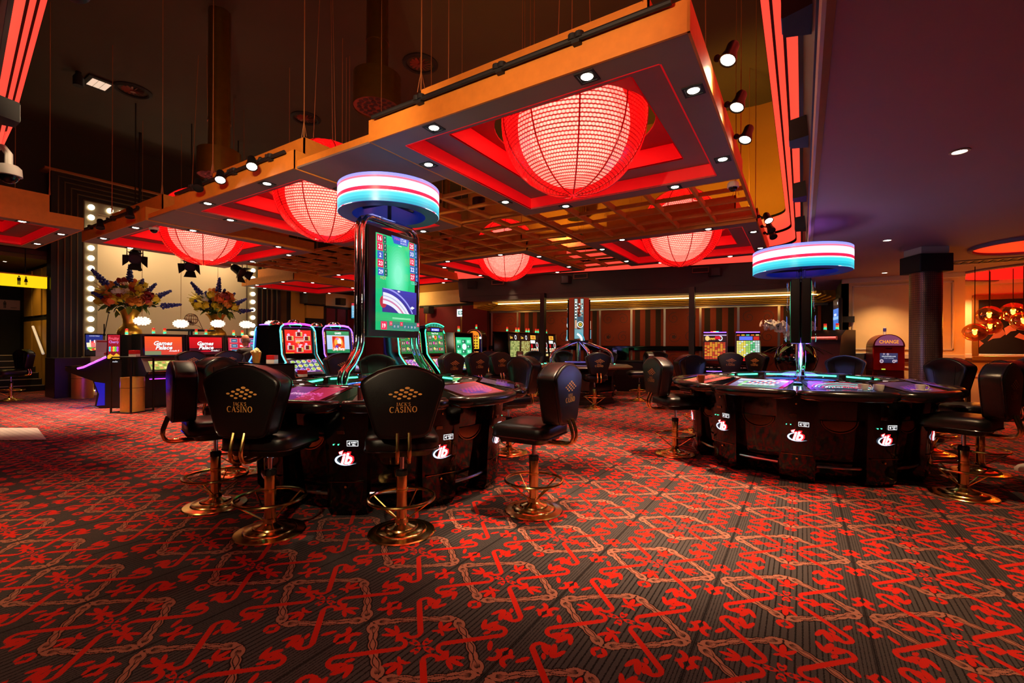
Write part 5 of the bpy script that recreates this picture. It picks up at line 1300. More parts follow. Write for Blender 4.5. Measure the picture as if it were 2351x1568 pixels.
def kinds_for(p, ph, seen):   # screen by picture column: nearest facing stations
    ks = ['dim']*N
    for k in range(N):
        a = ph+2*pi*k/N+pi/N; q = Vector((p[0]+1.1*cos(a), p[1]+1.1*sin(a))); x = q.x*cos(YAW)+q.y*sin(YAW); d = -q.x*sin(YAW)+q.y*cos(YAW); u = 1175.5+FPX*x/d
        pd = -p[0]*sin(YAW)+p[1]*cos(YAW)
        if d < pd+0.25:
            best = min(seen, key=lambda s: abs(s[0]-u))
            if abs(best[0]-u) < 60: ks[k] = best[1]
    return ks
roulette('left roulette table under the tall green screen, purple game screen lit', TB1, ph1, kinds_for(TB1, ph1, [(710, 'promo'), (910, 'layout'), (1090, 'dim'), (640, 'dim')]))
roulette('right roulette table under the small ring lamp, cups on its rim', TB2, ph2, kinds_for(TB2, ph2, [(1650, 'red'), (1757, 'layout'), (1925, 'wheel'), (2085, 'dim')]))
for TB in (TB1, TB2): lamp('felt_fill', 'POINT', (TB[0], TB[1], 1.12), 6, (70, 255, 170), None, None, 0.25)  # green point light added over each table, no fixture

lamp('violet_fill', 'POINT', (TB2[0], TB2[1], 1.22), 25, (150, 70, 255), None, None, 0.3)  # point light added for the violet cast on ceiling and stools
# displays: chrome tubes, two-sided screen, striped ring lamp
m_ring = mat('ring lamp print', (0, 0, 0), 0.3, attr=True, es=2.3)
m_blueu = mat('blue underside', (20, 60, 150), 0.35)
def ring_lamp(par, z0, z1, r):
    seg = [(0.0, (24, 130, 150)), (0.10, (30, 150, 165)), (0.20, (50, 165, 180)), (0.32, (90, 180, 200)), (0.36, (250, 245, 255)), (0.40, (235, 24, 60)), (0.53, (240, 200, 250)), (0.60, (255, 250, 255)), (0.74, (250, 180, 235)), (0.83, (235, 90, 110)), (0.90, (120, 120, 220)), (1.0, (90, 110, 220))]
    prof = [(r, z0+(z1-z0)*s) for s, _ in seg]+[(r-0.008, z1+0.006)]
    cols = [lin(c) for _, c in seg]
    MB().lathe(prof, 72, (0, 0, 0), 0, 2*pi, cols).build('striped_band', m_ring, par, 20)
    mb = MB(); mb.lathe([(r-0.004, z0-0.004), (r-0.14, z0-0.004), (r-0.14, z1), (r-0.006, z1+0.004)], 64); mb.build('ring_housing', m_blueu, par, 20)
    return z0
def board():
    a = Art(0.0008); w_, h_ = 0.29, 0.475
    a.rect(-w_, -h_, w_, h_, (20, 175, 105), (32, 205, 130)); [a.ell(0.02, 0.10, 0.175-0.015*q, 0.34-0.03*q, (40+11*q, 206+4*q, 132+8*q), 28) for q in range(9)]
    for i, (n_, c, m_) in enumerate((('16', 1, '9'), ('21', 1, '7'), ('2', 0, '6'), ('23', 1, '6'), ('29', 0, '6'))):
        z = 0.425-0.082*i; a.rect(-0.285, z-0.039, -0.205, z+0.037, (228, 30, 84) if c else (64, 92, 190)); a.text(n_, -0.245, z, 0.042, W_, 0.06, bold=0.02); a.rect(-0.2, z-0.039, -0.155, z+0.037, (14, 84, 80)); a.text(m_, -0.178, z+0.016, 0.022, W_); a.text('x', -0.178, z-0.018, 0.018, W_)
    for i, (n_, c, m_) in enumerate((('25', 1, '1'), ('33', 0, '1'), ('12', 1, '1'), ('22', 0, '1'), ('27', 1, '0'))):
        z = 0.425-0.082*i; a.rect(0.165, z-0.039, 0.24, z+0.037, (228, 30, 84) if c else (64, 92, 190)); a.text(n_, 0.203, z, 0.042, W_, 0.06, bold=0.02); a.rect(0.245, z-0.039, 0.285, z+0.037, (24, 100, 170)); a.text(m_, 0.265, z+0.016, 0.022, W_); a.text('x', 0.265, z-0.018, 0.018, W_)
    a.text('HOT', -0.235, 0.035, 0.03, (230, 170, 120), 0.08); a.text('COLD', 0.22, 0.035, 0.03, (150, 220, 240), 0.09)
    a.poly([(-0.13, h_), (0.14, h_), (0.11, h_-0.075), (-0.09, h_-0.075)], (40, 90, 200)); a.text('MINI', -0.045, h_-0.022, 0.028, (220, 80, 160), 0.08); a.text('STAR', 0.05, h_-0.022, 0.034, W_, 0.09); a.text('ROULETTE', 0.05, h_-0.056, 0.017, W_, 0.09)
    a.rect(-0.03, h_-0.093, 0.02, h_-0.088, W_)
    a.rect(-0.255, -0.30, 0.255, -0.065, (40, 40, 130), (60, 60, 170)); a.ell(-0.24, -0.2, 0.05, 0.06, (180, 40, 60)); 
    def swoosh(r0, r1, c):
        P = [(-0.255+r1*1.25*sin(t), -0.52+r1*cos(t)*1.12) for t in [0.02+1.03*k/16 for k in range(17)]]; Q = [(-0.255+r0*1.25*sin(t), -0.52+r0*cos(t)*1.12) for t in [0.02+1.03*k/16 for k in range(17)]]
        cl = lambda p: (max(-0.255, min(0.255, p[0])), max(-0.30, min(-0.065, p[1])))
        a._p([cl(p) for p in P+Q], [(k, k+1, 18+k, 17+k) for k in range(16)], c)
    swoosh(0.27, 0.37, (225, 228, 240)); swoosh(0.30, 0.315, (200, 120, 160)); swoosh(0.335, 0.345, (180, 180, 215)); swoosh(0.40, 0.415, (150, 150, 230))
    a.poly([(0.15, -0.235), (0.18, -0.215), (0.22, -0.23), (0.18, -0.25)], (235, 235, 245)); a.poly([(-0.05, -0.08), (-0.03, -0.07), (0.0, -0.08), (-0.03, -0.09)], (235, 235, 245))
    a.rect(-0.12, -0.352, 0.16, -0.346, (150, 230, 190)); a.rect(-0.12, -0.362, 0.16, -0.356, (150, 230, 190))
    a.rect(-w_, -h_, w_, -0.385, (14, 130, 110)); a.rect(-0.28, -0.472, -0.20, -0.392, (228, 30, 84)); a.text('19', -0.24, -0.432, 0.04, W_, bold=0.02)
    for i, (n_, c) in enumerate((('21', 1), ('15', 0), ('13', 0), ('5', 1), ('17', 0), ('4', 0), ('28', 0), ('26', 0), ('16', 1))):
        x = -0.145+0.05*i; z = -0.42+(0.012 if c else -0.015); a.rect(x-0.021, z-0.021, x+0.021, z+0.021, (210, 40, 80) if c else (24, 110, 130)); a.text(n_, x, z, 0.02, (235, 240, 245), 0.034)
    return a
BOARD = board().mb.mesh('roulette_picture', m_screen)
t = thing('roulette_display', 'tall green two-sided roulette screen in chrome tubes under a wide striped ring lamp', 'display', (*cr(-1.27, 4.72)[:2], 0.87), YAW+R(62.2))
D0 = 0.87
MB().box(-0.37, 0.37, -0.075, 0.075, 1.37-D0, 2.45-D0, 0.012).build('screen_box', m_satin, t)
link('roulette_picture', BOARD, t, T(0.02, -0.0765, 1.915-D0)); link('roulette_picture', BOARD, t, T(0.0, 0.0765, 1.915-D0) @ RZ(pi))
for y in (-0.035, 0.035):
    pts = [(-0.60, y, 0.0), (-0.60, y, 0.12), (-0.575, y, 0.18), (-0.50, y, 0.25), (-0.43, y, 0.36), (-0.405, y, 0.44), (-0.40, y, 0.55), (-0.40, y, 1.52), (-0.385, y, 1.60), (-0.35, y, 1.65), (-0.28, y, 1.675), (0.28, y, 1.675), (0.35, y, 1.65), (0.385, y, 1.60), (0.40, y, 1.52), (0.40, y, 0.55), (0.405, y, 0.44), (0.43, y, 0.36), (0.50, y, 0.25), (0.575, y, 0.18), (0.60, y, 0.12), (0.60, y, 0.0)]
    MB().tube(pts, 0.026, 10).build('chrome_tube', m_chrome, t, 60)
ring_lamp(t, 2.625-D0, 2.89-D0, 0.505)
mb = MB(); mb.tube([(0, 0, 1.68), (0, 0, 1.9)], 0.02, 8); mb.box(-0.37, 0.37, -0.015, 0.015, 1.88, 1.90); mb.box(-0.015, 0.015, -0.37, 0.37, 1.88, 1.90); mb.build('ring_bracket', m_satin, t)
lamp('ring_glow', 'POINT', (0, 0, 1.885), 4, (150, 170, 255), t, None, 0.3)
t = thing('roulette_display', 'black two-sided screen seen edge-on under the small ring lamp, above the right roulette table', 'display', (*cr(3.345, 5.3)[:2], 0.87), pi/2)
for s in (-1, 1):
    MB().box(-0.27, 0.27, min(s*0.002, s*0.098), max(s*0.002, s*0.098), 1.33-D0, 2.05-D0, 0.01).build('screen_box', m_satin, t)
M_ = Matrix.Scale(0.72, 4)
link('roulette_picture', BOARD, t, T(0, -0.1, 1.69-D0) @ M_); link('roulette_picture', BOARD, t, T(0, 0.1, 1.69-D0) @ RZ(pi) @ M_)
for k, (a, b_) in enumerate(((-0.10, -0.03), (0.10, 0.03), (-0.02, 0.02))):
    MB().tube([(a*0.3, 0.02*(k-1), 0.0), (a*0.5, 0.02*(k-1), 0.12), (a*1.2, 0.03*(k-1), 0.26), (b_, 0.03*(k-1), 0.40), (b_, 0.03*(k-1), 1.30)], 0.02, 10).build('chrome_tube', m_chrome, t, 60)
ring_lamp(t, 2.15-D0, 2.40-D0, 0.495)
mb = MB(); mb.box(-0.36, 0.36, -0.015, 0.015, 1.30, 1.32); mb.box(-0.015, 0.015, -0.36, 0.36, 1.30, 1.32); mb.build('ring_bracket', m_satin, t)
lamp('ring_glow', 'POINT', (0, 0, 1.57), 5, (185, 100, 225), t, None, 0.25)

# ------------------------------------------------------------------ third table with the bronze kiosk
c3 = cr(1.57, 10.75)
t = thing('roulette_table', 'dark wooden roulette table with chips under the bronze kiosk', 'roulette table', (c3.x, c3.y, 0), hd(8))
m_wood = mat('dark stained wood', (44, 24, 18), 0.35, noise=(10, 0.3))
def octo(r, z, n=8, o=pi/8): return [(r*cos(o+2*pi*k/n), r*sin(o+2*pi*k/n), z) for k in range(n)]
MB().loft([octo(0.86, 0.0), octo(0.86, 0.07), octo(0.80, 0.08), octo(0.84, 0.70), octo(0.9, 0.74)]).build('pedestal', m_wood, t, 20)
for k in range(8): MB(RZ(k*pi/4)).box(-0.24, 0.24, -0.80, -0.752, 0.14, 0.62, 0.01).build('side_panel', m_black, t)
for k in range(8):
    MB(RZ(k*pi/4)).tube([(-0.22, -0.84, 0.28), (0.22, -0.84, 0.28)], 0.022, 8).build('kick_rail', m_chrome, t)
MB().loft([octo(1.2, 0.775), octo(1.27, 0.79), octo(1.285, 0.82), octo(1.26, 0.85), octo(1.10, 0.86)], True).build('padded_rim', mat('brown leather', (74, 46, 32), 0.35, bump=(150, 0.1)), t, 60)
MB().lathe([(0.001, 0.862), (1.08, 0.862)], 40).build('playing_surface', m_grey, t)
MB().lathe([(0.34, 0.862), (0.36, 0.90), (0.31, 0.92), (0.26, 0.90), (0.0, 0.93)], 32).build('wheel', m_wood, t)
MB().lathe([(0.30, 0.923), (0.33, 0.921)], 32).build('glow_ring', mat('violet wheel glow', (120, 110, 220), 0.3, em=(130, 120, 240), es=1.4), t)
rg = random.Random(9)
for k in range(26):
    a = rg.uniform(0, 6.28); r = rg.uniform(0.7, 1.02)
    MB(T(r*cos(a), r*sin(a), 0.863)).lathe([(0, 0), (0.028, 0), (0.028, 0.014), (0, 0.014)], 10).build('button', m_cup if k % 4 else m_ledgreen, t)
t = thing('display_kiosk', 'bronze six-sided screen kiosk on five splayed chrome legs', 'display', (c3.x, c3.y, 0.862), hd(8))
m_bronze = mat('bronze panel', (196, 112, 80), 0.35, 0.35, noise=(40, 0.08))
def hexa(r, z): return [(r*cos(pi/6+pi/3*k), r*sin(pi/6+pi/3*k), z) for k in range(6)]
MB().loft([hexa(0.25, 0.56), hexa(0.265, 0.58), hexa(0.265, 1.52), hexa(0.25, 1.545)]).build('kiosk_body', m_bronze, t, 20)
MB().loft([hexa(0.255, 0.53), hexa(0.255, 0.562)]).build('kiosk_base', m_satin, t)
def kart():
    a = Art(0.0008); a.rect(-0.10, -0.46, 0.10, 0.46, (60, 110, 120), (130, 165, 165)); a.rect(-0.1, 0.3, 0.1, 0.46, (150, 180, 175))
    for i in range(12): a.rect(-0.09, -0.02+0.035*i, -0.055, 0.012+0.035*i, (K_, (230, 235, 235))[i % 2])
    for i in range(4):
        for j in range(4): a.rect(-0.04+0.034*j, 0.08+0.08*i, -0.012+0.034*j, 0.115+0.08*i, ((30, 50, 60), (215, 230, 225), (190, 120, 90))[(i*2+j) % 3])
    a.rect(-0.04, -0.10, 0.09, 0.05, (40, 80, 100)); a.ell(0.03, -0.13, 0.075, 0.075, (225, 230, 225), 24); a.ell(0.03, -0.13, 0.055, 0.055, (40, 60, 50), 20); a.ell(0.03, -0.13, 0.035, 0.035, (220, 200, 50), 16); a.ell(0.03, -0.13, 0.016, 0.016, (140, 20, 20))
    a.rect(-0.09, -0.22, -0.05, -0.03, (200, 150, 120)); a.rect(-0.1, -0.45, 0.1, -0.24, (110, 160, 170)); a.ring(-0.1, -0.5, 0.14, 0.19, (235, 240, 245), 14, 0, 70); a.ring(-0.1, -0.5, 0.21, 0.23, (60, 170, 190), 14, 0, 60)
    return a
KA = kart().mb.mesh('kiosk_picture', m_screen)
for k in range(0, 6, 2):
    o = link('screen_bezel', MB().box(-0.112, 0.112, -0.012, 0.0, -0.475, 0.475).mesh('screen_bezel', m_satin) if k == 0 else bez, t, RZ(k*pi/3) @ T(0, -0.2305, 1.05)); bez = o.data
    link('kiosk_picture', KA, o, T(0, -0.013, 0))
for k in range(5):
    M = RZ(k*2*pi/5+0.3); MB(M).tube([(0, -0.78, 0), (0, -0.78, 0.14), (0, -0.74, 0.26), (0, -0.66, 0.33), (0, -0.2, 0.50), (0, -0.06, 0.53)], 0.032, 10).build('chrome_leg', m_chrome, t, 60)
MB().lathe([(0.05, 0.06), (0.05, 0.54)], 14).build('pole', m_chrome, t)
lamp('kiosk_fill', 'POINT', (c3.x, c3.y, 1.25), 3, (140, 130, 255), None, None, 0.2)  # violet point light added over the kiosk table, no fixture
# ------------------------------------------------------------------ slot machines
def neon(nm, c, es=5.0): return MATS.get('neon '+nm) or mat('neon '+nm, c, 0.3, em=c, es=es)
NE = {'cyan': (70, 225, 235), 'violet': (110, 70, 255), 'blue': (60, 130, 255), 'green': (40, 235, 140), 'magenta': (190, 60, 235)}
def fruit(a, x0, z0, w_, h_, nx, nz, bg, seed, cs):
    rg = random.Random(seed); a.rect(x0, z0, x0+w_, z0+h_, bg)
    for i in range(nx):
        for j in range(nz):
            cx, cz = x0+w_*(i+0.5)/nx, z0+h_*(j+0.5)/nz; c = rg.choice(cs)
            a.ell(cx, cz, w_/nx*0.44, h_/nz*0.42, (225, 225, 235), 12); a.ell(cx, cz, w_/nx*0.36, h_/nz*0.33, c, 10, 0.4); a.ell(cx-w_/nx*0.1, cz+h_/nz*0.08, w_/nx*0.1, h_/nz*0.08, tuple(min(255, q+70) for q in c), 6)
def art_red():
    a = Art(); a.rect(-0.27, -0.20, 0.27, 0.20, (228, 26, 26), (240, 44, 34)); a.rect(-0.27, -0.2, -0.1, -0.188, (250, 170, 60))
    for x, z in ((-0.17, 0.06), (0.17, 0.06), (-0.17, -0.1), (0.17, -0.1), (0, 0.13), (0, -0.14)):
        a.rect(x-0.068, z-0.045, x+0.068, z+0.035, (250, 215, 190)); a.rect(x-0.062, z-0.04, x+0.062, z+0.03, (120, 14, 20), (90, 10, 24))
        for j in range(3): a.rect(x+0.03, z-0.03+0.022*j, x+0.06, z-0.016+0.022*j, (250, 220, 90)); a.rect(x-0.062, z-0.03+0.022*j, x-0.042, z-0.016+0.022*j, (235, 235, 235))
        a.ell(x-0.03 if x else 0, z+0.055, 0.028, 0.022, (245, 170, 215))
    a.rect(-0.085, -0.02, 0.085, 0.055, (250, 180, 160)); 
    for k in range(6): a.poly([(-0.08+0.027*k, 0.02), (-0.066+0.027*k, 0.02), (-0.052+0.027*k, 0.055), (-0.066+0.027*k, 0.055)], (200, 20, 24))
    a.rect(-0.075, -0.03, 0.0, -0.005, (240, 150, 40)); a.rect(0.0, -0.03, 0.075, -0.005, (200, 20, 24)); a.text('7 rise', 0, -0.055, 0.03, W_, 0.1, bold=0.02); return a
def art_joker():
    a = Art(); a.rect(-0.27, -0.20, 0.27, 0.20, (170, 195, 235), (200, 215, 245)); a.rect(-0.27, 0.125, 0.27, 0.2, (16, 130, 80), (30, 160, 100)); a.rect(-0.27, -0.20, 0.27, -0.135, (16, 130, 80)); a.text('GAMES', 0, 0.165, 0.036, W_, 0.16, bold=0.03)
    a.rect(-0.15, -0.155, 0.15, 0.11, (255, 225, 160)); a.rect(-0.145, -0.15, 0.145, 0.105, (240, 90, 30), (235, 70, 24)); a.ell(0, -0.01, 0.10, 0.10, (250, 170, 60), 18)
    for s in (-1, 1): a.poly([(s*0.145, 0.105), (s*0.145, -0.05), (s*0.11, 0.03), (s*0.06, 0.105)], (190, 24, 20))
    a.ell(0.02, 0.01, 0.05, 0.06, (250, 235, 225)); a.ell(-0.03, 0.06, 0.04, 0.02, (215, 120, 200)); a.ell(0.0, -0.06, 0.07, 0.03, (190, 30, 34)); a.ell(-0.05, -0.09, 0.04, 0.03, (110, 60, 170))
    a.text('Jolly Party', 0, -0.125, 0.05, W_, 0.27, bold=0.03); return a
def art_max():
    a = Art(); a.rect(-0.23, -0.21, 0.23, 0.21, (24, 110, 50), (40, 150, 70)); a.text('Reel Fruit', 0, 0.185, 0.035, W_, 0.2, bold=0.02)
    for i in range(3):
        for j in range(3):
            x, z = -0.155+0.155*i, 0.10-0.115*j
            if i == 1 and j == 0: a.ell(x, z, 0.04, 0.045, (240, 160, 60)); a.ell(x, z+0.01, 0.02, 0.03, (200, 40, 40)); continue
            a.rect(x-0.055, z-0.042, x+0.055, z+0.042, (150, 160, 150)); a.rect(x-0.05, z-0.037, x+0.05, z+0.037, (14, 16, 14))
            for q in (-0.022, 0.018): a.rect(x+q-0.008, z-0.025, x+q+0.01, z+0.022, (235, 225, 190))
    for x, z, c in ((-0.08, 0.12, (240, 240, 240)), (0.09, 0.12, (120, 110, 220)), (-0.08, -0.01, (230, 60, 170)), (0.09, -0.0, (245, 210, 120)), (-0.07, -0.12, (250, 225, 120)), (0.08, -0.13, (230, 70, 60))): a.ell(x, z, 0.022, 0.028, c)
    return a
def art_green():
    a = Art(); a.rect(-0.22, -0.21, 0.22, 0.21, (20, 150, 90), (40, 200, 130))
    for i in range(3):
        for j in range(4): a.rect(-0.2+0.14*i, -0.19+0.095*j, -0.09+0.14*i, -0.125+0.095*j, (120, 235, 180) if (i+j) % 2 else (30, 110, 80)); a.rect(-0.18+0.14*i, -0.17+0.095*j, -0.15+0.14*i, -0.14+0.095*j, (200, 255, 230))
    a.ell(0, 0.03, 0.06, 0.06, (230, 255, 245)); return a
def art_lines(c1, c2, title, seed):
    a = Art(); rg = random.Random(seed); a.rect(-0.25, -0.25, 0.25, 0.25, (20, 12, 12)); a.rect(-0.25, 0.12, 0.25, 0.25, (26, 14, 14))
    a.text(title, -0.10, 0.185, 0.055, (250, 190, 70), 0.24, bold=0.03); a.ring(0.12, 0.185, 0.03, 0.05, (235, 235, 240), 14)
    for j in range(11):
        for i in range(8): a.rect(-0.23+0.058*i, -0.22+0.03*j, -0.18+0.058*i, -0.198+0.03*j, c1 if rg.random() < 0.6 else c2)
    a.rect(0.10, -0.25, 0.24, -0.225, (220, 20, 40)); return a
def art_reels(seed):
    a = Art(); rg = random.Random(seed); a.rect(-0.25, -0.25, 0.25, 0.25, (18, 12, 12)); a.rect(-0.2, 0.15, 0.1, 0.24, (245, 180, 60)); a.text('WIN', -0.05, 0.195, 0.06, (160, 30, 20), bold=0.03); a.rect(-0.22, 0.06, 0.05, 0.13, (240, 240, 235)); a.ell(-0.16, 0.0, 0.05, 0.05, (200, 16, 24)); a.ring(0.15, 0.02, 0.05, 0.07, (235, 235, 240), 14); a.ell(0.15, 0.02, 0.03, 0.03, (190, 30, 40))
    for i in range(3): a.rect(-0.22+0.15*i, -0.14, -0.1+0.15*i, -0.05, (220, 215, 180)); a.ell(-0.16+0.15*i, -0.095, 0.03, 0.03, (190, 70, 40))
    for i in range(5): a.rect(-0.22+0.09*i, -0.23, -0.15+0.09*i, -0.18, (250, 220, 140))
    return a
FRC = [(190, 205, 70), (130, 70, 200), (215, 190, 60), (210, 50, 70), (150, 190, 60)]
def art_low(bg, cs, seed, w_=0.24, h_=0.15):
    a = Art(); fruit(a, -w_, -h_+0.03, 2*w_, 2*h_-0.03, 5, 3, bg, seed, cs); a.rect(-w_, -h_, w_, -h_+0.03, (90, 40, 120)); a.ell(-w_+0.03, -h_+0.015, 0.02, 0.012, (250, 60, 160)); a.ell(w_-0.03, -h_+0.015, 0.02, 0.012, (250, 60, 100)); a.rect(-0.1, -h_+0.008, 0.1, -h_+0.02, (240, 180, 240)); return a
SA = {'red': art_red(), 'joker': art_joker(), 'max': art_max(), 'green': art_green(), 'low_fruit': art_low((60, 60, 110), FRC, 3), 'low_purple': art_low((110, 60, 150), [(160, 60, 190), (220, 80, 180), (220, 200, 130), (90, 80, 200)], 5), 'low_pink': art_low((170, 110, 170), [(210, 60, 160), (230, 90, 140), (235, 215, 130), (160, 80, 200)], 6), 'low_green': art_low((90, 150, 130), [(200, 210, 110), (120, 180, 210), (230, 150, 60), (210, 90, 120)], 7), 'low_blue': art_low((90, 140, 180), [(120, 180, 190), (140, 160, 220)], 8)}
SA = {k: v.mb.mesh('screen_picture', m_screen) for k, v in SA.items()}
def cab_curved(label, p, rz, nc, up, lo, topc, hh=0.0, arch=False):
    t = thing('slot_machine', label, 'slot machine', (p.x, p.y, 0), rz, 'slot machines')
    W = 0.31 if not arch else 0.27
    prof = [(0.33, 0.0), (-0.20, 0.0), (-0.22, 0.52), (-0.40, 0.66), (-0.42, 0.76), (-0.12, 1.06), (-0.07, 1.12), (-0.02, 1.58), (0.03, 1.63), (0.28, 1.63), (0.33, 1.5)]
    MB().prism(prof, -W, W, 'x').build('cabinet', m_black, t)
    for sx in (-1, 1):
        pts = [(sx*(W+0.012), y-0.012, z) for y, z in ((-0.20, 0.42), (-0.30, 0.56), (-0.41, 0.66), (-0.43, 0.76), (-0.30, 0.90), (-0.14, 1.06), (-0.085, 1.13), (-0.05, 1.40), (-0.03, 1.53), )]
        a_ = [(sx*(W-0.01), -0.028, 1.59), (sx*(W-0.07), -0.02, 1.635)]
        MB().tube(pts+a_, 0.0105, 8).build('neon_strip', neon(nc[0], NE[nc[0]]), t, 60)
        MB().tube([(q[0]*0.93, q[1]-0.012, q[2]) for q in pts], 0.014, 6).build('chrome_edge', m_trim, t, 60)
    MB().tube([(-(W-0.06), -0.02, 1.632), (-0.15, -0.02, 1.648), (0, -0.02, 1.652), (0.15, -0.02, 1.648), (W-0.06, -0.02, 1.632)], 0.017, 8).build('top_tube', neon(topc, NE[topc], 2.5) if not arch else m_trim, t, 60)
    tu = math.atan2(0.05, 0.46)
    MB(T(0, -0.050, 1.345) @ RX(-tu)).box(-W+0.022, W-0.022, -0.004, 0.01, -0.215, 0.215, 0.003).build('screen_bezel', m_satin, t)
    link('upper_screen', SA[up], t, T(0, -0.056, 1.345) @ RX(-tu) @ Matrix.Diagonal((0.9 if not arch else 1.0, 1, 1, 1)))
    tl = math.atan2(0.30, 0.30)
    MB(T(0, -0.266, 0.916) @ RX(-(pi/2-0.78))).box(-W+0.03, W-0.03, -0.004, 0.01, -0.18, 0.18, 0.003).build('screen_bezel', m_satin, t)
    link('lower_screen', SA[lo], t, T(0, -0.272, 0.922) @ RX(-(pi/2-0.78)))
    MB().box(-W+0.02, W-0.02, -0.46, -0.40, 0.72, 0.765, 0.01).build('button_deck', m_trim, t)
    for q in range(5): MB().box(-0.2+0.08*q, -0.15+0.08*q, -0.468, -0.455, 0.73, 0.755, 0.003).build('play_button', neon('blue', NE['blue']) if q > 3 else m_satin, t)
    MB().box(-0.09, 0.09, -0.225, -0.21, 0.30, 0.42, 0.006).build('coin_tray', m_trim, t)
    MB().prism([(-0.19, 1.50), (0.19, 1.50), (0.08, 1.28), (-0.08, 1.28)], 0.33, 0.336, 'y').build('rear_cover', m_grey, t); MB().box(-0.22, 0.22, 0.33, 0.338, 0.5, 1.1, 0.003).build('rear_door', m_satin, t)
    if not arch:
        MB().lathe([(0.12, 0), (0.115, 0.03), (0.085, 0.075), (0.04, 0.095), (0.001, 0.1)], 20, (0, 0.08, 1.632)).build('top_dome', m_chrome, t, 60)
        MB().lathe([(0.125, -0.004), (0.125, 0.012), (0.118, 0.014)], 20, (0, 0.08, 1.632)).build('dome_light', m_ledgreen, t)
    return t
U0 = cr(-3.72, 7.9)
RX90 = pi/2
def row(x, d, k, st, back=0.0):   # rows run along the room's long axis; `back` steps away from the aisle
    return cr(x, d)+Vector((-back, st*k, 0))
cab_curved('curved slot machine with red fruit screen and cyan neon edges', row(-3.72, 7.9, 0, 0.8), RX90, ('cyan',), 'red', 'low_fruit', 'magenta')
cab_curved('curved slot machine with joker screen and violet neon edges', row(-3.72, 7.9, 1, 0.8), RX90, ('violet',), 'joker', 'low_blue', 'violet')
cab_curved('curved slot machine with blue neon edges, seen from behind left of the red-screened one', row(-3.72, 7.9, 0, 0.8, 0.69), -RX90, ('blue',), 'red', 'low_fruit', 'violet')
cab_curved('curved slot machine of which only the chrome dome shows between the red and joker ones', row(-3.72, 7.9, 1, 0.8, 0.69), -RX90, ('violet',), 'joker', 'low_blue', 'violet')
def maximus(label, p, lo):
    t = cab_curved(label, p, RX90, ('green',), 'max', lo, 'green', 0, True)
    P = arc(0, 1.62-0.55, 0.66, 66, 114, 10)
    MB().prism([(-0.27, 1.62)]+[(x, z) for x, z in P[::-1]]+[(0.27, 1.62)], -0.03, 0.12, 'y').build('arched_topper', m_satin, t)
    MB().tube([(x, -0.035, z) for x, z in P], 0.008, 6).build('neon_arch', neon('green', NE['green']), t, 60)
    a = Art(0.001); a._p([(x, z-0.012) for x, z in P]+[(x*0.98, 1.635) for x, z in P], [(k, k+1, 12+k, 11+k) for k in range(10)], (20, 110, 95))
    for k in range(5):
        an = R(104-7*k); cx, cz = 0.62*cos(an), 1.07+0.62*sin(an)
        st_ = [(cx+(0.026 if q % 2 == 0 else 0.012)*sin(q*pi/5), cz+(0.026 if q % 2 == 0 else 0.012)*cos(q*pi/5)) for q in range(10)]
        a.poly(st_, (90, 235, 190)); a.poly([(cx+(x-cx)*0.65, cz+(z-cz)*0.65) for x, z in st_], (16, 70, 66))
    a.build('topper_picture', m_screen, t, T(0, -0.031, 0))
    a = Art(0.001); a.rect(-0.26, -0.03, 0.26, 0.03, (24, 18, 30)); a.rect(-0.11, -0.03, 0.13, 0.03, (30, 50, 210)); a.text('MAXIMUS', 0.01, 0, 0.034, W_, 0.2, bold=0.03)
    for s in (-0.22, -0.17, 0.17, 0.22): a.rect(s-0.02, -0.02, s+0.02, 0.02, (150, 60, 60)); a.rect(s-0.014, -0.014, s+0.014, 0.014, (60, 24, 30))
    a.build('name_sign', m_screen, t, T(0, -0.036, 1.60)); return t
maximus('green-arched slot machine partly hidden by the big roulette screen', row(-1.95, 8.5, 0, 0.72), 'low_purple')
maximus('green-arched slot machine with its whole name sign showing', row(-1.95, 8.5, 1, 0.72), 'low_pink')
def candle(par, x, y, z, cs=('red', 'amber', 'green')):
    mb = MB(); mb.lathe([(0.03, 0), (0.03, 0.02), (0.024, 0.02), (0.024, 0.13), (0.0, 0.135)], 10, (x, y, z)); c = mb.build('candle_lamp', m_white, par)
    for k, (cc, es) in enumerate((((40, 235, 140), 2.2), ((250, 190, 90), 0.4), ((230, 40, 30), 0.7))):
        nm = 'candle %d' % k; m = MATS.get(nm) or mat(nm, cc, 0.3, em=cc, es=es)
        MB().lathe([(0.026, 0), (0.026, 0.036)], 10, (x, y, z+0.02+0.038*k)).build('light_segment', m, c)
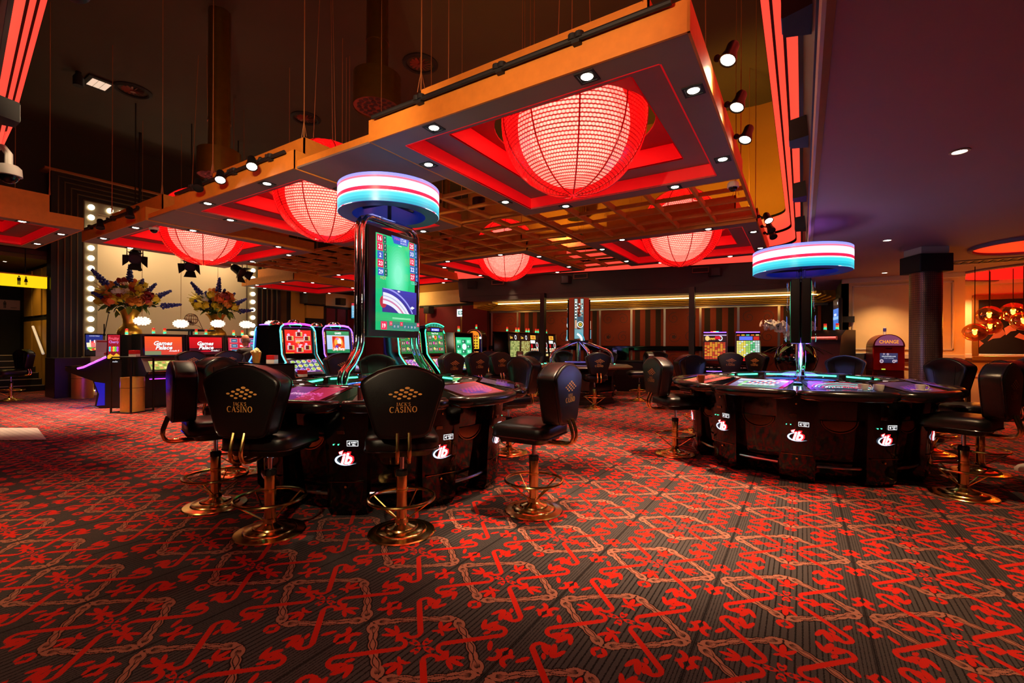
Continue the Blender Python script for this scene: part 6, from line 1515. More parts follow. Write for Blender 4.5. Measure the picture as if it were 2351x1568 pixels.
def cab_box(label, p, rz, up, lo, W=0.27, H=1.66, strip=None, candles=1, D=0.30):
    t = thing('slot_machine', label, 'slot machine', (p.x, p.y, 0), rz, 'slot machines')
    prof = [(D, 0.0), (-D, 0.0), (-D, 0.62), (-D-0.10, 0.72), (-D-0.10, 0.78), (-D+0.02, 0.84), (-D+0.04, 0.90), (-D+0.12, H), (D, H+0.02)]
    MB().prism(prof, -W, W, 'x').build('cabinet', m_black, t)
    for sx in (-1, 1): MB().tube([(sx*(W-0.01), -D+0.02, 0.88), (sx*(W-0.01), -D+0.10, H-0.01)], 0.011, 6).build('chrome_edge', m_trim, t)
    MB().tube([(-W+0.01, -D+0.10, H), (W-0.01, -D+0.10, H)], 0.011, 6).build('chrome_edge', m_trim, t)
    th = math.atan2(0.08, H-0.90)
    zc_ = (0.95+H-0.05)/2
    M = T(0, -D+0.04+0.08*(zc_-0.90)/(H-0.90)-0.006, zc_) @ RX(-th)
    sc = (W-0.025)/0.25; sz = (H-1.0)/0.5
    me = up; link('upper_screen', me, t, M @ Matrix.Diagonal((sc, 1, sz, 1)))
    for q in range(5): MB().box(-0.20+0.085*q, -0.14+0.085*q, -D-0.085, -D-0.03, 0.782, 0.80, 0.004).build('play_button', m_cup if q != 2 else m_trim, t)
    if lo: link('deck_screen', lo, t, T(0, -D-0.005, 0.87) @ RX(-0.9) @ Matrix.Diagonal((0.9, 1, 0.5, 1)))
    if strip: MB().tube([(-W*0.7, -D-0.11, 0.70), (W*0.7, -D-0.11, 0.70)], 0.010, 6).build('neon_strip', neon(strip, NE[strip]), t)
    MB().box(-0.12, 0.12, -D-0.012, -D, 0.36, 0.48, 0.005).build('coin_tray', m_trim, t)
    for q in range(candles): candle(t, -0.1+0.14*q if candles > 1 else 0.0, 0.0, H+0.015)
    return t
LN = [art_lines((200, 205, 120), (150, 165, 90), 'Line', 1), art_lines((205, 200, 120), (170, 150, 80), 'Line', 2), art_reels(1), art_reels(2), art_reels(3)]
LN = [a.mb.mesh('screen_picture', m_screen) for a in LN]
for k, lab in enumerate(('nearest of the bank of dark slot machines, its black side towards us', 'second of the bank of dark slot machines, with a pale pay table', 'third of the bank of dark slot machines, red ball on its glass', 'fourth of the bank of dark slot machines, left of the black post', 'last of the bank of dark slot machines, right of the black post')):
    cab_box(lab, row(-0.12, 12.6, k, 0.57)+Vector((-0.02, 0, 0)), RX90, LN[k], None, 0.275, 1.66, None, 2 if k in (1, 2, 3) else 1)
o_ = cab_box('small slot machine with green screens beside the arched ones', row(-1.15, 9.85, 0, 1), RX90-0.35, SA['green'], None, 0.24, 1.56)
link('lower_screen', SA['low_green'], o_, T(0, -0.38, 0.87) @ RX(-0.75) @ Matrix.Diagonal((0.92, 1, 0.8, 1)))
P1 = art_lines((240, 150, 40), (200, 60, 24), 'Crown', 5); P1.ell(-0.17, 0.18, 0.05, 0.05, (245, 200, 120), 12)
for k in range(6): P1.rect(-0.172+0.04*cos(k*1.05), 0.178+0.04*sin(k*1.05), -0.166+0.04*cos(k*1.05), 0.184+0.04*sin(k*1.05), (150, 40, 20))
P1.rect(0.0, 0.16, 0.12, 0.22, (210, 20, 40)); P1.rect(-0.25, 0.235, 0.25, 0.25, (220, 190, 255))
P2 = Art(); P2.rect(-0.25, -0.25, 0.25, 0.25, (40, 14, 12)); P2.rect(-0.18, 0.15, 0.10, 0.22, (90, 110, 240)); P2.rect(0.12, 0.15, 0.24, 0.22, (190, 40, 30)); P2.rect(-0.25, -0.25, 0.25, -0.19, (200, 30, 30))
for i in range(10):
    for j in range(10): P2.rect(-0.235+0.048*i, -0.18+0.032*j, -0.193+0.048*i, -0.155+0.032*j, ((250, 235, 120), (250, 225, 90), (170, 220, 110), (90, 200, 130), (190, 220, 210))[i//2] if (i*j) % 5 != 3 else (230, 240, 230))
for k in range(5): P2.rect(-0.24+0.1*k, 0.232, -0.17+0.1*k, 0.25, ((240, 80, 30), (250, 200, 60), (80, 220, 200), (240, 120, 40), (250, 220, 120))[k])
rzp = hd(0)-R(21.2)
c_a = cab_box('bright slot machine with an orange pay table and rainbow lamp, left of a pair', cr(4.98, 11.25), rzp, P1.mb.mesh('screen_picture', m_screen), None, 0.275, 1.62, 'violet', 0)
c_b = cab_box('bright slot machine with a yellow and green pay table, right of a pair', cr(5.64, 10.99), rzp, P2.mb.mesh('screen_picture', m_screen), None, 0.275, 1.62, 'violet', 0)
for q, c in enumerate(((240, 60, 30), (250, 210, 90), (60, 230, 200))): MB().box(-0.09+0.06*q, -0.03+0.06*q, -0.1, -0.04, 1.625, 1.665, 0.008).build('rainbow_lamp', neon('lamp%d' % q, c, 1.6), c_a)
for c in (c_a, c_b): MB().tube([(-0.25, -0.205, 1.632), (0.25, -0.205, 1.632)], 0.012, 6).build('top_tube', neon('violet', NE['violet']), c)
# round-topped yellow machine
pt = cr(-1.0, 12.6); t = thing('slot_machine', 'round-topped slot machine with a yellow pay table beside the crimson pier', 'slot machine', (pt.x, pt.y, 0), hd(14), 'slot machines')
A_ = arc(0, 1.50, 0.24, 0, 180, 14)
MB().prism([(0.24, 0.85)]+A_+[(-0.24, 0.85)], -0.16, 0.25, 'y').build('round_head', m_black, t)
MB().box(-0.25, 0.25, -0.28, 0.28, 0, 0.85, 0.02).build('cabinet', m_black, t)
MB().tube([(0.225, -0.17, 0.86)]+[(x*0.94, -0.17, 1.5+(z-1.5)*0.94) for x, z in A_]+[(-0.225, -0.17, 0.86)], 0.016, 8).build('chrome_edge', m_chrome, t, 60)
a = Art(); a.rect(-0.15, 1.20, 0.15, 1.58, (245, 190, 30), (250, 215, 60)); a.ell(0, 1.58, 0.15, 0.11, (240, 130, 30), 16)
for i in range(4):
    for j in range(5): a.rect(-0.13+0.068*i, 1.22+0.075*j, -0.09+0.068*i, 1.27+0.075*j, (90, 50, 14))
a.rect(-0.17, 0.98, 0.17, 1.14, (20, 14, 12))
for i in range(3): a.rect(-0.14+0.1*i, 0.99, -0.06+0.1*i, 1.13, (240, 150, 70)); a.ell(-0.1+0.1*i, 1.06, 0.025, 0.03, (120, 50, 30))
a.build('pay_table', m_screen, t, T(0, -0.163, 0)); candle(t, 0, 0.05, 1.74)
for s in (-1, 1): MB().ball((s*0.19, -0.18, 1.5), 0.03, 8, 6).build('side_lamp', neon('white bulb', (255, 240, 220), 2.5), t)
MB().box(-0.24, 0.24, -0.38, -0.27, 0.80, 0.88, 0.02).build('button_deck', m_trim, t)
# machine seen side-on with chrome-neon curve, right of the displays
pn = cr(6.2, 8.95); t = thing('slot_machine', 'tall dark slot machine seen side-on with a pink chrome-tubed curved front and green lamp', 'slot machine', (pn.x, pn.y, 0), hd(62), 'slot machines')
MB().prism([(0.35, 0), (-0.30, 0), (-0.34, 0.60), (-0.42, 0.78), (-0.30, 0.98), (-0.22, 1.15), (-0.16, 1.5), (0.0, 1.62), (0.35, 1.62)], -0.3, 0.3, 'x').build('cabinet', m_satin, t)
for k, c in enumerate(('magenta', 'cyan', 'magenta')):
    x = -0.31+0.03*k
    MB().tube([(x, y-0.03-0.012*k, z) for y, z in ((-0.42, 0.76), (-0.40, 0.86), (-0.31, 1.0), (-0.24, 1.14), (-0.20, 1.28), (-0.175, 1.46))], 0.012, 6).build('neon_tube', neon('pink' if c == 'magenta' else 'teal', (225, 90, 215) if c == 'magenta' else (60, 190, 235), 1.6), t, 60)
MB().tube([(-0.27, -0.26, 1.46), (0.27, -0.26, 1.46)], 0.04, 8).build('chrome_bar', m_chrome, t)
candle(t, -0.12, 0.1, 1.62); candle(t, 0.1, 0.1, 1.62)

# ------------------------------------------------------------------ wide-screen consoles by the stage
def art_palace(dark):
    a = Art(); c1, c2 = ((150, 6, 16), (214, 14, 24)) if dark else ((205, 60, 40), (240, 84, 30))
    a.rect(-0.33, -0.19, 0.33, 0.19, c1, c2)
    if dark: a.rect(-0.33, -0.19, 0.33, -0.05, (60, 4, 20)); a.ell(0.0, -0.12, 0.12, 0.02, (180, 10, 30))
    else: a.rect(-0.33, -0.19, -0.05, -0.11, (120, 130, 90))
    for dx, dz, c in ((0.008, -0.008, (120, 10, 40)), (0, 0, W_)):
        a.text('Games', -0.01+dx, 0.055+dz, 0.085, c, 0.46, bold=0.03, shear=0.3); a.text('Palace', 0.0+dx, -0.035+dz, 0.085, c, 0.52, bold=0.03, shear=0.3)
    a.text('Arcade II' if not dark else 'Arcade I', 0.18, -0.105, 0.035, W_, 0.2, bold=0.02, shear=0.3); return a
def art_nine():
    a = Art(); a.rect(-0.33, -0.19, 0.33, 0.19, (170, 30, 70), (205, 26, 50)); a.rect(0.1, -0.19, 0.33, 0.19, (180, 50, 140))
    for i in range(3):
        for j in range(3):
            x, z = -0.21+0.21*i, 0.125-0.125*j
            if i == 1 and j == 1: a.rect(x-0.09, z-0.05, x+0.09, z+0.05, (220, 20, 20)); a.text('Multi 5', x, z, 0.04, W_, 0.16, bold=0.02); continue
            a.rect(x-0.085, z-0.045, x+0.085, z+0.045, (235, 160, 170)); a.rect(x-0.055, z-0.04, x+0.08, z+0.04, (50, 90, 130)); 
            for q in range(3): a.rect(x-0.082, z-0.038+0.026*q, x-0.06, z-0.018+0.026*q, (230, 60, 50))
            a.rect(x-0.03, z-0.01, x+0.05, z+0.01, (150, 190, 200))
    return a
CON = [art_palace(False), art_palace(True), art_nine()]
for k, lab in enumerate(('wide-screen console with the orange games title, beside the purple-lit console', 'wide-screen console with the dark red games title, in the middle of the row', 'wide-screen console with nine small pictures, where the bald man sits')):
    p = row(-7.38, 9.62, k, 0.80); t = thing('arcade_console', lab, 'slot machine', (p.x, p.y, 0), RX90, 'wide-screen consoles by the stage')
    W = 0.392
    MB().prism([(0.35, 0), (-0.25, 0), (-0.28, 0.60), (-0.40, 0.70), (-0.40, 0.74), (-0.16, 0.98), (-0.14, 1.02), (-0.10, 1.50), (0.35, 1.50)], -W, W, 'x').build('cabinet', m_satin, t)
    MB(T(0, -0.125, 1.26) @ RX(-0.08)).box(-0.36, 0.36, -0.006, 0.01, -0.215, 0.215, 0.003).build('screen_bezel', m_black, t)
    CON[k].build('upper_screen', m_screen, t, T(0, -0.133, 1.26) @ RX(-0.08))
    a = Art(); a.rect(-0.3, -0.12, 0.3, 0.12, ((170, 175, 80), (150, 120, 140), (190, 190, 210))[k])
    for i in range(8):
        for j in range(3): a.rect(-0.28+0.07*i, -0.1+0.07*j, -0.23+0.07*i, -0.05+0.07*j, ((235, 225, 130), (120, 150, 60), (215, 150, 90))[(i+j) % 3] if k == 0 else ((200, 180, 210), (110, 60, 130), (230, 220, 235))[(i+j) % 3])
    a.build('lower_screen', m_screen, t, T(0, -0.292, 0.862) @ RX(-0.785)); MB().box(-0.36, 0.36, -0.42, -0.39, 0.695, 0.74, 0.008).build('button_deck', m_trim, t)
    MB(T(0, -0.33, 0.79) @ RX(-0.785)).box(-0.3, 0.3, -0.01, 0.0, -0.03, 0.02, 0.004).build('button_row', m_trim, t)
    MB().tube([(-0.3, -0.275, 0.585), (0.3, -0.275, 0.585)], 0.009, 6).build('neon_strip', neon('magenta', NE['magenta']), t)
    candle(t, -0.1, 0.1, 1.5); candle(t, 0.1, 0.1, 1.5)
# end console: purple neon edge, deck to the left, narrow upright screen towards us
pe = cr(-8.2, 9.45); t = thing('arcade_console', 'purple-lit console seen side-on with a sloping deck and a narrow red screen at its end', 'slot machine', (pe.x, pe.y, 0), hd(82), 'consoles by the stage')
sd = [(0.28, 0), (-0.12, 0), (-0.20, 0.05), (-0.16, 0.30), (-0.24, 0.55), (-0.52, 0.66), (-0.74, 0.76), (-0.72, 0.82), (-0.44, 0.82), (0.0, 1.04), (0.03, 1.48), (0.28, 1.48)]
W = 0.25
MB().prism(sd, -W, W, 'x').build('cabinet', m_satin, t)
MB().box(-W, W, -0.42, -0.12, 0.0, 0.025, 0.008).build('foot_plate', m_steel, t)
for sx in (-1, 1): MB().tube([(sx*(W+0.015), y, z) for y, z in ((-0.50, 0.80), (-0.40, 0.825), (0.0, 1.025))], 0.018, 8).build('neon_strip', neon('purple', (190, 70, 250), 3.5), t)
MB().box(-W+0.02, W-0.02, -0.76, -0.46, 0.82, 0.845, 0.012).build('button_deck', m_trim, t)
a = Art(); a.rect(-0.21, -0.23, 0.21, 0.23, (40, 60, 70)); fruit(a, -0.2, -0.2, 0.40, 0.42, 5, 3, (30, 50, 60), 4, [(60, 110, 110), (90, 90, 120)]); a.build('deck_screen', m_screen, t, T(0, -0.215, 0.938) @ RX(-1.107))
MB().prism([(-0.165, 0.05), (-0.12, 0.28), (-0.21, 0.53), (-0.02, 0.5), (-0.02, 0.06)], W, W+0.006, 'x').build('blue_side_light', neon('deep blue', (24, 30, 200), 0.45), t)
MB().box(-W+0.03, W-0.03, -0.215, -0.19, 0.32, 0.52, 0.004).build('blue_front_light', neon('deep blue', (24, 30, 200), 0.45), t)
lamp('blue_underglow', 'POINT', (0.05, -0.38, 0.45), 16, (60, 30, 255), t, None, 0.1)
def art_fruity():
    a = Art(); a.rect(-0.11, -0.24, 0.11, 0.24, (110, 14, 30), (170, 24, 40)); a.text('Fruity', 0, 0.17, 0.06, (235, 90, 110), 0.19, bold=0.03); a.text('Cherry', 0, 0.10, 0.05, (190, 130, 210), 0.18, bold=0.03)
    for k in range(10): a.ell(-0.07+0.035*(k % 5), -0.02-0.05*(k//5), 0.02, 0.028, ((80, 200, 220), (230, 50, 50), (240, 210, 60), (90, 200, 90), (200, 70, 200))[k % 5])
    a.poly([(-0.11, -0.24), (0.11, -0.24), (0.11, -0.17), (0.05, -0.13), (0, -0.18), (-0.06, -0.14), (-0.11, -0.18)], (240, 170, 40)); return a
MB().box(W, W+0.015, 0.02, 0.28, 0.98, 1.49, 0.004).build('screen_bezel', m_black, t)
art_fruity().build('end_screen', m_screen, t, T(W+0.018, 0.15, 1.235) @ RZ(pi/2))
a = Art(); a.rect(-0.09, -0.03, 0.09, 0.03, (14, 14, 16)); a.text('Roulix', 0, 0, 0.035, (225, 230, 240), 0.15, shear=0.2); a.build('name_plate', m_screen, t, T(W+0.004, 0.15, 0.94) @ RZ(pi/2)); candle(t, -0.1, 0.15, 1.48)

# ------------------------------------------------------------------ change machine, column, picture, amber globes
pc = at(2031, 800, 8.7); t = thing('change_machine', 'red arched change machine against the cream wall', 'change machine', (pc.x, pc.y, 0), 0.0)
rz_c = hd(0)-R(22); t.rotation_euler = (0, 0, rz_c); t.scale = (0.84, 0.84, 1)
m_redm = mat('red lacquer', (150, 18, 18), 0.3); m_redd = mat('dark red lacquer', (92, 12, 14), 0.35)
MB().box(-0.29, 0.29, -0.22, 0.22, 0, 0.86, 0.015).build('lower_cabinet', m_redd, t); MB().box(-0.29, 0.29, -0.24, 0.22, 0.86, 1.30, 0.015).build('upper_cabinet', m_redm, t)
A_ = arc(0, 1.33, 0.29, 0, 180, 18)
MB().prism([(x, 1.30+(z-1.33)*0.80) for x, z in A_], -0.25, 0.2, 'y').build('arched_top', m_redd, t)
a = Art(0.001); a.poly([(x*0.88, 1.322+(z-1.33)*0.68) for x, z in A_], (120, 60, 90)); a.text('CHANGE', 0, 1.395, 0.062, (250, 150, 40), 0.40, bold=0.02); a.build('sign_panel', m_screen, t, T(0, -0.252, 0))
a = Art(0.001); a.rect(-0.16, -0.09, 0.16, 0.09, (34, 34, 66), (60, 58, 96)); a.text('GELDWISSELAAR', 0, 0.03, 0.024, (225, 230, 240), 0.28); a.text('MONEY CHANGER', 0, -0.005, 0.015, (200, 205, 225), 0.24)
for x, z, r_ in ((-0.13, -0.06, 0.035), (0.09, -0.06, 0.03), (0.13, -0.05, 0.02), (-0.02, 0.07, 0.02), (-0.09, 0.075, 0.015)): a.ell(x, z, r_, r_, (200, 180, 190)); a.ell(x, z, r_*0.6, r_*0.6, (110, 90, 120))
a.build('screen', m_screen, t, T(0, -0.242, 1.09))
MB().box(-0.20, -0.05, -0.232, -0.22, 0.62, 0.80, 0.004).build('note_reader', m_grey, t); MB().box(-0.16, -0.09, -0.238, -0.23, 0.72, 0.745).build('blue_light', neon('blue', NE['blue'], 3), t); MB().box(-0.13, -0.06, -0.246, -0.238, 0.872, 0.888).build('green_light', neon('lime', (170, 230, 60), 1.5), t)
MB().box(0.15, 0.19, -0.232, -0.22, 0.52, 0.64, 0.004).build('lock_plate', m_steel, t); MB().box(0.0, 0.18, -0.24, -0.22, 0.30, 0.42, 0.008).build('coin_cup', m_steel, t); MB().box(-0.06, 0.06, -0.245, -0.24, 1.262, 1.272).build('slot', m_trim, t)
mb = MB(); mb.lathe([(0.03, 0), (0.03, 0.05), (0.025, 0.05), (0.025, 0.14), (0.0, 0.145)], 12, (0, 0, 1.53)); mb.build('top_lamp', m_white, t); MB().lathe([(0.031, 0.06), (0.031, 0.12)], 12, (0, 0, 1.53)).build('blue_cap', mat('blue cap', (60, 60, 150), 0.4), t)
p = at(1977, 818, 8.95); t = thing('wall_dispenser', 'small grey box on the cream wall left of the change machine', 'dispenser', (p.x, Y1-0.0, 1.0), 0)
MB().box(-0.17, 0.17, -0.19, -0.046, -0.12, 0.16, 0.015).build('housing', m_grey, t); MB().box(-0.165, 0.165, -0.195, -0.05, 0.16, 0.175).build('lid', m_white, t); MB().box(-0.12, 0.12, -0.194, -0.19, -0.05, 0.05).build('front_plate', m_steel, t)
pp = at(2125, 700, 6.4)
co = thing('column', 'hexagonal bronze column clad in pierced metal with a black capital', 'column', (pp.x, pp.y, 0), hd(8)); co['kind'] = 'structure'
m_pierced = mat('pierced bronze', (112, 78, 62), 0.3, 0.8)
nt = m_pierced.node_tree; g = NG(nt); bs = nt.nodes['Principled BSDF']; tc = g.n('ShaderNodeTexCoord'); sp = g.n('ShaderNodeSeparateXYZ'); nt.links.new(tc.outputs['Object'], sp.inputs[0])
an = g.m('MULTIPLY', g.m('ARCTAN2', sp.outputs[1], sp.outputs[0]), 48/(2*pi)); zz = g.m('MULTIPLY', sp.outputs[2], 33.0)
fa = g.m('ABSOLUTE', g.m('SUBTRACT', g.m('FRACT', an), 0.5)); fz = g.m('ABSOLUTE', g.m('SUBTRACT', g.m('FRACT', zz), 0.5))
w_ = g.mn(g.m('SUBTRACT', 0.5, fa), g.m('SUBTRACT', 0.5, fz), g.m('ABSOLUTE', g.m('SUBTRACT', fa, fz)))
msk = g.mask(w_, 0.05, 0.11); nt.links.new(g.mix(msk, (*lin((24, 16, 16)), 1), (*lin((150, 110, 86)), 1)), bs.inputs['Base Color']); g.set(bs.inputs['Metallic'], g.m('MULTIPLY', msk, 0.85))
bp = g.n('ShaderNodeBump'); bp.inputs['Strength'].default_value = 0.6; bp.inputs['Distance'].default_value = 0.008; g.set(bp.inputs['Height'], msk); nt.links.new(bp.outputs[0], bs.inputs['Normal'])
def hx(r, z): return [(r*cos(2*pi*k/36), r*sin(2*pi*k/36), z) for k in range(36)]
MB().loft([hx(0.178, 0), hx(0.178, 2.33)]).build('shaft', m_pierced, co, 20)
MB().box(-0.205, 0.205, -0.205, 0.205, 2.33, 2.57, 0.01).build('capital', m_matte, co); MB().box(-0.17, 0.17, -0.17, 0.17, 2.57, 2.67).build('neck', m_lip, co); MB().lathe([(0.2, 0), (0.2, 0.1), (0.18, 0.11)], 36).build('plinth', m_satin, co)
# framed picture: generic dancer in black
pl = onY(2231, 752, Y2-0.03); zb_, zt2 = onY(2240, 828, Y2-0.03).z, onY(2240, 678, Y2-0.03).z
t = thing('framed_picture', 'gold-framed picture of a woman in black behind the amber globe lamps', 'picture', (pl.x, Y2-0.002, zb_), 0)
PW, PH = 1.9, zt2-zb_
m_gilt = mat('gilt frame', (168, 112, 48), 0.35, 0.7, noise=(30, 0.2))
for q in ((0, PW, 0, 0.10), (0, PW, PH-0.10, PH), (0, 0.10, 0.1, PH-0.1), (PW-0.10, PW, 0.1, PH-0.1)):
    MB().box(q[0], q[1], -0.06, -0.01, q[2], q[3], 0.012).build('frame_side', m_gilt, t)
a = Art(0.001); a.rect(0.09, 0.09, PW-0.09, PH-0.09, (16, 9, 8)); a.build('canvas', m_print, t, T(0, -0.022, 0)); a = Art(0.001); a.k = 2; X0, Z0 = 0.10, 0.10
sk, sk2 = (232, 130, 84), (190, 96, 60)
a.poly([(0.1, 0.72), (0.22, 0.86), (0.20, 0.98), (0.1, 1.0)], sk2); a.poly([(0.10, 0.30), (0.22, 0.42), (0.12, 0.5), (0.1, 0.45)], sk2)
a.poly([(0.16, 0.1), (0.22, 0.40), (0.38, 0.55), (0.52, 0.60), (0.66, 0.56), (0.80, 0.72), (0.98, 0.60), (1.05, 0.40), (0.98, 0.1)], (12, 8, 9))
a.poly([(0.30, 0.47), (0.42, 0.54), (0.58, 0.56), (0.70, 0.66), (0.62, 0.80), (0.50, 0.76), (0.40, 0.60)], sk2)
a.poly([(0.70, 0.62), (0.80, 0.72), (0.92, 0.74), (0.90, 0.86), (0.78, 0.88), (0.66, 0.80)], sk); a.poly([(0.88, 0.58), (1.20, 0.46), (1.50, 0.52), (1.50, 0.60), (1.20, 0.56), (0.98, 0.68)], sk)
a.ell(0.93, 0.95, 0.13, 0.15, sk, 18, -0.3); a.poly([(1.02, 0.98), (1.10, 0.91), (1.04, 0.88)], sk); a.poly([(0.76, 1.05), (0.90, 1.14), (1.04, 1.08), (0.96, 1.02), (0.90, 0.90), (0.80, 0.88), (0.74, 0.95)], (22, 10, 10)); a.ell(0.74, 0.98, 0.07, 0.07, (22, 10, 10), 12)
a.poly([(0.96, 0.84), (1.03, 0.86), (0.97, 0.88)], (150, 30, 26))
a.build('painted_figure', m_print, t, T(0.035, -0.022, 0.02) @ Matrix.Diagonal((0.66, 1, 0.8, 1))); MB().box(0.05, PW-0.05, -0.02, -0.005, 0.05, PH-0.05).build('backing_board', m_matte, t)
m_amber = bpy.data.materials.new('amber mirror glass'); m_amber.use_nodes = True
nt = m_amber.node_tree; g = NG(nt); tr = g.n('ShaderNodeBsdfTransparent'); tr.inputs[0].default_value = (0.86, 0.50, 0.20, 1); gl = g.n('ShaderNodeBsdfGlossy'); gl.inputs[0].default_value = (0.95, 0.74, 0.48, 1); gl.inputs['Roughness'].default_value = 0.04
mx = g.n('ShaderNodeMixShader'); mx.inputs[0].default_value = 0.42; nt.links.new(tr.outputs[0], mx.inputs[1]); nt.links.new(gl.outputs[0], mx.inputs[2]); nt.links.new(mx.outputs[0], nt.nodes['Material Output'].inputs['Surface'])
m_fil = mat('filament bulb', (255, 200, 110), 0.3, em=(255, 196, 96), es=14)
for k, (u, v, s, d, lab) in enumerate(((2271, 724, 0.175, 7.9, 'amber mirrored globe pendant, upper of the two stacked ones'), (2273, 749, 0.165, 8.2, 'amber mirrored globe pendant under another, in front of the picture'), (2238, 763, 0.165, 7.8, 'amber mirrored globe pendant overlapping the gold frame, lowest of the cluster'), (2326, 717, 0.18, 7.9, 'amber mirrored globe pendant, highest of the cluster'), (2350, 737, 0.17, 7.6, 'amber mirrored globe pendant cut by the picture edge'))):
    p = at(u, v, d); t = thing('globe_pendant', lab, 'pendant lamp', p, 0, 'amber globe pendants')
    MB().ball((0, 0, 0), (s, s, s*0.92), 28, 18).build('glass_globe', m_amber, t, 80); MB().ball((0, 0, 0.0), (0.028, 0.028, 0.045), 10, 8).build('bulb', m_fil, t, 80)
    MB().lathe([(0.02, 0.04), (0.02, 0.10), (0.035, s*0.92)], 12).build('lamp_socket', m_gold, t); MB().tube([(0, 0, s*0.92), (0, 0, LOWZ-p.z)], 0.006, 5).build('cord', m_matte, t)
    lamp('bulb_glow', 'POINT', (0, 0, -0.06), 16, (255, 180, 90), t, None, 0.04)
p = onY(1905, 728, Y1-0.8); t = thing('poster_monitor', 'upright blue poster screen on the dark return wall beside the cream wall', 'screen', (*cr(6.62, 9.35)[:2], 1.85), hd(0)-R(115))
MB().box(-0.26, 0.26, 0, 0.06, -0.42, 0.42, 0.008).build('bezel', m_satin, t); a = Art(); a.rect(-0.24, -0.40, 0.24, 0.22, (40, 90, 190), (70, 130, 220)); a.rect(-0.24, 0.22, 0.24, 0.40, (14, 18, 30)); a.text('SPELEN', -0.05, 0.1, 0.05, W_, 0.3, bold=0.02); a.rect(-0.24, 0.0, 0.24, 0.06, (140, 190, 240)); a.rect(-0.2, -0.36, 0.0, -0.30, (150, 190, 230)); a.ell(0.17, 0.32, 0.02, 0.03, W_); a.build('picture', m_screen, t, T(0, -0.003, 0)); MB().box(-0.06, 0.06, 0.06, 0.3, -0.06, 0.06).build('wall_arm', m_matte, t)

# ------------------------------------------------------------------ orchid, bins, poster, counter
po = cr(4.9, 7.9); t = thing('orchid_plant', 'white orchids in a big round dark vase behind the right roulette table', 'plant', (po.x, po.y, 0), 0)
MB().lathe([(0.0, 0), (0.22, 0), (0.17, 0.1), (0.14, 0.55), (0.20, 0.78), (0.30, 0.95), (0.33, 1.08), (0.28, 1.25), (0.20, 1.34), (0.18, 1.33), (0.0, 1.2)], 28).build('dark_vase', m_black, t, 60)
rg = random.Random(12); ol = leaf_me(0.5, 0.05, m_leaf, 0.5)
for k in range(7): link('leaf', ol, t, T(0, 0, 1.30) @ RZ(k*0.9) @ RX(0.2))
pet = MB()
for k in range(5): pet.M = RZ(k*2*pi/5); pet.loft([[(-0.004, 0.004, 0), (0, 0.004, 0.003), (0.004, 0.004, 0)], [(-0.022, 0.025, 0.006), (0, 0.027, 0.01), (0.022, 0.025, 0.006)], [(-0.01, 0.045, 0.0), (0, 0.048, 0.002), (0.01, 0.045, 0.0)]], False, None, False)
pet = pet.mesh('orchid_bloom', mat('orchid white', (240, 228, 200), 0.5), 80)
for s in range(9):
    an = hd(0)+(0.35 if s % 2 else pi-0.35)+rg.uniform(-0.5, 0.5); L = rg.uniform(0.34, 0.56); base = Vector((0, 0, 1.3)); pts = []
    for i in range(9):
        q = i/8; pts.append(base+Vector((cos(an)*L*q*q, sin(an)*L*q*q, 0.50*q*rg.uniform(0.97, 1.03)-0.42*max(0, q-0.55)**1.4)))
    MB().tube(pts, 0.006, 5).build('stem', m_leaf, t)
    for i in range(3, 9):
        for e in range(3): link('orchid_bloom', pet, t, T(*(pts[i]+Vector((rg.uniform(-0.05, 0.05), rg.uniform(-0.05, 0.05), rg.uniform(-0.05, 0.05))))) @ RZ(rg.uniform(0, 6)) @ RX(rg.uniform(0.6, 1.8)) @ Matrix.Scale(rg.uniform(1.2, 1.7), 4))
def bin_(label, p, r, h):
    t = thing('waste_bin', label, 'bin', (p.x, p.y, 0), 0, 'brushed gold bins')
    MB().lathe([(0.0, 0), (r, 0), (r, h*0.70)], 32).build('bin_body', m_brushed, t); MB().lathe([(r*1.005, h*0.71), (r*1.005, h), (r*0.9, h+0.004), (r*0.88, h-0.05), (0, h-0.06)], 32).build('swing_top', m_brushed, t); MB().lathe([(r*0.99, h*0.70), (r*0.99, h*0.71)], 32).build('joint', m_matte, t)
pb_ = cr(-7.23, 8.72); bin_('gold bin in the black cage stand beside the purple-lit console', pb_, 0.185, 0.66); bin_('gold bin by the lit counter under the poster', cr(-10.23, 10.9), 0.20, 0.68)
t = thing('cage_stand', 'thin black cage stand around a gold bin, carrying a red and white carton', 'stand', (pb_.x, pb_.y, 0), hd(0)-R(10)); mb = MB(); q = 0.22
for x in (-q, q):
    for y in (-q, q): mb.box(x-0.012, x+0.012, y-0.012, y+0.012, 0, 1.03)
MB().box(-q, q, -q, q, 1.03, 1.055, 0.004).build('top_shelf', m_satin, t)
for a_, b_ in (((-q, -q), (q, -q)), ((q, -q), (q, q)), ((q, q), (-q, q)), ((-q, q), (-q, -q))): mb.tube([(*a_, 0.012), (*b_, 0.012)], 0.012, 4)
mb.build('cage_frame', m_satin, t)
def cup(label, p, r, h, m, handle=True, group=None, saucer=False, rz=0.0):
    t = thing('cup', label, 'cup', p, rz, group)
    MB().lathe([(0.0, 0.0), (r*0.62, 0.0), (r*0.7, 0.006), (r*0.9, h*0.5), (r, h), (r*0.93, h), (r*0.8, h*0.5), (r*0.55, 0.012), (0.0, 0.012)], 24).build('cup_body', m, t, 60)
    if handle: MB().tube([(r*0.92, 0, h*0.85), (r*1.35, 0, h*0.85), (r*1.5, 0, h*0.6), (r*1.3, 0, h*0.3), (r*0.8, 0, h*0.28)], 0.005, 6).build('handle', m, t, 60)
    if saucer: MB().lathe([(0, 0.0), (r*1.1, 0.0), (r*1.9, 0.014), (r*1.85, 0.018), (r*1.0, 0.004)], 24).build('saucer', m, t, 60)
    return t
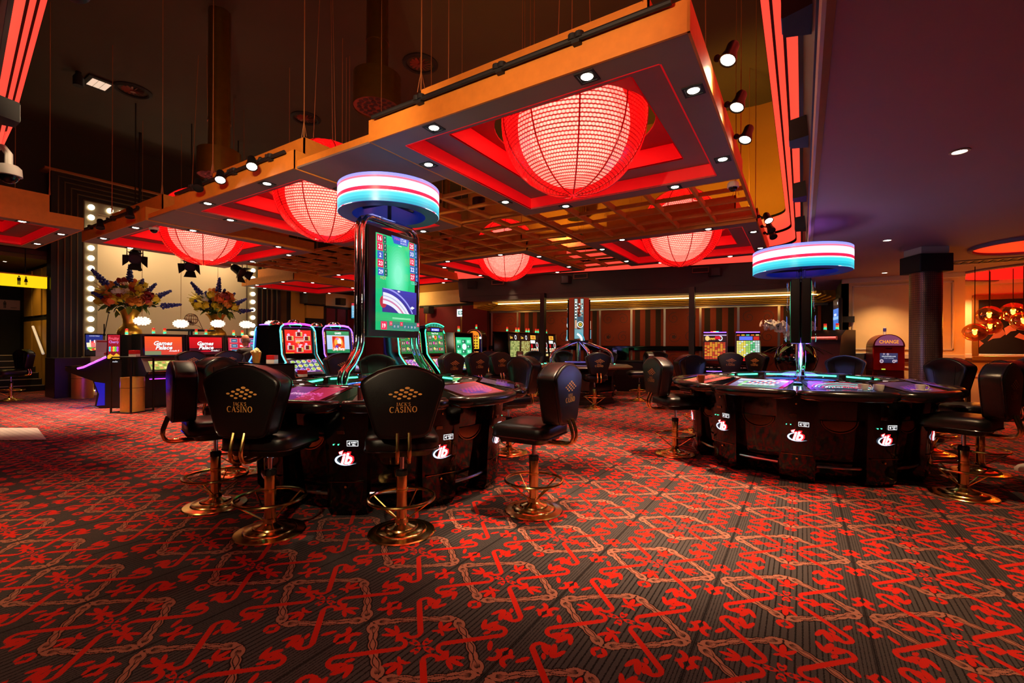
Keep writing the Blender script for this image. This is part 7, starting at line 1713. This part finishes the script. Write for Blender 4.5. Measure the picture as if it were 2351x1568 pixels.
def carton(label, p, rz, s=1.0):
    t = thing('carton', label, 'carton', p, rz, 'red and white cartons'); MB().box(-0.07*s, 0.07*s, -0.05*s, 0.05*s, 0, 0.05*s).build('white_part', m_cup, t); MB().box(-0.071*s, 0.071*s, -0.051*s, 0.051*s, 0.05*s, 0.12*s, 0.003).build('red_part', mat('carton red', (200, 24, 26), 0.5) if 'carton red' not in MATS else MATS['carton red'], t)
carton('red and white carton on the cage stand', (pb_.x+0.08, pb_.y, 1.055), hd(0), 1.0)
# counter with tufted front, poster and leaflet
px_ = onz(240, 905); t = thing('bar_counter', 'lit low counter with a tufted leather front below the poster', 'counter', (-15.0, 0, 0), 0)
ya, yb = onX(166, 850, -15.0).y, onX(330, 850, -15.0).y
MB().box(-0.35, 0.0, ya, yb, 0.0, 0.12, 0.01).build('plinth', mat('cream lacquer', (224, 206, 170), 0.4), t)
MB().box(-0.35, -0.08, ya+0.35, yb, 0.12, 0.72).build('back_panel', mat('brown tufted leather', (70, 34, 22), 0.4), t)
mb = MB()
for i in range(12):
    for j in range(4): mb.ball((-0.07, ya+0.5+(yb-ya-0.6)*(i+0.5*(j % 2))/12, 0.2+0.14*j), (0.05, 0.11, 0.08), 8, 6)
mb.build('tufting', MATS['brown tufted leather'], t)
MB().box(-0.55, 0.12, ya+0.3, yb, 0.76, 0.98, 0.02).build('countertop', MATS['cream lacquer'], t)
MB().tube([(0.06, ya+0.35, 0.755), (0.06, yb-0.05, 0.755)], 0.012, 6).build('light_strip', mat('warm strip', (255, 225, 160), 0.4, em=(255, 214, 140), es=4), t); MB().tube([(0.02, ya+0.35, 0.13), (0.02, yb-0.05, 0.13)], 0.010, 6).build('light_strip', MATS['warm strip'], t)
MB().box(-0.6, 0.14, ya-0.35, ya+0.30, 0.0, 0.95, 0.01).build('end_cabinet', m_wood, t)
pq = onX(218, 820, -15.1); t = thing('poster_screen', 'portrait poster screen of fruit cocktails at the stage end', 'poster', (-15.15, pq.y, 0.98), 0)
pw = (onX(239, 800, -15.1).y-onX(197, 800, -15.1).y)/2; ph = onX(218, 766, -15.1).z-0.98
MB().box(-0.05, 0.0, -pw, pw, 0, ph, 0.01).build('bezel', m_matte, t); MB().box(-0.2, 0.1, -pw*0.6, pw*0.6, 0, 0.015).build('stand_foot', m_matte, t)
a = Art(0.001); w2 = pw*0.93; a.rect(-w2, 0.03, w2, ph-0.03, (14, 14, 34), (30, 44, 130)); a.rect(-w2, 0.03, w2, ph*0.3, (16, 12, 12)); a.text('COCKTAILS', 0, ph*0.90, 0.03, (220, 225, 235), w2*1.2)
for x, c in ((-0.5, (240, 226, 190)), (0.0, (240, 110, 110)), (0.5, (235, 215, 170))): a.poly([(x*w2-0.07, ph*0.60), (x*w2+0.07, ph*0.60), (x*w2+0.06, ph*0.40), (x*w2-0.06, ph*0.40)], c); a.rect(x*w2-0.01, ph*0.60, x*w2+0.015, ph*0.72, (245, 240, 235)); a.ell(x*w2+0.05, ph*0.62, 0.035, 0.03, (235, 60, 60))
rg = random.Random(6)
for k in range(16): a.ell(rg.uniform(-0.9, 0.9)*w2, ph*rg.uniform(0.30, 0.40), 0.045, 0.03, rg.choice([(235, 150, 40), (220, 50, 40), (110, 170, 60), (245, 215, 90)]))
a.build('poster_picture', m_screen, t, T(0.001, 0, 0) @ RZ(pi/2))
t = thing('leaflet_stand', 'white leaflet stand with a red heading in front of the poster', 'leaflet', (-14.93, pq.y+0.1, 0.98), pi/2-0.3)
MB(RX(R(-12))).box(-0.13, 0.13, -0.006, 0.0, 0.0, 0.42).build('sheet', mat('paper', (236, 226, 216), 0.6), t); a = Art(0.001); a.rect(-0.11, 0.36, 0.11, 0.40, (190, 40, 40)); 
for k in range(7): a.rect(-0.1, 0.12+0.032*k, 0.08, 0.128+0.032*k, (190, 150, 140))
a.ell(0.06, 0.06, 0.035, 0.035, (200, 60, 50)); a.build('heading', m_print, t, RX(R(-12)) @ T(0, -0.008, 0)); MB().box(-0.1, 0.1, -0.02, 0.08, 0, 0.006).build('foot', m_cup, t)
# popcorn, cartons and cups on ledges and tables
ps = row(-3.72, 7.9, -0.72, 0.8, -0.06); t = thing('side_cabinet', 'black ledge cabinet at the near end of the neon slot machines, with popcorn on it', 'cabinet', (ps.x, ps.y, 0), RX90)
MB().box(-0.2, 0.2, -0.5, 0.5, 0, 0.98, 0.012).build('cabinet_body', m_satin, t); MB().box(-0.215, 0.215, -0.52, 0.52, 0.98, 1.0, 0.005).build('worktop', m_black, t)
pk = Vector((ps.x, ps.y, 1.0)); t = thing('popcorn_tub', 'gold striped tub of popcorn on the black ledge cabinet', 'popcorn', (pk.x-0.12, pk.y-0.08, 1.0)); MB().lathe([(0, 0), (0.05, 0), (0.075, 0.17), (0.07, 0.17), (0.048, 0.01)], 20).build('tub', m_brushed, t)
mb = MB(); rg = random.Random(3)
for k in range(40): an, r_ = rg.uniform(0, 6.28), rg.uniform(0, 0.075); mb.ball((r_*cos(an), r_*sin(an), 0.165+0.05*(1-r_/0.08)+rg.uniform(-0.01, 0.015)), rg.uniform(0.012, 0.019), 6, 4)
o = mb.build('popcorn', mat('popcorn', (240, 222, 160), 0.7), t); o['kind'] = 'stuff'
carton('red and white carton beside the popcorn tub', (pk.x+0.02, pk.y+0.1, 1.0), 0.4, 1.0)
pd_ = row(-3.72, 7.9, 0, 0.8)
carton('red carton on the deck of the red-screened slot machine', (pd_.x+0.43, pd_.y-0.17, 0.766), 0.3, 0.9)
def on_table(TB, a_deg, r, z=0.853): a_ = YAW+R(a_deg); return (TB[0]+r*cos(a_), TB[1]+r*sin(a_), z)
p = cr(3.29, 4.10); cup('white coffee cup in front of another on the right roulette table rim', (p.x, p.y, 0.885), 0.042, 0.07, m_cup, True, 'white coffee cups', rz=2.2)
p = cr(3.18, 4.14); cup('white coffee cup behind its neighbour on the right roulette table rim', (p.x, p.y, 0.887), 0.042, 0.07, m_cup, True, 'white coffee cups', rz=0.2)
p = onz(2113, 896, 0.90); cup('white cup on a saucer near the stool before the mosaic column', (p.x, p.y, 0.892), 0.04, 0.06, m_cup, True, None, True)
p = onz(2090, 880, 0.90); cup('small white cup farther along the right roulette table, beside the saucer', (p.x, p.y, 0.895), 0.04, 0.05, m_cup, True, None, False)
p = cr(2.08, 5.02); cup('ochre mug on the left rim of the right roulette table', (p.x, p.y, 0.89), 0.04, 0.085, mat('ochre mug', (214, 122, 24), 0.35), True, rz=2.6)
p = onz(1397, 812, 0.95); cup('paper cup with a red top on the bronze kiosk table', (c3.x+0.75*cos(hd(0)+0.5), c3.y+0.75*sin(hd(0)+0.5), 0.862), 0.045, 0.20, mat('red top cup', (225, 70, 60), 0.5), False)
p = onz(1051, 880, 0.90); t = thing('crumpled_napkin', 'crumpled white napkin on the left roulette table', 'napkin', (p.x, p.y, 0.885), 0.5); mb = MB(); rg = random.Random(8)
vs = [(rg.uniform(-0.05, 0.05), rg.uniform(-0.05, 0.05), rg.uniform(0, 0.07)) for k in range(14)]
mb.loft([[(0.05*cos(q*1.05)+rg.uniform(-0.015, 0.015), 0.05*sin(q*1.05)+rg.uniform(-0.015, 0.015), z) for q in range(6)] for z in (0.0, 0.02, 0.045, 0.075)], True).build('crumpled_paper', MATS['paper'], t, 10)
# white bag behind the left stool of the right table, mat at the left edge
p = onz(1592, 1038); t = thing('plastic_bag', 'white translucent plastic bag on the carpet behind a gold stool base', 'bag', (p.x+0.15, p.y+0.12, 0), 0.4); rg = random.Random(5)
L = []
for z, r_ in ((0.0, 0.11), (0.05, 0.15), (0.14, 0.155), (0.22, 0.12), (0.28, 0.06), (0.31, 0.05)): L.append([(r_*cos(2*pi*k/14)*(1+rg.uniform(-0.14, 0.14))*1.2, r_*sin(2*pi*k/14)*(1+rg.uniform(-0.14, 0.14)), z) for k in range(14)])
MB().loft(L).build('bag_body', mat('plastic white', (205, 170, 160), 0.4), t, 50)
for s in (-1, 1): MB().tube([(s*0.06, 0, 0.29), (s*0.08, 0.02, 0.36), (s*0.02, 0.0, 0.39), (s*0.0, -0.02, 0.30)], [0.012, 0.010, 0.010, 0.012], 6).build('handle', MATS['plastic white'], t, 60)
q = [onz(-60, 984), onz(86, 984), onz(107, 1011), onz(-60, 1013)]
m_mat = mat('pale dotted mat', (205, 190, 184), 0.6)
nt = m_mat.node_tree; g = NG(nt); v_ = g.n('ShaderNodeTexVoronoi'); v_.inputs['Scale'].default_value = 16; v_.inputs['Randomness'].default_value = 0; tc = g.n('ShaderNodeTexCoord'); nt.links.new(tc.outputs['Object'], v_.inputs['Vector']); nt.links.new(g.mix(g.mask(v_.outputs['Distance'], 0.2, 0.3), (*lin((214, 200, 194)), 1), (*lin((150, 136, 140)), 1)), nt.nodes['Principled BSDF'].inputs['Base Color'])
mb = MB(); mb.loft([[(*p_[:2], 0.0) for p_ in q], [(*p_[:2], 0.012) for p_ in q]]); tag(mb.build('floor_mat', m_mat), 'pale dotted mat on the carpet at the left picture edge', 'mat')
# low black counter with till beyond the kiosk table
pl = cr(3.1, 13.4); t = thing('side_counter', 'low black counter under the striped alcove wall beyond the kiosk table', 'counter', (pl.x, pl.y, 0), FRZ); MB().box(-0.75, 0.75, -0.25, 0.25, 0, 0.84, 0.01).build('counter_body', m_matte, t); MB().box(-0.78, 0.78, -0.28, 0.28, 0.84, 0.88, 0.008).build('worktop', m_satin, t)
pm = cr(3.2, 13.42); t = thing('till_box', 'black payment box with a small grey plate on the low black counter', 'box', (pm.x, pm.y, 0.88), FRZ); MB().box(-0.24, 0.24, -0.14, 0.14, 0, 0.36, 0.01).build('box_body', m_black, t); MB().box(-0.2, -0.1, -0.146, -0.14, 0.18, 0.30).build('plate', m_steel, t)
t = thing('lounge_table', 'low tan table beside the cream lounge wall', 'table', (3.05, 12.35, 0), 0); MB().box(-0.42, 0.42, -0.28, 0.28, 0.70, 0.74, 0.01).build('tabletop', mat('tan wood', (176, 120, 72), 0.4), t)
for x in (-0.34, 0.34): MB().box(x-0.03, x+0.03, -0.2, 0.2, 0, 0.70).build('leg', m_satin, t)

# ------------------------------------------------------------------ people
m_skin = mat('skin', (196, 132, 104), 0.55); m_jacket = mat('dark jacket', (40, 34, 32), 0.7); m_denim = mat('navy shirt', (24, 30, 54), 0.75); m_trou = mat('dark trousers', (26, 24, 28), 0.8); m_hair = mat('short grey hair', (120, 104, 92), 0.8)
def skin_body(name, verts, edges, radii, m, par, sub=2, root=0):
    me = bpy.data.meshes.new(name); me.from_pydata(verts, edges, []); o = bpy.data.objects.new(name, me); C.objects.link(o); me.materials.append(m)
    md = o.modifiers.new('skin', 'SKIN'); md.use_smooth_shade = True
    for i, r_ in enumerate(radii): me.skin_vertices[0].data[i].radius = (r_, r_) if not isinstance(r_, tuple) else r_
    me.skin_vertices[0].data[root].use_root = True
    s = o.modifiers.new('sub', 'SUBSURF'); s.levels = sub; s.render_levels = sub
    o.parent = par; return o
def hand(par, M, curl=0.5, name='hand'):
    V = [(0, 0, 0), (0, 0.035, 0), (0, 0.075, -0.004)]; E_ = [(0, 1), (1, 2)]; Rr = [(0.026, 0.018), (0.036, 0.017), (0.036, 0.014)]
    for x, L in ((-0.03, 0.068), (-0.010, 0.078), (0.011, 0.072), (0.030, 0.056)):
        b_ = len(V); V += [(x, 0.085, -0.004), (x*1.08, 0.085+L*0.45, -0.008-0.02*curl), (x*1.08, 0.085+L*0.72, -0.02-0.045*curl), (x*1.05, 0.085+L*0.9, -0.035-0.07*curl)]
        E_ += [(2, b_), (b_, b_+1), (b_+1, b_+2), (b_+2, b_+3)]; Rr += [0.0105, 0.0098, 0.009, 0.0078]
    b_ = len(V); V += [(-0.035, 0.03, -0.008), (-0.058, 0.055, -0.022), (-0.06, 0.085, -0.035)]; E_ += [(1, b_), (b_, b_+1), (b_+1, b_+2)]; Rr += [0.014, 0.0115, 0.009]
    o = skin_body(name, V, E_, Rr, m_skin, par, 2); o.matrix_local = M; return o
def head(par, M, bald=True):
    L = []
    for j in range(15):
        q = j/14; z = -0.13+0.25*q; r = sqrt(max(0.0006, 1-((z-0.02)/0.125)**2)) if z > 0.02 else 0.62+0.38*(z+0.13)/0.15
        L.append([((0.076*r)*sin(2*pi*k/20), (0.095*r)*cos(2*pi*k/20)+(0.012 if z < 0.0 else 0), z) for k in range(20)])
    h = MB().loft(L).build('head', m_skin, par, 80); h.matrix_local = M
    MB().loft([[(-0.012, 0.088, -0.005), (0.012, 0.088, -0.005), (0, 0.086, 0.03)], [(-0.015, 0.104, -0.022), (0.015, 0.104, -0.022), (0, 0.094, 0.01)], [(-0.012, 0.09, -0.036), (0.012, 0.09, -0.036), (0, 0.09, -0.03)]]).build('nose', m_skin, h, 80)
    for s in (-1, 1):
        MB().ball((s*0.032, 0.084, 0.012), (0.013, 0.01, 0.009), 10, 6).build('eye', m_cup, h); MB().ball((s*0.076, -0.005, -0.008), (0.010, 0.020, 0.032), 10, 8).build('ear', m_skin, h, 80)
    MB().ball((0, 0.092, -0.062), (0.024, 0.008, 0.007), 10, 6).build('mouth', mat('lips', (150, 80, 70), 0.5) if 'lips' not in MATS else MATS['lips'], h)
    mb = MB(); mb.ball((0, -0.006, -0.005), (0.081, 0.096, 0.075 if bald else 0.135), 18, 10, None, 0.12, 0.62 if bald else 1.0); 
    hr = MB()
    for k in range(15):
        a_ = R(-40-100*k/14*1.0-20*0) if False else pi+R(20)+ (pi-R(40))*k/14
        pass
    V = []; n = 18
    for j, z in enumerate((-0.06, -0.03, 0.0, 0.035 if bald else 0.09)):
        r = (0.082, 0.086, 0.086, 0.083 if bald else 0.066)[j]
        V.append([(r*0.94*cos(a_), r*1.13*sin(a_)-0.004, z) for a_ in [pi-0.2+(pi+0.4)*k/n for k in range(n+1)]])
    if not bald: V.append([(0.02*cos(a_), 0.02*sin(a_), 0.125) for a_ in [pi-0.2+(pi+0.4)*k/n for k in range(n+1)]])
    hr.loft(V, False, None, False).build('hair', m_hair, h, 80); return h
# seated bald man at the third console (local: faces +y)
sp_ = cr(-6.02, 10.46); hm = hd(-60)
t = thing('person', 'bald man in a dark jacket seated with his back to us at the nine-picture console', 'person', (sp_.x, sp_.y, 0), hm)
V = [(0, -0.02, 0.80), (0, -0.03, 0.94), (0, 0.02, 1.08), (0, 0.06, 1.17), (0, 0.10, 1.24), (-0.17, 0.05, 1.14), (-0.24, 0.12, 0.96), (-0.20, 0.34, 0.90), (0.17, 0.05, 1.14), (0.24, 0.12, 0.96), (0.20, 0.34, 0.90)]
E_ = [(0, 1), (1, 2), (2, 3), (3, 4), (3, 5), (5, 6), (6, 7), (3, 8), (8, 9), (9, 10)]
skin_body('jacket', V, E_, [(0.17, 0.13), (0.175, 0.13), (0.17, 0.12), (0.12, 0.10), (0.062, 0.062), 0.075, 0.058, 0.045, 0.075, 0.058, 0.045], m_jacket, t)
V = [(0, -0.02, 0.80), (-0.1, 0.08, 0.785), (-0.13, 0.42, 0.78), (-0.13, 0.40, 0.36), (0.1, 0.08, 0.785), (0.13, 0.42, 0.78), (0.13, 0.40, 0.36)]
skin_body('trousers', V, [(0, 1), (1, 2), (2, 3), (0, 4), (4, 5), (5, 6)], [(0.15, 0.10), 0.09, 0.072, 0.055, 0.09, 0.072, 0.055], m_trou, t)
head(t, T(0, 0.13, 1.385) @ RZ(0.1) @ RX(-0.2))
for s in (-1, 1):
    hand(t, T(s*0.195, 0.36, 0.90) @ RX(-0.35) @ (Matrix.Identity(4) if s > 0 else Matrix.Scale(-1, 4, (1, 0, 0))), 0.5)
    MB(T(s*0.13, 0.40, 0.24)).loft([[(x*0.045, y*1.0-0.07, z) for x, y in ((-1, 0), (1, 0), (1.05, 0.18), (0.6, 0.26), (-0.6, 0.26), (-1.05, 0.18))] for z in (0.0, 0.04)]+[[(x*0.04, y*0.7-0.06, 0.12) for x, y in ((-1, 0), (1, 0), (1, 0.12), (0.6, 0.16), (-0.6, 0.16), (-1, 0.12))]]).build('shoe', m_satin, t, 60)
# standing person at the right edge, hand on the stool
sp_ = cr(5.50, 4.62); t = thing('person', 'person in navy with white and red shoes, standing at the right picture edge', 'person', (sp_.x, sp_.y, 0), hd(-75))
V = [(0, 0, 0.95), (0, 0.0, 1.12), (0, 0.0, 1.30), (0, 0.0, 1.43), (0, 0.01, 1.50), (-0.19, 0, 1.40), (-0.27, 0.03, 1.14), (-0.25, 0.12, 1.06), (0.19, 0, 1.40), (0.24, 0.04, 1.16), (0.20, 0.22, 1.10)]
skin_body('shirt', V, [(0, 1), (1, 2), (2, 3), (3, 4), (3, 5), (5, 6), (6, 7), (3, 8), (8, 9), (9, 10)], [(0.17, 0.12), (0.165, 0.115), (0.175, 0.12), (0.12, 0.10), (0.06, 0.06), 0.075, 0.055, 0.045, 0.075, 0.055, 0.045], m_denim, t)
V = [(0, 0, 0.95), (-0.1, 0, 0.84), (-0.11, 0.02, 0.48), (-0.115, -0.02, 0.11), (0.1, 0, 0.84), (0.11, 0.04, 0.48), (0.115, 0.06, 0.11)]
skin_body('trousers', V, [(0, 1), (1, 2), (2, 3), (0, 4), (4, 5), (5, 6)], [(0.16, 0.115), 0.095, 0.072, 0.056, 0.095, 0.072, 0.056], m_trou, t)
head(t, T(0, 0.03, 1.635), False)
hand(t, T(-0.245, 0.135, 1.055) @ RX(-0.5) @ Matrix.Scale(-1, 4, (1, 0, 0)), 0.7); hand(t, T(0.198, 0.235, 1.098) @ RX(-0.3), 0.8)
for s, y in ((-1, -0.02), (1, 0.06)):
    sh = MB(T(s*0.115, y-0.06, 0.0)).loft([[(x*0.046, yy*1.0-0.04, 0.0) for x, yy in SHO] for SHO in ([(-0.8, 0), (0.8, 0), (1, 0.12), (1.05, 0.22), (0.6, 0.285), (-0.6, 0.285), (-1.05, 0.22), (-1, 0.12)],)]+[[(x*0.047, yy-0.04, 0.03) for x, yy in [(-0.8, 0), (0.8, 0), (1, 0.12), (1.05, 0.22), (0.6, 0.29), (-0.6, 0.29), (-1.05, 0.22), (-1, 0.12)]], [(x*0.042, yy-0.035, 0.065) for x, yy in [(-0.8, 0), (0.8, 0), (1, 0.10), (0.95, 0.2), (0.5, 0.255), (-0.5, 0.255), (-0.95, 0.2), (-1, 0.10)]], [(x*0.038, yy-0.03, 0.11) for x, yy in [(-0.8, 0), (0.8, 0), (0.9, 0.06), (0.8, 0.1), (0.4, 0.12), (-0.4, 0.12), (-0.8, 0.1), (-0.9, 0.06)]]]).build('shoe', mat('white shoe', (214, 190, 180), 0.5) if 'white shoe' not in MATS else MATS['white shoe'], t, 60)
    MB(T(s*0.115, y-0.06, 0.0)).box(-0.048, 0.048, -0.02, 0.10, 0.03, 0.045).build('red_stripe', m_redm, sh)
